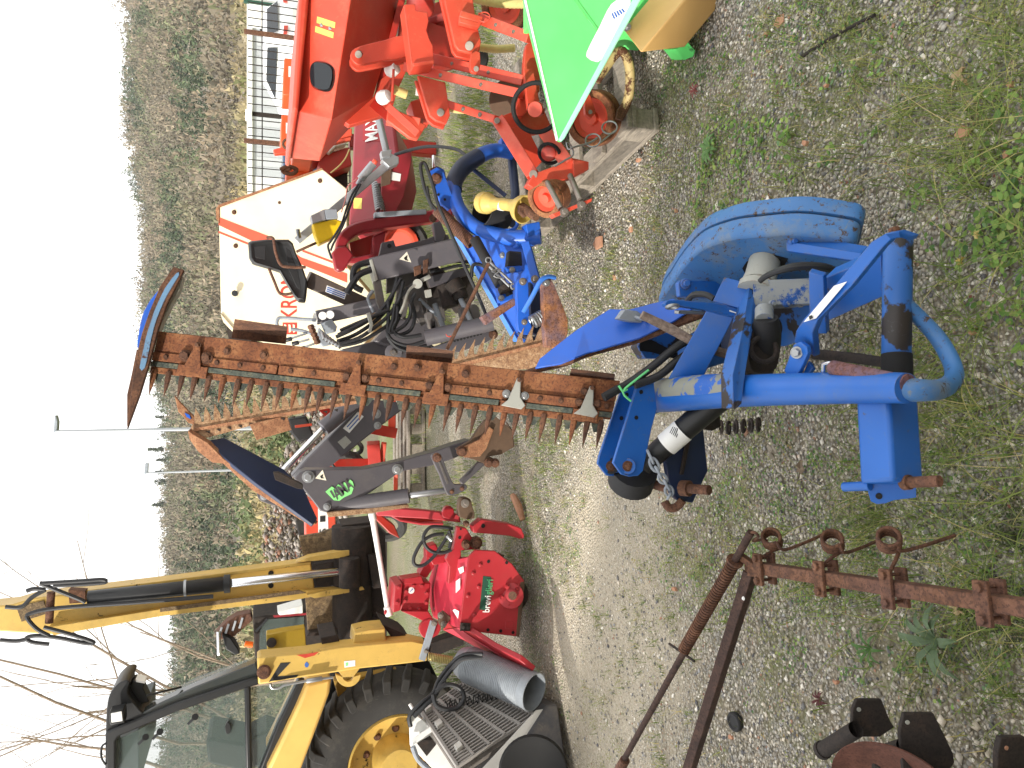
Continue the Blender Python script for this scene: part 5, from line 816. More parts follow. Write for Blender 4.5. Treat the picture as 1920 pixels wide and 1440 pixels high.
bp = t.part('mount_plate', M['rota'], bevel=.004); bp.plate([(858, 988), (874, 990), (884, 1006), (902, 1022), (900, 1030), (864, 1032), (866, 1066), (846, 1094), (840, 1094), (843, 1064), (836, 1050), (842, 1036), (850, 1030)], 4.5, .05); t.bolts('bolt', M['rust_brown'], bp, [(893, 1018, 4.48, 8), (874, 1021, 4.48, 6), (874, 982, 4.5, 4)], .04); t.bolts('bolt_hole', M['black'], bp, [(862, 1008, 4.498, 3), (864, 992, 4.498, 2)], n=V((0, -1, 0)), hole=True)
b3 = t.part('rear_bracket', M['rota'], bevel=.004); b3.plate([(786, 1078), (800, 1050), (800, 1025), (818, 1020), (826, 1040), (812, 1066), (800, 1084)], 4.8, .1); b3.plate([(752, 1086), (790, 1080), (795, 1094), (756, 1096)], 4.74, .1); b3.plate([(806, 1048), (840, 1038), (842, 1054), (812, 1060)], 4.7, .05)
for h in ([(849, 991), (826, 988), (806, 989), (794, 1006), (798, 1024), (812, 1035), (832, 1036), (846, 1031)], [(832, 1001), (810, 1004), (790, 1018), (776, 1045), (778, 1059), (793, 1060), (812, 1045), (830, 1020), (842, 1000)], [(842, 995), (846, 1012), (842, 1028)]): m = t.part('hydraulic_hose', M['hose'], bevel=0); m.tube([(x, y, 4.5) for x, y in h], 3.4, n=4, seg=8)
ft = t.part('hose_fitting', M['steel'], bevel=0); ft.cyl((838, 1004, 4.46), (848, 1014, 4.45), 4)
rf = t.part('rear_flap', M['rota'], bevel=.004); rf.plate([(830, 1181), (838, 1168), (862, 1173), (890, 1190), (925, 1213), (973, 1237), (999, 1258), (994, 1262), (957, 1247), (917, 1231), (880, 1206)], pl=PLANE((830, 1181, 4.9), (862, 1173, 4.4), (994, 1262, 4.1)), th=.03); fi = t.part('flap_inner', paint('pink_red_flap', 'c84858', .35, .2, '6a3a30', .3), rf, .002); fi.plate([(834, 1180), (860, 1176), (888, 1196), (960, 1240), (920, 1228), (880, 1203)], pl=PLANE((830, 1181, 4.89), (862, 1173, 4.39), (994, 1262, 4.09)), th=.004, off=-.006)
lv = t.part('lever_plate', M['greymetal'], bevel=.002); lv.plate([(808, 1164), (820, 1166), (797, 1240), (786, 1237)], 4.5, .02); lr = t.part('lever_bracket', M['rota'], bevel=.003); lr.plate(sm([(788, 1172), (806, 1160), (826, 1170), (822, 1190), (800, 1198), (788, 1188)], 2, True), 4.6, .03); lb = t.part('lever_lug', M['brown'], bevel=.003); lb.plate([(822, 1154), (832, 1146), (846, 1158), (834, 1178), (824, 1172)], 4.5, .03); t.bolts('bolt', M['pin'], lb, [(826, 1154, 4.5, 4), (832, 1170, 4.5, 4)]); t.bolts('bolt', M['pin'], lv, [(814, 1168, 4.5, 4), (799, 1221, 4.5, 3)])
sg = t.part('spring', plain('brass_spring', 'a89860', .4, .6), bevel=0); sg.helix((803, 1231, 4.45), (849, 1239, 4.40), 6.5, 1.7, 14); sr = t.part('spring_rod', M['greymetal'], bevel=0); sr.cyl((849, 1239, 4.4), (903, 1249, 4.34), 2.6); sl = t.part('spring_lug', M['brown'], bevel=.002); sl.plate([(900, 1250), (912, 1224), (924, 1222), (936, 1232), (912, 1256), (903, 1257)], 4.30, .03)
st = t.part('white_strut', M['white'], bevel=0); st.tube([(698, 966, 4.9), (712, 1050, 4.9), (727, 1142, 4.85)], [6, 5, 5], seg=12); st.cyl((726, 1138, 4.85), (730, 1154, 4.85), 7); st.cyl((697, 962, 4.9), (700, 975, 4.9), 7); se = t.part('strut_pin', M['rota'], st, 0); se.cyl((721, 1147, 4.84), (724, 1147, 4.84), 5)
ro = t.part('tine_rotor', M['blk_rust'], bevel=0); c = P(962, 1117, d + .03); ro.cyl(c, c + V((0, .7, 0)), .10, px=False)
for k in range(10): g = k * .63; tn = t.part('tine', M['brown'], ro, .002); p = c + V((0, .03 + .12 * (k // 2), 0)); tn.beam(p, p + V((math.cos(g) * .17, 0, math.sin(g) * .15)), .05, .012, px=False)
t.done()
# dry straw hanging from the tiller rotor is left as tines; grey ribbed pipe lying on the grate machine
m = solo('ribbed_pipe', M['galv'], 'grey ribbed pipe with open mouth lying on the grate', 'pipe', P(1000, 1298, 4.0)); a, b = P(862, 1238, 4.45), P(1002, 1298, 3.98); L = (b - a).length; k = ppx(b); r = 36 * k
pr = [(-.0, 0), (0, r * .5), (.02, r * .8), (.06, r * .93)]
for i in range(34): h = .08 + i * (L * .9 - .08) / 34; pr += [(h, r * .965), (h + .004, r * 1.0), (h + .009, r * 1.0), (h + .012, r * .965)]
pr += [(L * .91, r * .97), (L, r * 1.0), (L, r * .94), (L * .85, r * .92), (L * .3, r * .9), (L * .3, 0)]
m.lathe(a, b - a, pr, 40); m.fin()
m = solo('hydraulic_hose', M['hose'], 'pair of black hoses looping down beside the grey ribbed pipe', 'hose', P(830, 1300, 4.3)); m.tube([(905, 1226, 4.15), (870, 1228, 4.2), (845, 1246, 4.25), (822, 1276, 4.25), (812, 1300, 4.22), (790, 1318, 4.2), (768, 1342, 4.2), (770, 1362, 4.2)], 4.2, n=4, seg=8); m.tube([(905, 1232, 4.15), (868, 1236, 4.18), (848, 1254, 4.22), (826, 1284, 4.22), (815, 1306, 4.2), (796, 1324, 4.18), (776, 1344, 4.18)], 4.2, n=4, seg=8); m.tube([(812, 1302, 4.18), (818, 1322, 4.16), (838, 1330, 4.15), (860, 1325, 4.15), (870, 1305, 4.16), (858, 1288, 4.17), (835, 1284, 4.18), (818, 1296, 4.18)], 4.4, n=4, seg=8); m.fin()
t = Thing('grate_machine', 'grey machine with dusty grate top, white frame and black disc, at the lower left corner', 'farm machine', Z(1040, 1400, 0))
A, B, C, Dd = P(791, 1336, 4.30), P(868, 1282, 4.42), P(1003, 1342, 3.98), P(858, 1438, 3.86)
gr = t.part('grate', paint('dusty_grey_grate', '8e8a86', .8, .2, '5a5450', .6, '9a948c'), bevel=.001); nr = (B - A).cross(Dd - A).normalized(); nr = nr if nr.z > 0 else -nr
lp = lambda s, q: (A * (1 - s) + B * s) * (1 - q) + (Dd * (1 - s) + C * s) * q
for i in range(6): gr.beam(lp(i / 5, 0), lp(i / 5, 1), .016, .03, up=nr, px=False)
for i in range(24): gr.beam(lp(0, i / 23), lp(1, i / 23), .008, .022, up=nr, px=False)
un = t.part('grate_dust', plain('grey_dust', '6e6862', .95, 0, .25, .6, 14), gr, 0); dn = -nr * .045; un.prism([A + dn, B + dn, C + dn, Dd + dn], [A + dn * 1.6, B + dn * 1.6, C + dn * 1.6, Dd + dn * 1.6])
for s_, q_ in ((.12, .03), (.1, .35), (.12, .8)): m = t.part('grate_clip', M['offwhite'], gr, .002); p = lp(s_, q_) + nr * .02; m.box(p, (B - A).normalized() * .02, (Dd - A).normalized() * .02, nr * .012)
sf = t.part('side_frame', M['offwhite'], bevel=.006); e = V((0, 0, -.1)); o_ = (Dd - C).cross(V((0, 0, 1))).normalized() * -.01
sf.prism([C + V((.04, -.02, .0)), Dd + V((-.10, -.06, 0)), Dd + V((-.10, -.06, -.10)), C + V((.04, -.02, -.10))], [p + V((-.02, .03, 0)) for p in (C + V((.04, -.02, .0)), Dd + V((-.10, -.06, 0)), Dd + V((-.10, -.06, -.10)), C + V((.04, -.02, -.10)))])
lb = t.part('lower_body', paint('grimy_dark_body', '3c3c40', .7, .7, '7a7268', .7, '6e665c'), bevel=.01); zz = V((0, 0, -1)); c2, d2 = C + V((.06, -.03, -.06)), Dd + V((-.2, -.10, -.06)); lb.prism([c2, d2, V((d2.x, d2.y, .02)), V((c2.x, c2.y, .02))], [p + V((-.1, .5, 0)) for p in (c2, d2, V((d2.x, d2.y, .02)), V((c2.x, c2.y, .02)))])
dc = t.part('black_disc', M['black'], bevel=0); p = P(1000, 1446, 3.62); dc.lathe(p, V((.25, -.9, .3)), [(0, 0), (-.02, .16), (.01, .175), (.03, .165), (.025, .14), (.012, .1), (.012, 0)], 36)
wf = t.part('white_frame', M['white'], bevel=.004); wf.plate([(768, 1346), (776, 1336), (800, 1356), (858, 1440), (840, 1470), (770, 1400)], 4.22, .03); wf2 = t.part('frame_gap', M['blk_rust'], wf, 0); wf2.plate([(782, 1394), (806, 1380), (818, 1396), (800, 1418)], 4.215, .004); wf3 = t.part('frame_bar', M['white'], wf, .003); wf3.beam((772, 1392, 4.18), (810, 1366, 4.18), 10, 10); wf4 = t.part('frame_hose', M['greymetal'], wf, 0); wf4.tube([(774, 1400, 4.16), (784, 1424, 4.15), (806, 1444, 4.12)], 5, n=3, seg=8)
rd = t.part('frame_tip', M['white'], wf, 0); rd.cyl((768, 1320, 4.3), (782, 1342, 4.28), 3)
cw = t.part('coiled_wire', M['black'], bevel=0); cw.helix(lp(.35, .2) + nr * .04, lp(.98, .52) + nr * .04, .022, .003, 11, px=False)
t.done()
# ================================================================ YELLOW BACKHOE LOADER
t = Thing('backhoe_loader', 'muddy yellow backhoe loader with black cab and raised dipper, left of the scene', 'loader', V((-2.6, 5.6, 0)))
d = 6.0
bm = t.part('dipper_arm', M['yellow'], bevel=.01); bm.plate([(-40, 1140), (20, 1134), (60, 1122), (139, 1112), (306, 1092), (583, 1056), (590, 1103), (560, 1122), (300, 1150), (180, 1178), (100, 1190), (-40, 1182)], d, .22)
fl = t.part('arm_flange', M['yellow'], bm, .004); fl.plate([(90, 1176), (300, 1142), (560, 1108), (640, 1102), (640, 1108), (560, 1124), (300, 1156), (100, 1192)], d - .06, .06); fl.plate([(139, 1110), (306, 1089), (583, 1053), (583, 1058), (306, 1096), (139, 1116)], d - .06, .06)
wr = t.part('worn_steel', M['soil'], bm, .003); wr.plate([(30, 1138), (82, 1126), (90, 1150), (40, 1166)], d - .01, .02); wr = t.part('worn_steel', M['soil'], bm, .003); wr.plate([(300, 1140), (560, 1106), (575, 1112), (440, 1130), (300, 1148)], d - .066, .006)
t.bolts('pin_hole', M['black'], bm, [(508, 1075, d - .003, 5), (508, 1098, d - .003, 5)], n=V((0, -1, 0)), hole=True)
cy = t.part('hydraulic_cylinder', M['plastic'], bevel=.003); cy.cyl((165, 1122, d - .12), (430, 1094, d - .12), 14); cy.cyl((420, 1095, d - .12), (432, 1094, d - .12), 17); cb = t.part('cylinder_clamp', M['alu'], cy, 0); cb.cyl((345, 1103, d - .12), (350, 1102.5, d - .12), 15.5); cr = t.part('chrome_rod', M['chrome'], cy, 0); cr.cyl((430, 1094, d - .12), (640, 1071, d - .12), 8)
hz_ = [[(92, 1192), (70, 1180), (52, 1160), (58, 1150), (110, 1140), (250, 1130), (400, 1118)], [(75, 1094), (110, 1092), (160, 1089), (192, 1087), (196, 1092), (150, 1096), (100, 1098)], [(75, 1094), (110, 1108), (150, 1124), (160, 1130)], [(50, 1108), (64, 1104), (85, 1106)], [(85, 1106), (60, 1120), (40, 1138), (10, 1138)],
       [(82, 1176), (120, 1186), (160, 1198), (176, 1205), (160, 1206), (110, 1196), (70, 1192), (50, 1196), (60, 1204), (92, 1208)], [(0, 1200), (30, 1202), (52, 1198)]]
for h in hz_: m = t.part('hydraulic_hose', M['hose'], bevel=0); m.tube([(x, y, d - .18) for x, y in h], 4, n=4, seg=8)
pv = t.part('arm_pivot', M['rust_brown'], bevel=.003); pv.cyl((96, 1110, d - .14), (92, 1168, d - .14), 7); pv.plate([(128, 1106), (160, 1108), (160, 1130), (130, 1132)], d - .1, .08)
# digging bucket of the dipper
bk = t.part('digging_bucket', M['blk_rust'], bevel=.01); zc = lambda y: P(660, y, d + .05)
a, b = zc(985), zc(1188); ax = (b - a).normalized()
bk.lathe(a, ax, [(0, 0), (0, .15), (.002, .155), ((b - a).length, .155), ((b - a).length, 0)], 28)
bb = t.part('bucket_back', M['blk_rust'], bk, .006); bb.plate([(640, 985), (700, 978), (722, 1000), (728, 1176), (716, 1186), (640, 1188)], d + .02, .3)
b1 = t.part('bucket_side', M['soil'], bk, .006); b1.plate([(560, 1006), (600, 1000), (640, 984), (640, 1040), (569, 1044)], d + .12, .05); b2 = t.part('bucket_side', M['soil'], bk, .006); b2.plate([(572, 1112), (640, 1106), (645, 1180), (578, 1194)], d + .02, .05); b2r = t.part('bucket_rim', M['blk_rust'], bk, .004); b2r.plate([(574, 1194), (580, 1186), (642, 1176), (700, 1160), (726, 1168), (640, 1188)], d - .05, .2)
ea = t.part('bucket_ear', M['yellow'], bk, .004); ea.plate([(555, 1054), (580, 1044), (660, 1030), (668, 1038), (640, 1046), (590, 1052)], d - .1, .1); ea2 = t.part('bucket_ear', M['yellow'], bk, .004); ea2.plate([(575, 1116), (620, 1106), (680, 1100), (684, 1106), (640, 1114), (590, 1122)], d - .1, .1)
lk = t.part('bucket_link', M['blk_rust'], bk, .004); lk.cyl((655, 1046, d - .14), (655, 1100, d - .14), 19); lk.plate([(590, 1060), (640, 1052), (640, 1096), (592, 1100)], d + .0, .1); lk.plate([(690, 1040), (722, 1045), (728, 1100), (700, 1104)], d - .08, .1)
# front loader arm
la = t.part('loader_arm', M['yellow'], bevel=.012); D2 = 5.0; la.plate([(482, 1236), (486, 1231), (572, 1223), (638, 1212), (700, 1206), (772, 1200), (800, 1206), (802, 1240), (770, 1244), (678, 1254), (560, 1272), (484, 1285)], D2, .14)
q_ = t.part('scuff_mark', M['inkblack'], la, 0); q_.plate([(526, 1243), (545, 1242), (513, 1276), (504, 1279)], D2 - .002, .002); q_ = t.part('scuff_mark', M['inkblack'], la, 0); q_.plate([(514, 1269), (560, 1265), (556, 1270), (510, 1277)], D2 - .002, .002)
ws = t.part('maintenance_label', M['label'], la, 0); ws.plate([(645, 1240), (666, 1238), (666, 1249), (646, 1252)], D2 - .002, .002); wm = t.part('label_mark', M['greenink'], ws, 0); wm.plate([(648, 1243), (653, 1242), (653, 1248), (648, 1249)], D2 - .003, .001)
dr = t.part('blue_drop_sticker', M['bluelabel'], la, 0); dr.plate(sm([(571, 1246), (575, 1241), (579, 1246), (577, 1251), (573, 1251)], 2, True), D2 - .002, .001); rs = t.part('torn_red_sticker', M['redpaint'], la, 0); rs.plate([(556, 1228), (575, 1226), (598, 1222), (590, 1229), (572, 1234)], D2 - .002, .001)
pb = t.part('arm_pin', M['rust_brown'], la, .002); pb.cyl((495, 1260, D2), (495, 1260, D2 - .05), 9); pb.cyl((495, 1260, D2), (495, 1260, D2 - .02), 13)
lug = t.part('lifting_eye', M['yellow'], la, .002); ring = [P(653 + 24 * math.cos(g), 1262 + 26 * math.sin(g), D2 + .02) for g in (.1 + k * (math.pi - .2) / 16 for k in range(17))]; inn = [P(653 + 10 * math.cos(g), 1268 + 10 * math.sin(g), D2 + .02) for g in (.1 + k * (math.pi - .2) / 16 for k in range(17))]; lug.strip(ring, inn, .03); lug.strip([P(629, 1252, D2 + .02), P(677, 1250, D2 + .02)], [P(643, 1270, D2 + .02), P(663, 1269, D2 + .02)], .03)
ub = t.part('upper_bracket', M['yellow'], bevel=.006); ub.plate([(665, 1187), (690, 1181), (722, 1178), (724, 1204), (700, 1208), (662, 1212)], D2 + .04, .2); ur = t.part('rear_arm', paint('olive_yellow_paint', 'a88a24', .4, .4, '2c2820', .4), bevel=.006); ur.plate([(499, 1190), (530, 1184), (572, 1178), (574, 1212), (540, 1216), (501, 1222)], D2 + .5, .1); uh = t.part('arm_pin', M['blk_rust'], ur, .002); uh.cyl((509, 1205, D2 + .5), (509, 1205, D2 + .46), 9); ur2 = t.part('cross_tube', M['blk_rust'], bevel=.006); ur2.plate([(600, 1196), (632, 1190), (640, 1212), (606, 1216)], D2 + .1, .3); ur2 = t.part('cross_plate', M['blk_rust'], bevel=.006); ur2.plate([(716, 1170), (760, 1190), (772, 1202), (740, 1204)], D2 + .1, .3)
ar = t.part('arm_end', M['blk_rust'], la, .004); ar.plate([(772, 1206), (812, 1204), (868, 1186), (870, 1208), (806, 1236), (774, 1236)], D2 + .04, .1)
pl = t.part('hydraulic_pipe', M['steel'], bevel=0); pl.tube([(507, 1282, D2 - .03), (510, 1290, D2 - .03), (524, 1290, D2 - .03), (536, 1284, D2 - .03), (580, 1276, D2 - .03), (624, 1270, D2 - .03)], 2.6, n=3, seg=8); pl.cyl((575, 1277, D2 - .04), (604, 1272, D2 - .04), 4.5)
# wheel
D3 = 5.35; c = P(748, 1438, D3); k = ppx(c); Rw = 166 * k; ax = V((.10, -1, .02))
ty = t.part('wheel', M['tyre'], bevel=0); ty.lathe(c, ax, [(-.42, Rw * .6), (-.40, Rw * .9), (-.36, Rw * .965), (-.06, Rw * .965), (-.02, Rw * .93), (.01, Rw * .84), (.015, Rw * .7), (.0, Rw * .58), (-.03, Rw * .55)], 64)
rr = t.part('rim', M['yellow'], ty, 0); rr.lathe(c, ax, [(-.01, Rw * .57), (.004, Rw * .55), (-.02, Rw * .53), (-.10, Rw * .50), (-.12, Rw * .42), (-.14, Rw * .3), (-.13, 0)], 48); hu = t.part('hub', M['yellow'], rr, 0); hu.lathe(c, ax, [(-.14, Rw * .3), (-.06, Rw * .26), (.0, Rw * .235), (.03, Rw * .2), (.032, 0)], 36)
u, v, n_ = frame(ax)
t.bolts('wheel_nut', M['rust_brown'], rr, [(c + (u * math.cos(g) + v * math.sin(g)) * Rw * .36 - n_ * .13, 5) for g in (math.pi * 2 * i / 10 for i in range(10))], .03, n_)
for i in range(26):
    g = 2 * math.pi * i / 26; lu_ = t.part('tread_lug', M['tyre'], ty, .008); rad = u * math.cos(g) + v * math.sin(g); tan = v * math.cos(g) - u * math.sin(g)
    lu_.add([c + rad * (Rw * r) + tan * (Rw * s) + n_ * h for r, s, h in ((.93, -.05, -.36), (.93, .05, -.36), (1.0, .035, -.36), (1.0, -.035, -.36), (.94, .05, -.05), (.94, .17, -.05), (1.0, .15, -.05), (1.0, .06, -.05), (.80, .075, .012), (.80, .17, .012), (.95, .165, .004), (.95, .07, .004))],
             [(0, 1, 2, 3), (0, 4, 5, 1), (1, 5, 6, 2), (2, 6, 7, 3), (3, 7, 4, 0), (4, 8, 9, 5), (5, 9, 10, 6), (6, 10, 11, 7), (7, 11, 8, 4), (8, 11, 10, 9)])
fe = t.part('fender', paint('pale_yellow_fender', 'd8b060', .35, .15, '7a6030', .3, 'c8a868'), bevel=.02); D4 = 5.15; fe.strip([(576, 1283, D4), (556, 1330, D4), (530, 1385, D4), (498, 1450, D4)], [(622, 1271, D4), (618, 1300, D4), (596, 1360, D4), (562, 1450, D4)], .5)
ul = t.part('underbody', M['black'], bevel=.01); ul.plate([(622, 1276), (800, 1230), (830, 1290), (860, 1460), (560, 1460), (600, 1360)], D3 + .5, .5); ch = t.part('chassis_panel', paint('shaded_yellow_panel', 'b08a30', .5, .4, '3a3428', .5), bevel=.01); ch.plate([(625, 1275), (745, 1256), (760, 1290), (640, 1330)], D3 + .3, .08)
# cab
D5 = 5.25; pil = t.part('cab_frame', M['plastic'], bevel=.012)
pil.plate([(197, 1460), (197, 1374), (214, 1366), (330, 1318), (455, 1277), (484, 1268), (487, 1284), (462, 1291), (330, 1336), (222, 1382), (217, 1390), (217, 1460)], D5, .12)
pil.plate([(458, 1290), (470, 1287), (472, 1460), (461, 1460)], D5 - .004, .1); pil.plate([(560, 1276), (580, 1283), (540, 1352), (505, 1460), (480, 1460), (520, 1360)], D5 - .008, .1)
rf = t.part('cab_roof', M['plastic'], bevel=.02); rf.plate(sm([(198, 1470), (198, 1372), (201, 1320), (208, 1298), (222, 1282), (236, 1276), (244, 1280), (240, 1300), (262, 1330), (272, 1345), (214, 1368), (212, 1470)], 3, True), D5 + .02, .3)
wp = t.part('windscreen_pillar', paint('reflecting_dark_panel', '3a3e3e', .15, .0, '22262a', .1), bevel=.008); wp.plate([(262, 1340), (300, 1318), (365, 1288), (480, 1243), (486, 1268), (455, 1277), (330, 1318), (280, 1340)], D5 + .02, .1); ws = t.part('windscreen', M['glass'], bevel=0); ws.plate([(275, 1330), (365, 1280), (480, 1240), (484, 1246), (365, 1290)], D5 + .12, .1)
g1 = t.part('door_glass', M['glass'], bevel=0); g1.plate([(217, 1388), (330, 1336), (462, 1291), (462, 1470), (217, 1470)], D5 + .04, .008); g2 = t.part('front_glass', M['glass'], bevel=0); g2.plate([(470, 1288), (560, 1277), (520, 1360), (478, 1470), (470, 1470)], D5 + .04, .008)
ins = t.part('cab_lining', plain('grey_lining', '4c5358', .7), bevel=.01); ins.plate([(218, 1388), (260, 1370), (262, 1470), (218, 1470)], D5 + .3, .9)
sl = t.part('steering_seat', M['rubber'], bevel=.02); sl.plate([(386, 1390), (396, 1384), (462, 1396), (480, 1420), (470, 1450), (390, 1432)], D5 + .5, .4); dsh = t.part('dashboard', M['rubber'], bevel=.02); dsh.plate([(470, 1385), (500, 1370), (530, 1380), (520, 1440), (470, 1440)], D5 + .5, .3)
for x, y in ((273, 1382), (366, 1344), (300, 1372)): m = t.part('door_hinge', M['plastic'], bevel=.002); m.cyl((x, y, D5 + .02), (x, y, D5 - .02), 6); m.beam((x, y, D5 - .005), (x - 14, y + 14, D5 - .005), 5, 4)
hd = t.part('door_handle', M['plastic'], bevel=.003); hd.plate(sm([(422, 1362), (428, 1354), (433, 1362), (432, 1374), (424, 1376)], 2, True), D5 + .02, .04)
wl = t.part('work_lamp', M['plastic'], bevel=.006); wl.plate([(204, 1336), (232, 1330), (234, 1356), (206, 1360)], D5 - .12, .1); wg = t.part('lamp_glass', M['label'], wl, .002); wg.plate([(208, 1338), (228, 1334), (230, 1352), (209, 1355)], D5 - .128, .008)
w2 = t.part('work_lamp', M['plastic'], bevel=.006); w2.plate([(232, 1296), (250, 1276), (272, 1280), (268, 1290), (280, 1316), (262, 1322)], D5 + .1, .12); wg = t.part('lamp_glass', M['label'], w2, .002); wg.plate([(254, 1274), (272, 1278), (272, 1282), (255, 1279)], D5 + .08, .1)
gh = t.part('roof_grip', M['plastic'], bevel=0); gh.tube([(198, 1394, D5), (191, 1400, D5), (190, 1420, D5), (198, 1434, D5)], 2, n=3, seg=8); wi = t.part('wiper', M['plastic'], bevel=0); wi.cyl((275, 1304, D5), (340, 1288, D5 + .1), 2)
t.done()
# ---------------- old truck cab with folded crane behind the loader
t = Thing('crane_truck', 'dark truck cab with orange beacon and folded crane grab behind the loader', 'truck', V((-3.1, 9.5, 0)))
d = 9.5
cb = t.part('cab', M['blk_rust'], bevel=.02); cb.plate([(474, 1158), (500, 1154), (600, 1150), (640, 1240), (478, 1236)], d, 1.5); gl = t.part('cab_window', M['glass'], cb, 0); gl.plate([(487, 1176), (500, 1162), (570, 1156), (570, 1222), (486, 1224)], d - .02, .01); pi = t.part('window_pillar', M['plastic'], cb, .004); pi.beam((480, 1184, d - .04), (502, 1160, d - .04), 4, 4); rs = t.part('red_strip', M['crimson'], cb, 0); rs.plate([(512, 1154), (580, 1149), (580, 1153), (514, 1158)], d - .03, .01)
wb = t.part('white_bonnet', M['white'], cb, .01); wb.plate([(520, 1148), (568, 1134), (568, 1150), (524, 1154)], d - .04, .3); lw = t.part('lower_body', M['blk_rust'], bevel=.02); lw.plate([(560, 1000), (760, 1000), (760, 1240), (620, 1240)], d + .5, 1.0)
be = t.part('beacon', M['orangelamp'], bevel=0); be.cyl((474, 1209, d - .1), (459, 1207, d - .1), 5.5)
cr = t.part('crane_boom', M['rust_brown'], bevel=.01); cr.plate([(474, 1163), (470, 1150), (445, 1154), (425, 1166), (408, 1184), (403, 1190), (412, 1198), (430, 1200), (450, 1184)], d + .3, .2); gb = t.part('grab', M['plastic'], bevel=.01); gb.plate([(416, 1190), (432, 1196), (446, 1216), (450, 1226), (440, 1228), (424, 1218)], d + .2, .2); gr = t.part('grab_cylinder', M['chrome'], bevel=0); gr.cyl((410, 1184, d + .15), (411, 1228, d + .15), 4)
for i in range(4): m = t.part('crane_rib', M['alu'], cr, .003); x = 455 - i * 13; m.beam((x, 1158 + i * 6, d + .26), (x - 6, 1178 + i * 5, d + .26), 4, 3)
t.done()
# ================================================================ FOREGROUND RAKE BAR AND DISC HARROW
t = Thing('tine_rake', 'rusty tine bar with clamps and three coil spring tines in the foreground', 'rake', Z(1650, 1100, 0))
zb = .30; Bx = lambda f: (1404 + (1935 - 1404) * f, 1062 + (1141 - 1062) * f)
mb = t.part('tine_bar', M['rust_brown'], bevel=.003); mb.beam(Z(*Bx(0), zb), Z(*Bx(1.02), zb), .031, .031, up=V((0, -.3, 1)), px=False)
tdir = (Z(*Bx(1), zb) - Z(*Bx(0), zb)).normalized(); sdir = V((tdir.y, -tdir.x, 0)); sdir = sdir if sdir.x > 0 else -sdir
for i, f in enumerate((.057, .275, .515, .857)):
    c = Z(*Bx(f), zb); cl = t.part('clamp', M['rust_brown'], bevel=.002); cl.box(c + V((0, 0, .021)), tdir * .016, sdir * .042, V((0, 0, .005))); lo = t.part('clamp_back', M['rust_brown'], cl, .002); lo.box(c - V((0, 0, .021)), tdir * .015, sdir * .042, V((0, 0, .005)))
    for s_ in (-1, 1): b = t.part('bolt', M['rust_brown'], cl, 0); b.lathe(c + sdir * (.029 * s_) + V((0, 0, -.03)), V((0, 0, 1)), [(0, .004), (.056, .004), (.056, .0095), (.0635, .0095), (.064, .008), (.064, 0)], 6)
    if i < 3:
        cx, cy = ((1447, 1011), (1561, 1016), (1667, 1013))[i]; k = (19, 21, 23)[i]; cc = Z(cx, cy, .28); px = ppx(cc); ax = V((.55, -.60, .58)).normalized()
        tn = t.part('spring_tine', M['rust_brown'], bevel=0); u, v, n_ = frame(ax); r0 = k * px - .004; pts = []
        toC = (c + V((0, 0, .012)) + sdir * .02 - cc); g0 = math.atan2(toC.dot(v), toC.dot(u)) + 1.2
        for j in range(4 * 14 + 1): g = g0 + 2 * math.pi * j / 14; pts.append(cc + n_ * (.048 * (j / 56 - .5)) + (u * math.cos(g) + v * math.sin(g)) * r0)
        tn.tube([c + V((0, 0, .012)) - sdir * .02, c + V((0, 0, .012)) + sdir * .03, pts[0] * .6 + (c + sdir * .04) * .4] + pts, .0044, px=False, seg=8)
        ex, ey = ((1552, 998), (1645, 1014), (1790, 1004))[i]; e0 = Z(cx + 22, cy + 20, .275); tn.tube([pts[-1], e0, Z((cx + ex) / 2 + 12, (cy + ey) / 2 + 12, .2), Z(ex, ey, .10)], .0042, n=4, px=False, seg=8)
z2 = .34; sr = t.part('spring_rod', M['rust_blk'], bevel=0); A, B = Z(1408, 998, z2), Z(1150, 1460, z2); sr.cyl(A, B, .0105, px=False); cs = t.part('coil_spring', M['rust_brown'], sr, 0); C = A + (B - A) * .09; D_ = A + (B - A) * .50; 
cs.helix(C, Z(1281, 1221, z2), 0.0155, .0036, 40, px=False); wsr = t.part('spring_washer', M['rust_brown'], sr, 0); wsr.cyl(C, C - (B - A).normalized() * .008, .024, px=False)
cp_ = t.part('cotter_pin', M['blk_rust'], sr, 0); cp_.cyl(Z(1255, 1207, z2), Z(1302, 1240, z2 - .005), .004, px=False)
sl = t.part('side_beam', M['rust_blk'], bevel=.002); sl.beam(Z(1408, 1072, .30), Z(1285, 1465, .30), .030, .034, up=V((0, -.4, 1)), px=False); sg = t.part('corner_gusset', M['rust_brown'], bevel=.002); sg.beam(Z(1384, 1040, .33), Z(1424, 1068, .31), .018, .018, up=V((0, 0, 1)), px=False); sg = t.part('end_plate', M['rust_brown'], bevel=.002); sg.plate([(1402, 1056), (1416, 1058), (1414, 1082), (1400, 1080)], pl=PLANE(Z(1402, 1056, .318), Z(1416, 1058, .318), Z(1400, 1080, .318)), th=.02)
hk = t.part('rod_hook', M['rust_brown'], bevel=0); hk.tube([Z(1406, 1000, z2), Z(1414, 998, .34), Z(1422, 1006, .33), Z(1412, 1014, .32), Z(1430, 1012, .3), Z(1440, 1014, .29)], .004, n=4, px=False, seg=8)
nd = t.part('rod_knob', M['rust_brown'], sr, 0); nd.cyl(Z(1172, 1425, z2), Z(1160, 1445, z2), .018, px=False)
wt = t.part('white_spot', M['white'], sl, 0); wt.lathe(Z(1394, 1122, .317), V((0, 0, 1)), [(0, .006), (.003, .004), (.003, 0)], 10)
t.done()
t = Thing('disc_harrow', 'blackened rusty disc harrow with round blades and thick plates in the near corner', 'harrow', Z(1700, 1430, 0))
zz = .26
def pl_(pts, z, th=.02, tilt=.0): return pts
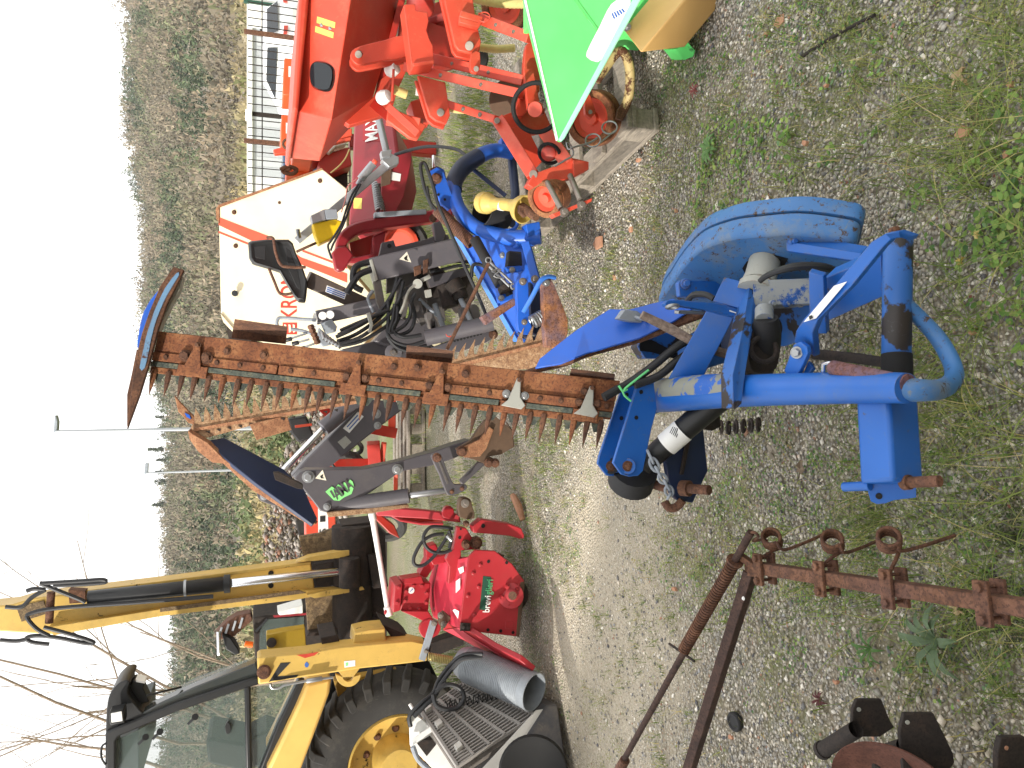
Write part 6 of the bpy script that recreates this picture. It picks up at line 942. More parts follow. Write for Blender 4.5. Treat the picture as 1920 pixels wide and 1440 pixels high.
for k, (pts, z) in enumerate((([(1607, 1312), (1653, 1312), (1670, 1353), (1677, 1364), (1650, 1382), (1607, 1382), (1598, 1360), (1599, 1331)], .20), ([(1695, 1338), (1751, 1338), (1788, 1414), (1790, 1430), (1770, 1460), (1695, 1460), (1687, 1372)], .27), ([(1878, 1383), (1922, 1381), (1945, 1440), (1930, 1480), (1871, 1480), (1872, 1410)], .28))):
    q = PLANE(Z(pts[0][0], pts[0][1], z + .03), Z(pts[1][0], pts[1][1], z - .03), Z(pts[0][0], pts[0][1] + 60, z + .03)); m = t.part('scraper_plate', M['blk_rust'], bevel=.002); m.plate(pts, pl=q, th=.012)
    hx = [(1610, 1330), (1701, 1354), (1886, 1402)][k]; t.bolts('bolt_hole', M['brick'] if k == 2 else M['silver'], m, [(q(*hx) + q.n * .001, 4)], n=q.n, hole=True)
for k, (cx, cy, z, rp) in enumerate(((1690, 1475, .265, 118), (1882, 1525, .29, 120))):
    c = Z(cx, cy, z); r = rp * ppx(c); m = t.part('disc_blade', rust('red_brown_disc_rust', '44281f', '5c382c', '6a4438', sc=30), bevel=0); m.lathe(c, V((-.35, -.45, .8)), [(.0, 0), (.006, r * .4), (.02, r * .8), (.034, r), (.030, r), (.014, r * .8), (0.0, r * .4)], 72)
for k, (a, b, z, rp) in enumerate((((1605, 1368), (1540, 1408), .25, 15), ((1696, 1402), (1620, 1428), .29, 20), ((1868, 1470), (1810, 1500), .3, 20))):
    A, B = Z(*a, z), Z(*b, z); kx = ppx(B); L = (B - A).length; m = t.part('bearing_tube', M['blk_rust'], bevel=0)
    m.lathe(A, B - A, [(0, rp * kx * .95), (L - .012, rp * kx * .95), (L - .012, rp * kx * 1.1), (L, rp * kx * 1.1), (L, rp * kx * .7), (L - .05, rp * kx * .62), (L - .05, 0)] if k == 0 else [(0, rp * kx * .8), (L * .55, rp * kx * .85), (L * .6, rp * kx * 1.1), (L * .8, rp * kx * 1.12), (L * .85, rp * kx), (L, rp * kx * .8), (L + .01, rp * kx * .4), (L + .01, 0)], 24)
    if k == 1: mc = t.part('grease_cap', M['soil'], m, 0); mc.lathe(B, B - A, [(-.012, rp * kx * .9), (.01, rp * kx * .8), (.014, 0)], 20)
sh = t.part('main_shaft', M['blk_rust'], bevel=.004); sh.beam(Z(1560, 1480, .2), Z(1960, 1560, .2), .05, px=False)
t.done()
# ================================================================ BACKGROUND: FENCE, HALL, CAR, ORANGE SEEDER, RED MACHINE, LAMPS, TREES
t = Thing('yard_fence', 'thin dark bar fence with square posts in front of the pale hall', 'fence', V((4, 14, -.3)))
fd = 14.0; fx = lambda y: P(480, y, fd).x
ry = lambda x: 14.0 + (x - 3.0) * .10
bars = t.part('bars', M['greymetal']); bm_ = M['blk_rust']; n = 0
x0, x1 = fx(375), fx(-60); N = 29
for i in range(N):
    x = x0 + (x1 - x0) * i / (N - 1); b = t.part('bar', bm_, bevel=0); b.box(V((x, ry(x), .62)), V((.007, 0, 0)), V((0, .007, 0)), V((0, 0, 1.12)))
for zz in (1.50, .0):
    b = t.part('rail', bm_, bevel=0); a = V((x0, ry(x0) - .012, zz)); c = V((x1, ry(x1) - .012, zz)); b.beam(a, c, .02, .012, up=V((0, -1, 0)), px=False)
for yy in (263, 49): x = fx(yy); b = t.part('post', M['rust_brown'], bevel=0); b.box(V((x, ry(x) - .05, .6)), V((.035, 0, 0)), V((0, .03, 0)), V((0, 0, 1.2)))
x = fx(210); b = t.part('lamp_post', bm_, bevel=0); b.box(V((x, ry(x) - .05, .6)), V((.03, 0, 0)), V((0, .03, 0)), V((0, 0, 1.15))); l = t.part('flood_lamp', M['white'], b, .01); l.box(V((x - .06, ry(x) - .14, 1.72)), V((.09, 0, 0)), V((0, .05, 0)), V((0, 0, .055)))
t.done()
t = Thing('storage_hall', 'long low pale grey panelled hall behind the fence', 'building', V((16, 34, -.25)))
wl = t.part('wall', M['stonewhite'], bevel=0); hx0, hx1 = P(480, 330, 34).x, P(480, -400, 34).x; hy = 34.0
top = lambda x: 1.75
wl.box(V(((hx0 + hx1) / 2, hy + 3, .75)), V(((hx1 - hx0) / 2, 0, 0)), V((0, 3, 0)), V((0, 0, 1.0)))
rf = t.part('roof', M['white'], bevel=0); rf.box(V(((hx0 + hx1) / 2, hy + 3, 1.86)), V(((hx1 - hx0) / 2 + .2, 0, 0)), V((0, 3.2, 0)), V((0, 0, .11)))
k = int((hx1 - hx0) / .42)
for i in range(min(k, 60)): x = hx0 + .2 + i * .42; p = t.part('panel_rib', plain('pale_grey_rib%d' % (i % 2), 'bcc0c3' if i % 2 else 'b2b6ba', .6) if i < 2 else bpy.data.materials['pale_grey_rib%d' % (i % 2)], wl, 0); p.box(V((x, hy - .01, .72)), V((.197, 0, 0)), V((0, .012, 0)), V((0, 0, .9)))
for yy in (42, 52, 22): x = P(490, yy, 33.9).x; w_ = t.part('window', M['glassdark'], wl, 0); w_.box(V((x, hy - .04, 1.25)), V((.18, 0, 0)), V((0, .02, 0)), V((0, 0, .2)))
t.done()
t = Thing('site_cabin', 'small white site cabin with green trim at the top corner', 'cabin', V((13.5, 30, -.25)))
cx = P(470, 4, 28).x; cbm = t.part('wall', M['white'], bevel=.02); cbm.box(V((cx + 1.0, 29, .8)), V((1.0, 0, 0)), V((0, 1, 0)), V((0, 0, 1.05))); tr = t.part('green_trim', M['darkgreen'], cbm, .01); tr.box(V((cx + 1.0, 27.98, 1.92)), V((1.06, 0, 0)), V((0, .06, 0)), V((0, 0, .09))); tr.box(V((cx - .0, 27.98, .8)), V((.05, 0, 0)), V((0, .05, 0)), V((0, 0, 1.05)))
for i in range(4): sh = t.part('shutter', M['greymetal'], cbm, .005); sh.box(V((cx + .35 + i * .4, 27.97, 1.1)), V((.15, 0, 0)), V((0, .02, 0)), V((0, 0, .5)))
t.done()
# white hatchback seen from behind its rear corner
t = Thing('parked_car', 'white hatchback parked behind the fence with dark rear window', 'car', V((11, 23, -.25)))
prof = [(-1.95, .25), (-1.98, .62), (-1.88, .98), (-1.55, 1.42), (-1.2, 1.5), (.1, 1.48), (.75, 1.12), (.95, 1.02), (1.75, .86), (2.0, .66), (2.02, .3)]
c0 = P(520, 28, 23.5); c0.z = -.08; ang = R(118); fx_ = V((math.cos(ang), math.sin(ang), 0)); sx_ = V((-math.sin(ang), math.cos(ang), 0)); wdt = lambda z: .86 - .22 * max(0, z - .95) / .55
cpt = lambda a, s, z: c0 + fx_ * (a + 1.9) + sx_ * (wdt(z) * s) + V((0, 0, z))
bd = t.part('body', M['carwhite'], bevel=.04); L, Rg = [cpt(a, -1, z) for a, z in prof], [cpt(a, 1, z) for a, z in prof]; bd.prism(L, Rg)
off = V((0, 0, 0))
for nm, s_, pts in (('side_window', 1, [(-1.4, 1.10), (-1.28, 1.37), (-.1, 1.39), (.55, 1.10)]), ('side_window', -1, [(-1.4, 1.10), (-1.28, 1.37), (-.1, 1.39), (.55, 1.10)])): m = t.part(nm, M['glassdark'], bd, 0); m.plate([cpt(a, s_ * 1.012, z) for a, z in pts], ext=sx_ * (-.01 * s_))
rw = t.part('rear_window', M['glassdark'], bd, 0); rw.plate([cpt(-1.86, -.8, 1.08) - fx_ * .03, cpt(-1.86, .8, 1.08) - fx_ * .03, cpt(-1.6, .8, 1.38) - fx_ * .03, cpt(-1.6, -.8, 1.38) - fx_ * .03], ext=fx_ * .02)
for s_ in (-1, 1): tl = t.part('tail_light', M['redpaint'], bd, 0); tl.plate([cpt(-1.98, s_ * .6, .80) - fx_ * .02, cpt(-1.98, s_ * 1.0, .84) - fx_ * .02, cpt(-1.98, s_ * 1.0, .94) - fx_ * .0, cpt(-1.98, s_ * .6, .92) - fx_ * .0], ext=fx_ * .03)
np_ = t.part('number_plate', M['label'], bd, 0); np_.plate([cpt(-1.99, -.3, .55) - fx_ * .01, cpt(-1.99, .3, .55) - fx_ * .01, cpt(-1.99, .3, .67) - fx_ * .01, cpt(-1.99, -.3, .67) - fx_ * .01], ext=fx_ * .02)
for a in (-1.25, 1.3):
    for s_ in (-1, 1): wh = t.part('wheel', M['tyre'], bd, 0); wh.lathe(cpt(a, s_ * .97, .30), sx_ * s_, [(-.2, .2), (-.18, .31), (.0, .31), (.03, .28), (.03, .2)], 28); ri = t.part('rim', M['steel'], wh, 0) if False else None
t.done()
# blue grey car far left of the hall
t = Thing('parked_car', 'dark blue car just showing behind the cream machine', 'car', V((5.0, 20, -.25)))
p = P(532, 322, 20); b = t.part('body', plain('blue_car_paint', '3c506c', .25, .3), bevel=.05); b.prism([p + V((x, 0, z)) for x, z in ((-1.2, -1.2), (-1.1, -.5), (-.6, -.42), (-.2, 0), (.5, .02), (.9, -.4), (1.1, -.5), (1.1, -1.2))], [p + V((x, 1.6, z)) for x, z in ((-1.2, -1.2), (-1.1, -.5), (-.6, -.42), (-.2, 0), (.5, .02), (.9, -.4), (1.1, -.5), (1.1, -1.2))]); g = t.part('side_window', M['glassdark'], b, 0); g.prism([p + V((x, -.01, z)) for x, z in ((-.5, -.4), (-.17, -.06), (.45, -.04), (.75, -.4))], [p + V((x, .01, z)) for x, z in ((-.5, -.4), (-.17, -.06), (.45, -.04), (.75, -.4))])
t.done()
# orange seeder behind the red one
t = Thing('orange_seeder', 'older orange seeder with square hoppers and a tall red drawbar behind the cream machine', 'seeder', V((2.4, 7.2, 0)))
d = 7.0
for k, (pts, dd) in enumerate((([(533, 108), (556, 110), (560, 180), (530, 178)], 7.6), ([(528, 214), (548, 216), (548, 270), (526, 270)], 7.6), ([(543, 190), (566, 196), (566, 236), (542, 240)], 6.9))):
    m = t.part('hopper', M['orange'], bevel=.01); m.plate(pts, dd, .4); q = t.part('hopper_label', M['label'], m, 0); x, y = pts[0]; q.plate([(x + 8, y + 16), (x + 16, y + 17), (x + 16, y + 36), (x + 8, y + 36)], dd - .004, .003)
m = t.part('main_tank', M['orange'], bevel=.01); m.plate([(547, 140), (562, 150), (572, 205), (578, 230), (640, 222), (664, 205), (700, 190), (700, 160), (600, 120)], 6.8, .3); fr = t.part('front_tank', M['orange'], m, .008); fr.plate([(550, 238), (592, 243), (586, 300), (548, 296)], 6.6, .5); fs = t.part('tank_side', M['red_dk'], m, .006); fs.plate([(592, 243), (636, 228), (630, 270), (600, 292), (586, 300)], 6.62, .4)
for p in ([(575, 223), (598, 226), (597, 236), (574, 235)], [(560, 252), (579, 254), (577, 288), (559, 288)]): lb = t.part('white_label', M['label'], m, 0); lb.plate(p, 6.59, .002)
db = t.part('drawbar', M['tire_red'], bevel=.006); db.plate([(512, 280), (545, 272), (660, 240), (660, 254), (545, 286), (515, 289)], 6.3, .06); db2 = t.part('drawbar_brace', M['tire_red'], bevel=.004); db2.plate([(545, 283), (658, 256), (658, 262), (545, 290)], 6.3, .05); ck = t.part('catch', M['rust_dk'], db, .002); ck.torus((540, 270, 6.28), V((0, -1, .2)), 9, 2.5)
lo = t.part('lower_frame', M['red_dk'], bevel=.01); lo.plate([(600, 292), (655, 275), (660, 310), (610, 330), (596, 310)], 6.7, .3); lo = t.part('lower_frame', M['orange'], bevel=.01); lo.plate([(538, 300), (590, 304), (585, 330), (536, 330)], 7.0, .4)
hs = t.part('dark_mechanism', M['blk_rust'], bevel=.01); hs.plate([(604, 300), (650, 280), (654, 400), (640, 380), (604, 318)], 6.9, .4); vl = t.part('seed_valve', M['offwhite'], bevel=.01); vl.plate([(610, 278), (628, 262), (650, 258), (650, 270), (630, 274), (618, 286)], 6.6, .1); fc = t.part('folded_cables', M['rust_dk'], bevel=0)
fc.tube([(526, 318, 6.6), (540, 312, 6.58), (556, 318, 6.6), (548, 326, 6.6), (530, 322, 6.62), (545, 316, 6.58)], 4, n=4, seg=8)
wr = t.part('pale_cable', M['hosey'], bevel=0); wr.tube([(655, 280, 6.5), (648, 296, 6.5), (635, 312, 6.5), (620, 324, 6.5)], 1.5, n=3, seg=6)
sl = t.part('support_leg', M['red_dk'], bevel=.01); sl.box(V((2.2, 7.1, .4)), V((.06, 0, 0)), V((0, .06, 0)), V((0, 0, .4))); sl = t.part('support_leg', M['red_dk'], bevel=.01); sl.box(V((3.0, 7.1, .4)), V((.06, 0, 0)), V((0, .06, 0)), V((0, 0, .4)))
t.done()
# red machine on pallets behind the backhoe arm
t = Thing('red_implement', 'brick red implement with white number plate behind the digging arm', 'farm machine', V((-.6, 8, 0)))
d = 8.0; m = t.part('number_beam', M['tire_red'], bevel=.01); m.plate([(572, 940), (628, 930), (630, 1006), (574, 1018)], d, .3); nb = t.part('number_field', M['label'], m, 0); nb.plate([(596, 936), (614, 934), (616, 1008), (597, 1012)], d - .004, .003); nt_ = t.part('number', M['inkblack'], nb, 0); o = P(612, 1000, d - .008); nt_.text('5', o, V((1, 0, 0)), V((0, 0, 1)), .10, .001); nk = t.part('number_block', M['inkblack'], nb, 0); nk.plate([(600, 968), (610, 967), (610, 978), (600, 979)], d - .008, .002)
for a, b, w_ in (((735, 735), (735, 800), 14), ((680, 800), (740, 812), 20), ((625, 870), (720, 868), 18), ((700, 830), (705, 905), 24), ((600, 760), (640, 800), 16), ((590, 860), (650, 900), 12), ((720, 830), (712, 900), 10), ((742, 870), (742, 930), 8)): m = t.part('frame_beam', M['red_dk'] if w_ > 14 else M['tire_red'], bevel=.006); m.beam((*a, 7.6), (*b, 7.7), w_, w_)
for x, y, r in ((655, 870, 22), (640, 830, 18), (664, 840, 14), (725, 985, 30)): m = t.part('black_tyre', M['tyre'], bevel=0); m.torus((x, y, 7.9), V((-.5, -.8, .2)), r, r * .3)
m = t.part('dark_block', M['rubber'], bevel=.02); m.plate([(540, 786), (575, 780), (590, 820), (560, 830), (545, 812)], 7.9, .3); m = t.part('hose_tangle', M['hose'], bevel=0); m.tube([(575, 860, 7.5), (590, 880, 7.5), (570, 895, 7.5), (600, 900, 7.5), (585, 870, 7.5), (610, 860, 7.5), (630, 880, 7.5)], 3, n=4, seg=7)
m = t.part('red_lever', M['tire_red'], bevel=.004); m.beam((553, 800, 7.6), (585, 796, 7.6), 5, 5); m = t.part('wheel_guard', M['red_dk'], bevel=.01); m.plate([(700, 955), (740, 985), (750, 1010), (730, 1000), (705, 975)], 7.4, .2)
t.done()
K1 = P(745, 900, 8.3); K1.z = 0
t = Thing('pallet', 'old pallets stacked far behind under the brick red implement', 'pallet', K1)
for k in range(5): m = t.part('deck_board', M['wood'], bevel=.003); m.box(V((-.55, 7.6 + k * .2, .16)), V((.55, 0, 0)), V((0, .05, 0)), V((0, 0, .012)))
for k in range(6): m = t.part('block', M['wood'], bevel=.003); m.box(V((-1.05 + k * .2, 7.62, .07)), V((.05, 0, 0)), V((0, .05, 0)), V((0, 0, .07)))
m = t.part('bottom_board', M['wood'], bevel=.003); m.box(V((-.55, 7.60, .012)), V((.55, 0, 0)), V((0, .05, 0)), V((0, 0, .012)))
t.done()
# street lamps
for (lab, px, py, d, hd) in (('tall thin street lamp rising beside the tip of the rusty bar', 104, 809, 26, 14), ('shorter street lamp with its head lost in the treetops', 274, 887, 42, 13)):
    b = P(480, py, d); top = P(px, py, d); t = Thing('street_lamp', lab, 'street lamp', V((top.x - .0, d, -.3)), 'street lamps along the road'); m = t.part('pole', M['alu'], bevel=0)
    m.tube([V((top.x, d, -.3)), V((top.x, d, top.z * .5)), V((top.x, d, top.z))], [.085, .06, .04], px=False, seg=12); a = t.part('lamp_head', M['greymetal'], bevel=.02); w_ = 30 if hd == 14 else 18; a.plate([(px - 4, py + 2), (px + 3, py + 2), (px + 4, py - 18), (px + 1, py - w_), (px - 2, py - w_)], d, .28); t.done()
# bare trees at the left
def limb(m, p, dirn, L, r, lv, rnd):
    n = 5; pts = [p]; dd = dirn.normalized()
    for i in range(n): dd = (dd + V((rnd.gauss(0, .10), rnd.gauss(0, .10), rnd.gauss(.04, .06)))).normalized(); pts.append(pts[-1] + dd * (L / n))
    m.tube(pts, [r, r * .8, r * .5], px=False, seg=6 if lv > 1 else 4, cap=False)
    if lv > 0:
        for k in range(rnd.randint(3, 4)):
            f = rnd.uniform(.25, 1); i = min(int(f * n), n - 1); q = pts[i] + (pts[i + 1] - pts[i]) * (f * n - i); limb(m, q, (dd + V((rnd.gauss(0, .55), rnd.gauss(0, .55), rnd.gauss(.15, .4)))).normalized(), L * rnd.uniform(.4, .65), r * .42, lv - 1, rnd)
bk_ = plain('grey_brown_bark', '8a7a68', .9, 0, .2)
for i, (px, py, d, L, lab) in enumerate(((560, 1400, 11.0, 3.3, 'bare young tree with fine twigs behind the loader cab roof'), (560, 1490, 9.5, 3.0, 'bare branching tree at the left edge behind the cab'), (520, 1290, 16.0, 3.0, 'small bare tree between the cab windscreen and the grab'))):
    rnd = random.Random(11 + i); b = P(480, py, d); b.z = -.1; t = Thing('bare_tree', lab, 'tree', b, 'bare trees behind the loader'); tk = t.part('trunk', bk_, bevel=0); tk.tube([b, b + V((.1, 0, 1.0)), b + V((.05, .1, 2.0))], [.10, .075, .06], px=False, seg=8); tw = t.part('crown', bk_, bevel=0)
    for k in range(6): limb(tw, b + V((.05, .08, 1.2 + .15 * k)), V((rnd.gauss(.25, .5), rnd.gauss(0, .5), 1.1)), L * rnd.uniform(.8, 1.2), .022, 2, rnd)
    t.done()
# skyline conifers and near hillside shrubs, one by one
cm = tonemat('conifer_tone', .95)
def conifer(px, py, d, h, lab, kind, grp):
    b = P(px, py, d); n = 260; r = np.random.default_rng(int(py)); t_ = r.uniform(0, 1, n); wid = (1 - t_) * .22 * h + .15 if kind else np.sqrt(np.clip(1 - (2 * t_ - 1) ** 2, 0, 1)) * .33 * h
    g = r.uniform(0, 6.28, n); rr = wid * r.uniform(.3, 1, n); c = np.stack([rr * np.cos(g), rr * np.sin(g), t_ * h + .2], 1); o_ = r.normal(size=(n, 3, 3)) * .13 * h * .5; v = (c[:, None] + o_).reshape(-1, 3); f = np.arange(n * 3).reshape(-1, 3)
    cols = np.array([lin(q)[:3] for q in ('38442f', '465238', '303a2a')])[r.integers(0, 3, n)]
    e = bpy.data.objects.new('conifer_tree' if kind else 'round_tree', None); COL.objects.link(e); e.location = b; props(e, lab, 'tree', grp)
    o = soup('crown', v, f, cm, None, cols); o.parent = e; m = MB(); m.tube([V((0, 0, -1.5)), V((0, 0, h * .7))], [.2, .1], px=False, seg=6); m.build('trunk', bk_, e)
for k, (px, py, d, h, kind) in enumerate(((300, 842, 400, 6.5, 1), (305, 862, 402, 4.5, 1), (302, 885, 400, 5, 1), (304, 903, 398, 5, 0), (304, 946, 404, 6, 1), (300, 782, 410, 3.5, 1), (278, 205, 420, 7, 0), (287, 240, 420, 6, 0), (290, 275, 420, 6, 0), (272, 150, 415, 6, 0))):
    conifer(px + 8, py, d, h, 'dark pointed conifer standing out on the skyline' if kind else 'dark rounded evergreen standing out on the skyline', kind, 'pointed conifers on the ridge' if kind else 'rounded evergreens on the ridge')
# heap of stones and rubble beyond the machines
n = 420; v0 = np.array([[0, 0, 1], [1, 0, 0], [0, 1, 0], [-1, 0, 0], [0, -1, 0], [0, 0, -1]], float); f0 = np.array([[0, 1, 2], [0, 2, 3], [0, 3, 4], [0, 4, 1], [5, 2, 1], [5, 3, 2], [5, 4, 3], [5, 1, 4]])
def stones(name, x, y, z, s, cols, mat, label):
    n = len(x); v = v0[None] * (s[:, None, None] * RNG.uniform(.6, 1.25, (n, 6, 1))); v = v * np.stack([RNG.uniform(.7, 1.3, n), RNG.uniform(.7, 1.3, n), RNG.uniform(.5, .8, n)], 1)[:, None, :]
    a = RNG.uniform(0, 6.28, n); ca, sa = np.cos(a)[:, None], np.sin(a)[:, None]; vx = v[..., 0] * ca - v[..., 1] * sa; vy = v[..., 0] * sa + v[..., 1] * ca; v = np.stack([vx + x[:, None], vy + y[:, None], v[..., 2] + z[:, None]], -1).reshape(-1, 3)
    f = (f0[None] + (np.arange(n) * 6)[:, None, None]).reshape(-1, 3); c = np.repeat(cols, 8, 0); o = soup(name, v, f, mat, 'stuff', c); o['label'] = label; return o
stm = tonemat('stone_tone', .9, bump=200)
NH = 5200; hx = RNG.normal(-3.0, 2.4, NH); hy_ = RNG.normal(15, .9, NH); hh = 1.75 * np.exp(-((hx + 3.0) / 3.2) ** 2 - ((hy_ - 15) / 1.3) ** 2) * RNG.uniform(.5, 1, NH) - .2
pal = np.array([lin(q)[:3] for q in ('8a8078', 'a09890', '6e665c', 'b0a8a0', '8f6a58', '7a7468')]); stones('rubble_heap', hx, hy_, hh, RNG.uniform(.03, .09, NH), pal[RNG.integers(0, 6, NH)], stm, 'heap of grey and brick coloured rubble beyond the machines')
# ================================================================ GRAVEL, GRASS, WEEDS, SCRAPS
def gzp(x, y): return gz(np.asarray(x, float), np.asarray(y, float))
def fbm(x, y, s, seed=0):
    o = 0; a = 1
    for k in range(4): o = o + a * (np.sin(x * s * 1.7 + 3.1 * k + seed + 1.3 * np.sin(y * s * 1.1 + k)) * np.cos(y * s * 1.5 - 2.3 * k + seed * 2 + 1.7 * np.sin(x * s * .9 + 2 * k))); s *= 2.03; a *= .55
    return o
def sample(n, xr, yr, dens):
    x = RNG.uniform(*xr, n * 3); y = RNG.uniform(*yr, n * 3); k = RNG.uniform(0, 1, n * 3) < dens(x, y); return x[k][:n], y[k][:n]
vis = lambda x, y: (np.abs(x) < .56 * np.sqrt(y * y + .3) + .25)
trackf = lambda x, y: np.clip(1 - np.abs(y + .25 * x - 3.15) / .8, 0, 1) * np.clip((.9 - x) / 1.4, 0, 1)
x, y = sample(44000, (-2.3, 2.2), (.85, 4.4), lambda x, y: vis(x, y) * np.clip(1.15 - trackf(x, y) * .8 + .35 * fbm(x, y, 2, 5), .1, 1) * np.clip(2.6 / y - .3, .12, 1))
s = np.minimum(RNG.lognormal(math.log(.0044), .42, len(x)), .0125)
pal = np.array([lin(q)[:3] for q in ('94918c', 'a7a39a', 'c0b9ac', 'd2cabc', '807f7e', 'e4dfd4', 'b4aa98', '9e978c', '68676a', 'b08a74', 'd8cebe', 'a9a8a8')])
stones('gravel', x, y, gzp(x, y) + s * .25, s, pal[RNG.choice(len(pal), len(x), p=[.1, .1, .12, .12, .09, .1, .09, .08, .08, .015, .055, .05])] * RNG.uniform(.85, 1.2, (len(x), 1)), stm, 'loose grey and white gravel on the ground')
# grass blades
def blades(name, x, y, h, lean, wid, cols, label, seg=3):
    n = len(x); a = RNG.uniform(0, 6.28, n); dx, dy = np.cos(a), np.sin(a); z = gzp(x, y); t = np.linspace(0, 1, seg + 1); vs = []
    for k in t:
        ox = dx * lean * h * k ** 1.7; oy = dy * lean * h * k ** 1.7; oz = h * (k - .35 * lean * k * k); w_ = wid * (1 - k * .95)
        for sgn in (-1, 1): vs.append(np.stack([x + ox - dy * w_ * sgn, y + oy + dx * w_ * sgn, z + oz], 1))
    v = np.stack(vs, 1).reshape(-1, 3); b = (np.arange(n) * 2 * (seg + 1))[:, None, None]; q = np.array([[2 * k, 2 * k + 1, 2 * k + 3, 2 * k + 2] for k in range(seg)])[None]; f = (b + q).reshape(-1, 4)
    o = soup(name, v, f, GM, 'stuff', np.repeat(cols, seg, 0)); o['label'] = label; return o
GM = tonemat('grass_tone', .6, .3)
GP = np.array([lin(q)[:3] for q in ('667c36', '7a8c40', '8c9a4c', '5e7232', '9a9c58', 'b8ac70', 'c4b480', '708042')])
gd = lambda x, y: np.clip(.25 + .75 * fbm(x, y, 1.5, 2), 0, 1) * (1 - .95 * trackf(x, y)) * np.where((y < 2.1) & (x > -.9), 1.0, .55)
cx, cy = sample(3200, (-2.4, 2.2), (.85, 5.0), lambda x, y: vis(x, y) * gd(x, y))
k = RNG.integers(4, 16, len(cx)); X = np.repeat(cx, k) + RNG.normal(0, .022, k.sum()); Y = np.repeat(cy, k) + RNG.normal(0, .022, k.sum()); tall = np.where((Y < 2.2) & (X > -.7) & (X < .75), 1.0, .45)
blades('grass', X, Y, RNG.uniform(.03, .13, len(X)) * tall, RNG.uniform(.3, 1.5, len(X)), RNG.uniform(.0009, .0022, len(X)), GP[RNG.choice(8, len(X), p=[.2, .2, .16, .12, .12, .08, .05, .07])], 'green and straw grass tufts growing through the gravel')
# long arching blades near the mower and right edge
cx = np.concatenate([RNG.normal(.38, .35, 80), RNG.normal(-.25, .3, 90), RNG.normal(0, .4, 40)]); cy = np.concatenate([RNG.normal(1.25, .22, 80), RNG.normal(1.5, .3, 90), RNG.normal(1.15, .15, 40)])
k = RNG.integers(3, 9, len(cx)); X = np.repeat(cx, k) + RNG.normal(0, .02, k.sum()); Y = np.repeat(cy, k) + RNG.normal(0, .02, k.sum())
blades('long_grass', X, Y, RNG.uniform(.07, .2, len(X)), RNG.uniform(.7, 1.8, len(X)), RNG.uniform(.0011, .0024, len(X)), GP[RNG.choice(8, len(X), p=[.22, .22, .16, .16, .1, .05, .03, .06])], 'long arching grass around the blue mower', 5)
# turf behind the machines
x, y = sample(30000, (-3.5, 4.5), (4.6, 10), lambda x, y: vis(x, y) * np.clip(.1 + .9 * fbm(x, y, .9, 1) + 1.0 * ((x > .7) & (y > 5.2)), 0, 1)); blades('turf', x, y, RNG.uniform(.04, .13, len(x)), RNG.uniform(.2, .9, len(x)), RNG.uniform(.002, .004, len(x)), GP[RNG.choice(8, len(x), p=[.25, .25, .2, .1, .1, .04, .02, .04])], 'bright turf strip behind the machines')
# small broad leaved weeds: clusters of round and pointed leaves
def leaves(name, cx, cy, nl, size, spread, cols, label, lift=.35, asp=.55):
    k = RNG.integers(*nl, len(cx)); n = k.sum(); X = np.repeat(cx, k); Y = np.repeat(cy, k); sz = RNG.uniform(*size, n); a = RNG.uniform(0, 6.28, n); r = RNG.uniform(.15, 1, n) * spread * np.repeat(RNG.uniform(.5, 1.2, len(cx)), k); zz = gzp(X, Y) + .006 + RNG.uniform(0, .03, n) * lift * 2
    px, py = X + np.cos(a) * r, Y + np.sin(a) * r; shp = [(0, 0, 0), (.4, .5, .12), (.85, .42, .1), (1.05, 0, 0), (.85, -.42, .1), (.4, -.5, .12)]; tilt = RNG.uniform(-.2, .6, n) * lift; vs = []
    for u, w_, hh in shp: vs.append(np.stack([px + np.cos(a) * u * sz - np.sin(a) * w_ * asp * 2 * sz, py + np.sin(a) * u * sz + np.cos(a) * w_ * asp * 2 * sz, zz + u * sz * tilt + hh * sz * .6], 1))
    v = np.stack(vs, 1).reshape(-1, 3); f = ((np.arange(n) * 6)[:, None, None] + np.array([[0, 1, 2, 3], [0, 3, 4, 5]])[None]).reshape(-1, 4); o = soup(name, v, f, GM, 'stuff', np.repeat(cols(n, k), 2, 0)); o['label'] = label
WP = np.array([lin(q)[:3] for q in ('4e7434', '60843c', '7a9a48', '446636', '92a456', '66845a')])
cx, cy = sample(1300, (-2.3, 2.2), (.85, 4.6), lambda x, y: vis(x, y) * np.clip(.15 + .8 * fbm(x, y, 1.1, 8), 0, 1) * (1 - .9 * trackf(x, y)))
leaves('weeds', cx, cy, (5, 18), (.004, .011), .04, lambda n, k: WP[RNG.integers(0, 6, n)] * RNG.uniform(.8, 1.2, (n, 1)), 'small broad leaved weeds among the gravel')
cx = np.concatenate([RNG.normal(.37, .10, 60), RNG.normal(.78, .14, 40), RNG.normal(.05, .06, 14)]); cy = np.concatenate([RNG.normal(1.22, .09, 60), RNG.normal(2.25, .22, 40), RNG.normal(1.12, .05, 14)])
leaves('clover', cx, cy, (7, 18), (.007, .014), .05, lambda n, k: WP[RNG.choice(6, n, p=[.1, .25, .35, .05, .2, .05])] * RNG.uniform(.85, 1.25, (n, 1)), 'patches of pale green round leaved ground cover', .5, .8)
cx, cy = sample(4200, (-2.3, 2.2), (.85, 4.6), lambda x, y: vis(x, y) * np.clip(-.1 + 1.0 * fbm(x, y, 1.6, 4), 0, 1) * (1 - .85 * trackf(x, y)))
leaves('low_moss', cx, cy, (8, 20), (.003, .007), .035, lambda n, k: np.array([lin(q)[:3] for q in ('7c8446', '8e9252', '9c9a62', '6c7a3e')])[RNG.integers(0, 4, n)], 'low yellow green mossy growth over the gravel', .5)
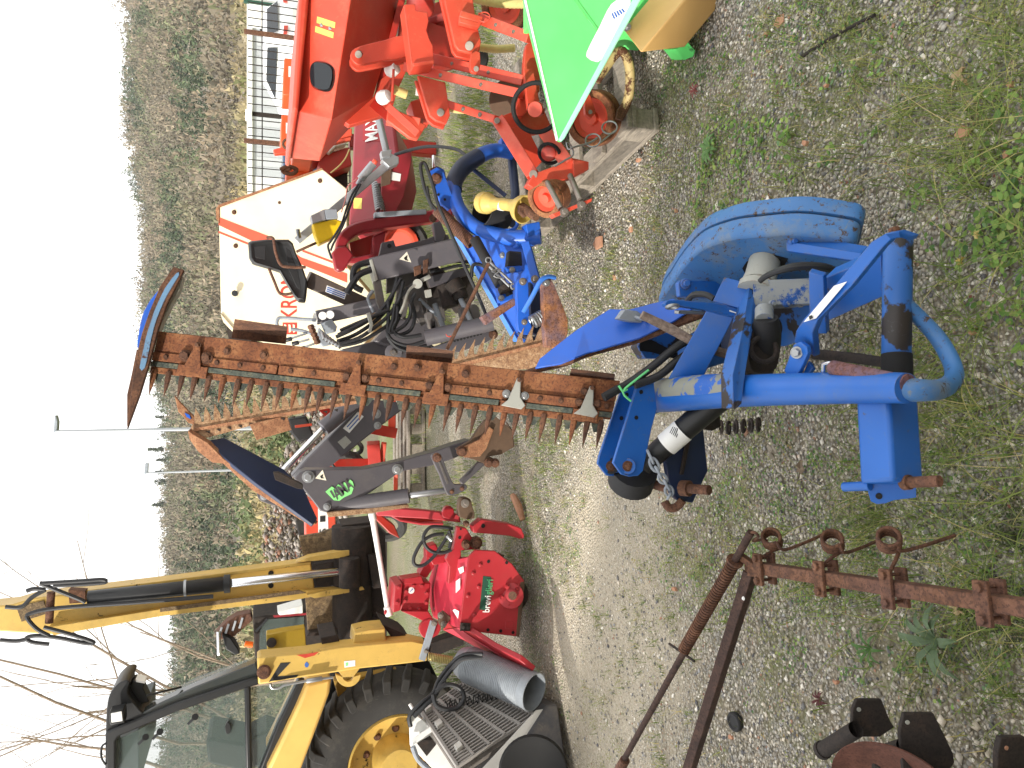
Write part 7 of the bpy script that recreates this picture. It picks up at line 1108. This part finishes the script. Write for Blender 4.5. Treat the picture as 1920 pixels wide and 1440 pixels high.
cx, cy = sample(420, (-2.2, 2.2), (.9, 4.4), lambda x, y: vis(x, y) * (1 - .8 * trackf(x, y))); leaves('reddish_weeds', cx, cy, (2, 6), (.004, .010), .02, lambda n, k: np.array([lin(q)[:3] for q in ('7a4a3a', '9a8a50', '8a9a4a', 'a08a5a')])[RNG.integers(0, 4, n)], 'tiny yellow and reddish leaves in the gravel')
# moss cushions in the near left corner
cx = RNG.normal(-.42, .09, 900); cy = RNG.normal(1.30, .10, 900); kk = fbm(cx, cy, 9, 3) > .1; cx, cy = cx[kk], cy[kk]; leaves('moss', cx, cy, (5, 9), (.003, .006), .012, lambda n, k: np.array([lin(q)[:3] for q in ('2e3818', '3a4420', '464e26')])[RNG.integers(0, 3, n)], 'dark green moss cushions in the gravel', .4)
# single things on the ground
def rosette(px, py, n, L, wd, col, name, label, seed):
    r = random.Random(seed); c = Z(px, py, 0); m = MB()
    for i in range(n):
        a = 6.28 * i / n + r.uniform(-.2, .2); l = L * r.uniform(.7, 1.1); dv = V((math.cos(a), math.sin(a), 0)); sv = V((-dv.y, dv.x, 0)); P_ = [c + dv * (l * f) + V((0, 0, .01 + .05 * math.sin(f * 2.6) * l / .1)) for f in (0, .25, .5, .75, 1)]; W = [.25, .7, 1, .75, .05]
        m.add([p + sv * wd * w_ for p, w_ in zip(P_, W)] + [p - V((0, 0, .003)) for p in P_] + [p - sv * wd * w_ for p, w_ in zip(P_, W)], [(k, k + 1, 6 + k, 5 + k) for k in range(4)] + [(5 + k, 6 + k, 11 + k, 10 + k) for k in range(4)], True)
    props(m.build(name, col, None, c), label, 'plant')
rosette(1765, 1200, 12, .10, .009, plain('grey_green_leaf', '55694a', .6, 0, .2), 'thistle_rosette', 'grey green rosette of long serrated leaves below the rusty tine bar', 1)
rosette(1640, 1215, 9, .06, .005, plain('mid_green_leaf', '4e7038', .6, 0, .2), 'dandelion_plant', 'small green narrow leaved plant left of the grey rosette', 2)
rosette(1340, 280, 16, .06, .007, plain('soft_green_leaf', '5a7c44', .6, 0, .2), 'weed_plant', 'flat pale green weed between the pallet and the blue guard', 3)
rosette(1545, 1310, 9, .035, .004, plain('dark_red_leaf', '5a2a2c', .6, 0, .2), 'red_leaved_plant', 'tiny dark red leaved plant above the harrow tube', 4)
rosette(1310, 170, 9, .035, .004, plain('rose_red_leaf', '8a4a48', .6, 0, .2), 'red_weed', 'pinkish red weed shoots in front of the pallet corner', 5)
for i, (px, py, sx, sy) in enumerate(((1120, 455, 26, 34), (1802, 250, 30, 24), (1461, 38, 26, 30), (1262, 1105, 10, 12), (1565, 1280, 9, 10), (1507, 268, 12, 14), (1884, 290, 18, 10), (1180, 430, 14, 10), (1434, 64, 8, 14), (1150, 520, 12, 10), (1368, 1382, 10, 12), (1891, 158, 12, 12), (1547, 160, 8, 10), (1265, 395, 9, 9), (1195, 300, 8, 12), (1820, 620, 16, 12))):
    r = random.Random(i); c = Z(px, py, .012); k = ppx(c); pts = [c + V((r.uniform(.8, 1.1) * sx / 2 * k * math.cos(g), r.uniform(.8, 1.1) * sy / 1.6 * k * math.sin(g), r.uniform(-.003, .003))) for g in (r.uniform(0, .5) + 6.28 * j / 5 for j in range(5))]; m = MB(); m.prism(pts, [p + V((0, 0, -.012)) for p in pts]); props(m.build('brick_fragment', M['brick'], None, c, .0012), 'terracotta brick fragment lying in the gravel', 'brick', 'brick fragments in the gravel')
def leafy(px, py, L, label, col, seed):
    r = random.Random(seed); c = Z(px, py, .025); m = MB(); a = r.uniform(0, 6.28); n = 16; ring = []
    for j in range(n): g = 6.28 * j / n; rr = L * (.75 + .25 * math.cos(4 * g)) * (1 if j % 2 else .72); ring.append(c + V((rr * math.cos(g) * .6 * math.cos(a) - rr * math.sin(g) * math.sin(a), rr * math.cos(g) * .6 * math.sin(a) + rr * math.sin(g) * math.cos(a), r.uniform(-.006, .012))))
    m.add([c] + ring + [p - V((0, 0, .0015)) for p in [c] + ring], [(0, 1 + j, 1 + (j + 1) % n) for j in range(n)] + [(n + 1, n + 2 + (j + 1) % n, n + 2 + j) for j in range(n)], False); props(m.build('dead_leaf', col, None, c), label, 'leaf')
leafy(1797, 143, .03, 'pale dry oak leaf near the right front edge', M['leaf'], 1); leafy(1795, 1142, .03, 'tan dead leaf beside the last rusty clamp', M['leaf'], 2); leafy(1448, 842, .045, 'large greyish dead leaf under the blue mower', plain('grey_leaf', '8a8274', .8), 3); leafy(1500, 880, .04, 'brownish curled leaf between mower and hitch arm', plain('brown_leaf', '7a6a58', .8), 4); leafy(1802, 490, .016, 'small yellow leaf beside the blue cross tube', plain('yellow_leaf', 'd0bc6a', .7), 5); leafy(1832, 440, .014, 'tiny cream leaf above the yellow one', plain('cream_leaf', 'd8c88a', .7), 6)
m = solo('rubber_cap', M['rubber'], 'round black rubber cap lying in the gravel', 'cap', Z(1382, 1350, 0)); m.lathe(Z(1382, 1352, .0), V((-.05, -.1, 1)), [(0, .032), (.014, .034), (.020, .030), (.020, .024), (.016, .022), (.016, 0)], 28); m.fin()
m = solo('twig', M['blk_rust'], 'dark twig lying in the grass near the right edge', 'twig', Z(1600, 40, .01)); m.tube([Z(1640, 28, .015), Z(1600, 48, .02), Z(1560, 70, .015), Z(1505, 105, .01)], 4, n=3, seg=6); m.fin()
m = solo('roof_tile', M['brick'], 'curved broken roof tile lying beside the red tiller', 'tile', Z(968, 955, 0)); m.tube([Z(962, 930, .03), Z(972, 950, .04), Z(980, 975, .03)], [6, 8, 5], n=3, seg=8); m.fin()
# ================================================================ UNSEEN SHED ADDED BEHIND THE CAMERA (to cast shade over the foreground)
t = Thing('unseen_shade_shed', 'unseen rendered shed added behind the camera to shade the foreground', 'shed', V((-5, -6, 0)))
e0, e1 = V((-13, 1.25, 0)), V((4.5, -5.1, 0)); al = (e1 - e0).normalized(); bk = V((al.y, -al.x, 0)); bk = bk if bk.y < 0 else -bk
wl = t.part('wall', plain('beige_render', 'b8aa94', .9, 0, .08), bevel=0); L = (e1 - e0).length; c = (e0 + e1) / 2 + bk * 3.3; wl.box(c + V((0, 0, 1.9)), al * (L / 2 - .3), bk * 3.0, V((0, 0, 1.9)))
rf = t.part('roof', plain('roof_tiles', '9a5a42', .85, 0, .2), bevel=0); rf.box(c + V((0, 0, 3.9)), al * (L / 2), bk * 3.3, V((0, 0, .1)))
dr = t.part('door', plain('shed_door', '5a6a58', .6), bevel=0); dr.box((e0 + e1) / 2 + bk * .28 + V((0, 0, 1.2)), al * 1.2, bk * .03, V((0, 0, 1.2)))
t.done()
m = MB(); m.box(V((0, 230, 40)), V((600, 0, 0)), V((0, 305, 0)), V((0, 0, 46)))
hm = bpy.data.materials.new('haze_air'); hm.use_nodes = True; hm.node_tree.nodes.clear(); ho_ = hm.node_tree.nodes.new('ShaderNodeOutputMaterial'); hv = hm.node_tree.nodes.new('ShaderNodeVolumePrincipled')
hv.inputs['Color'].default_value = (.88, .9, .93, 1); hv.inputs['Density'].default_value = .0002; hm.node_tree.links.new(hv.outputs[0], ho_.inputs['Volume']); props(m.build('haze', hm), kind='stuff')
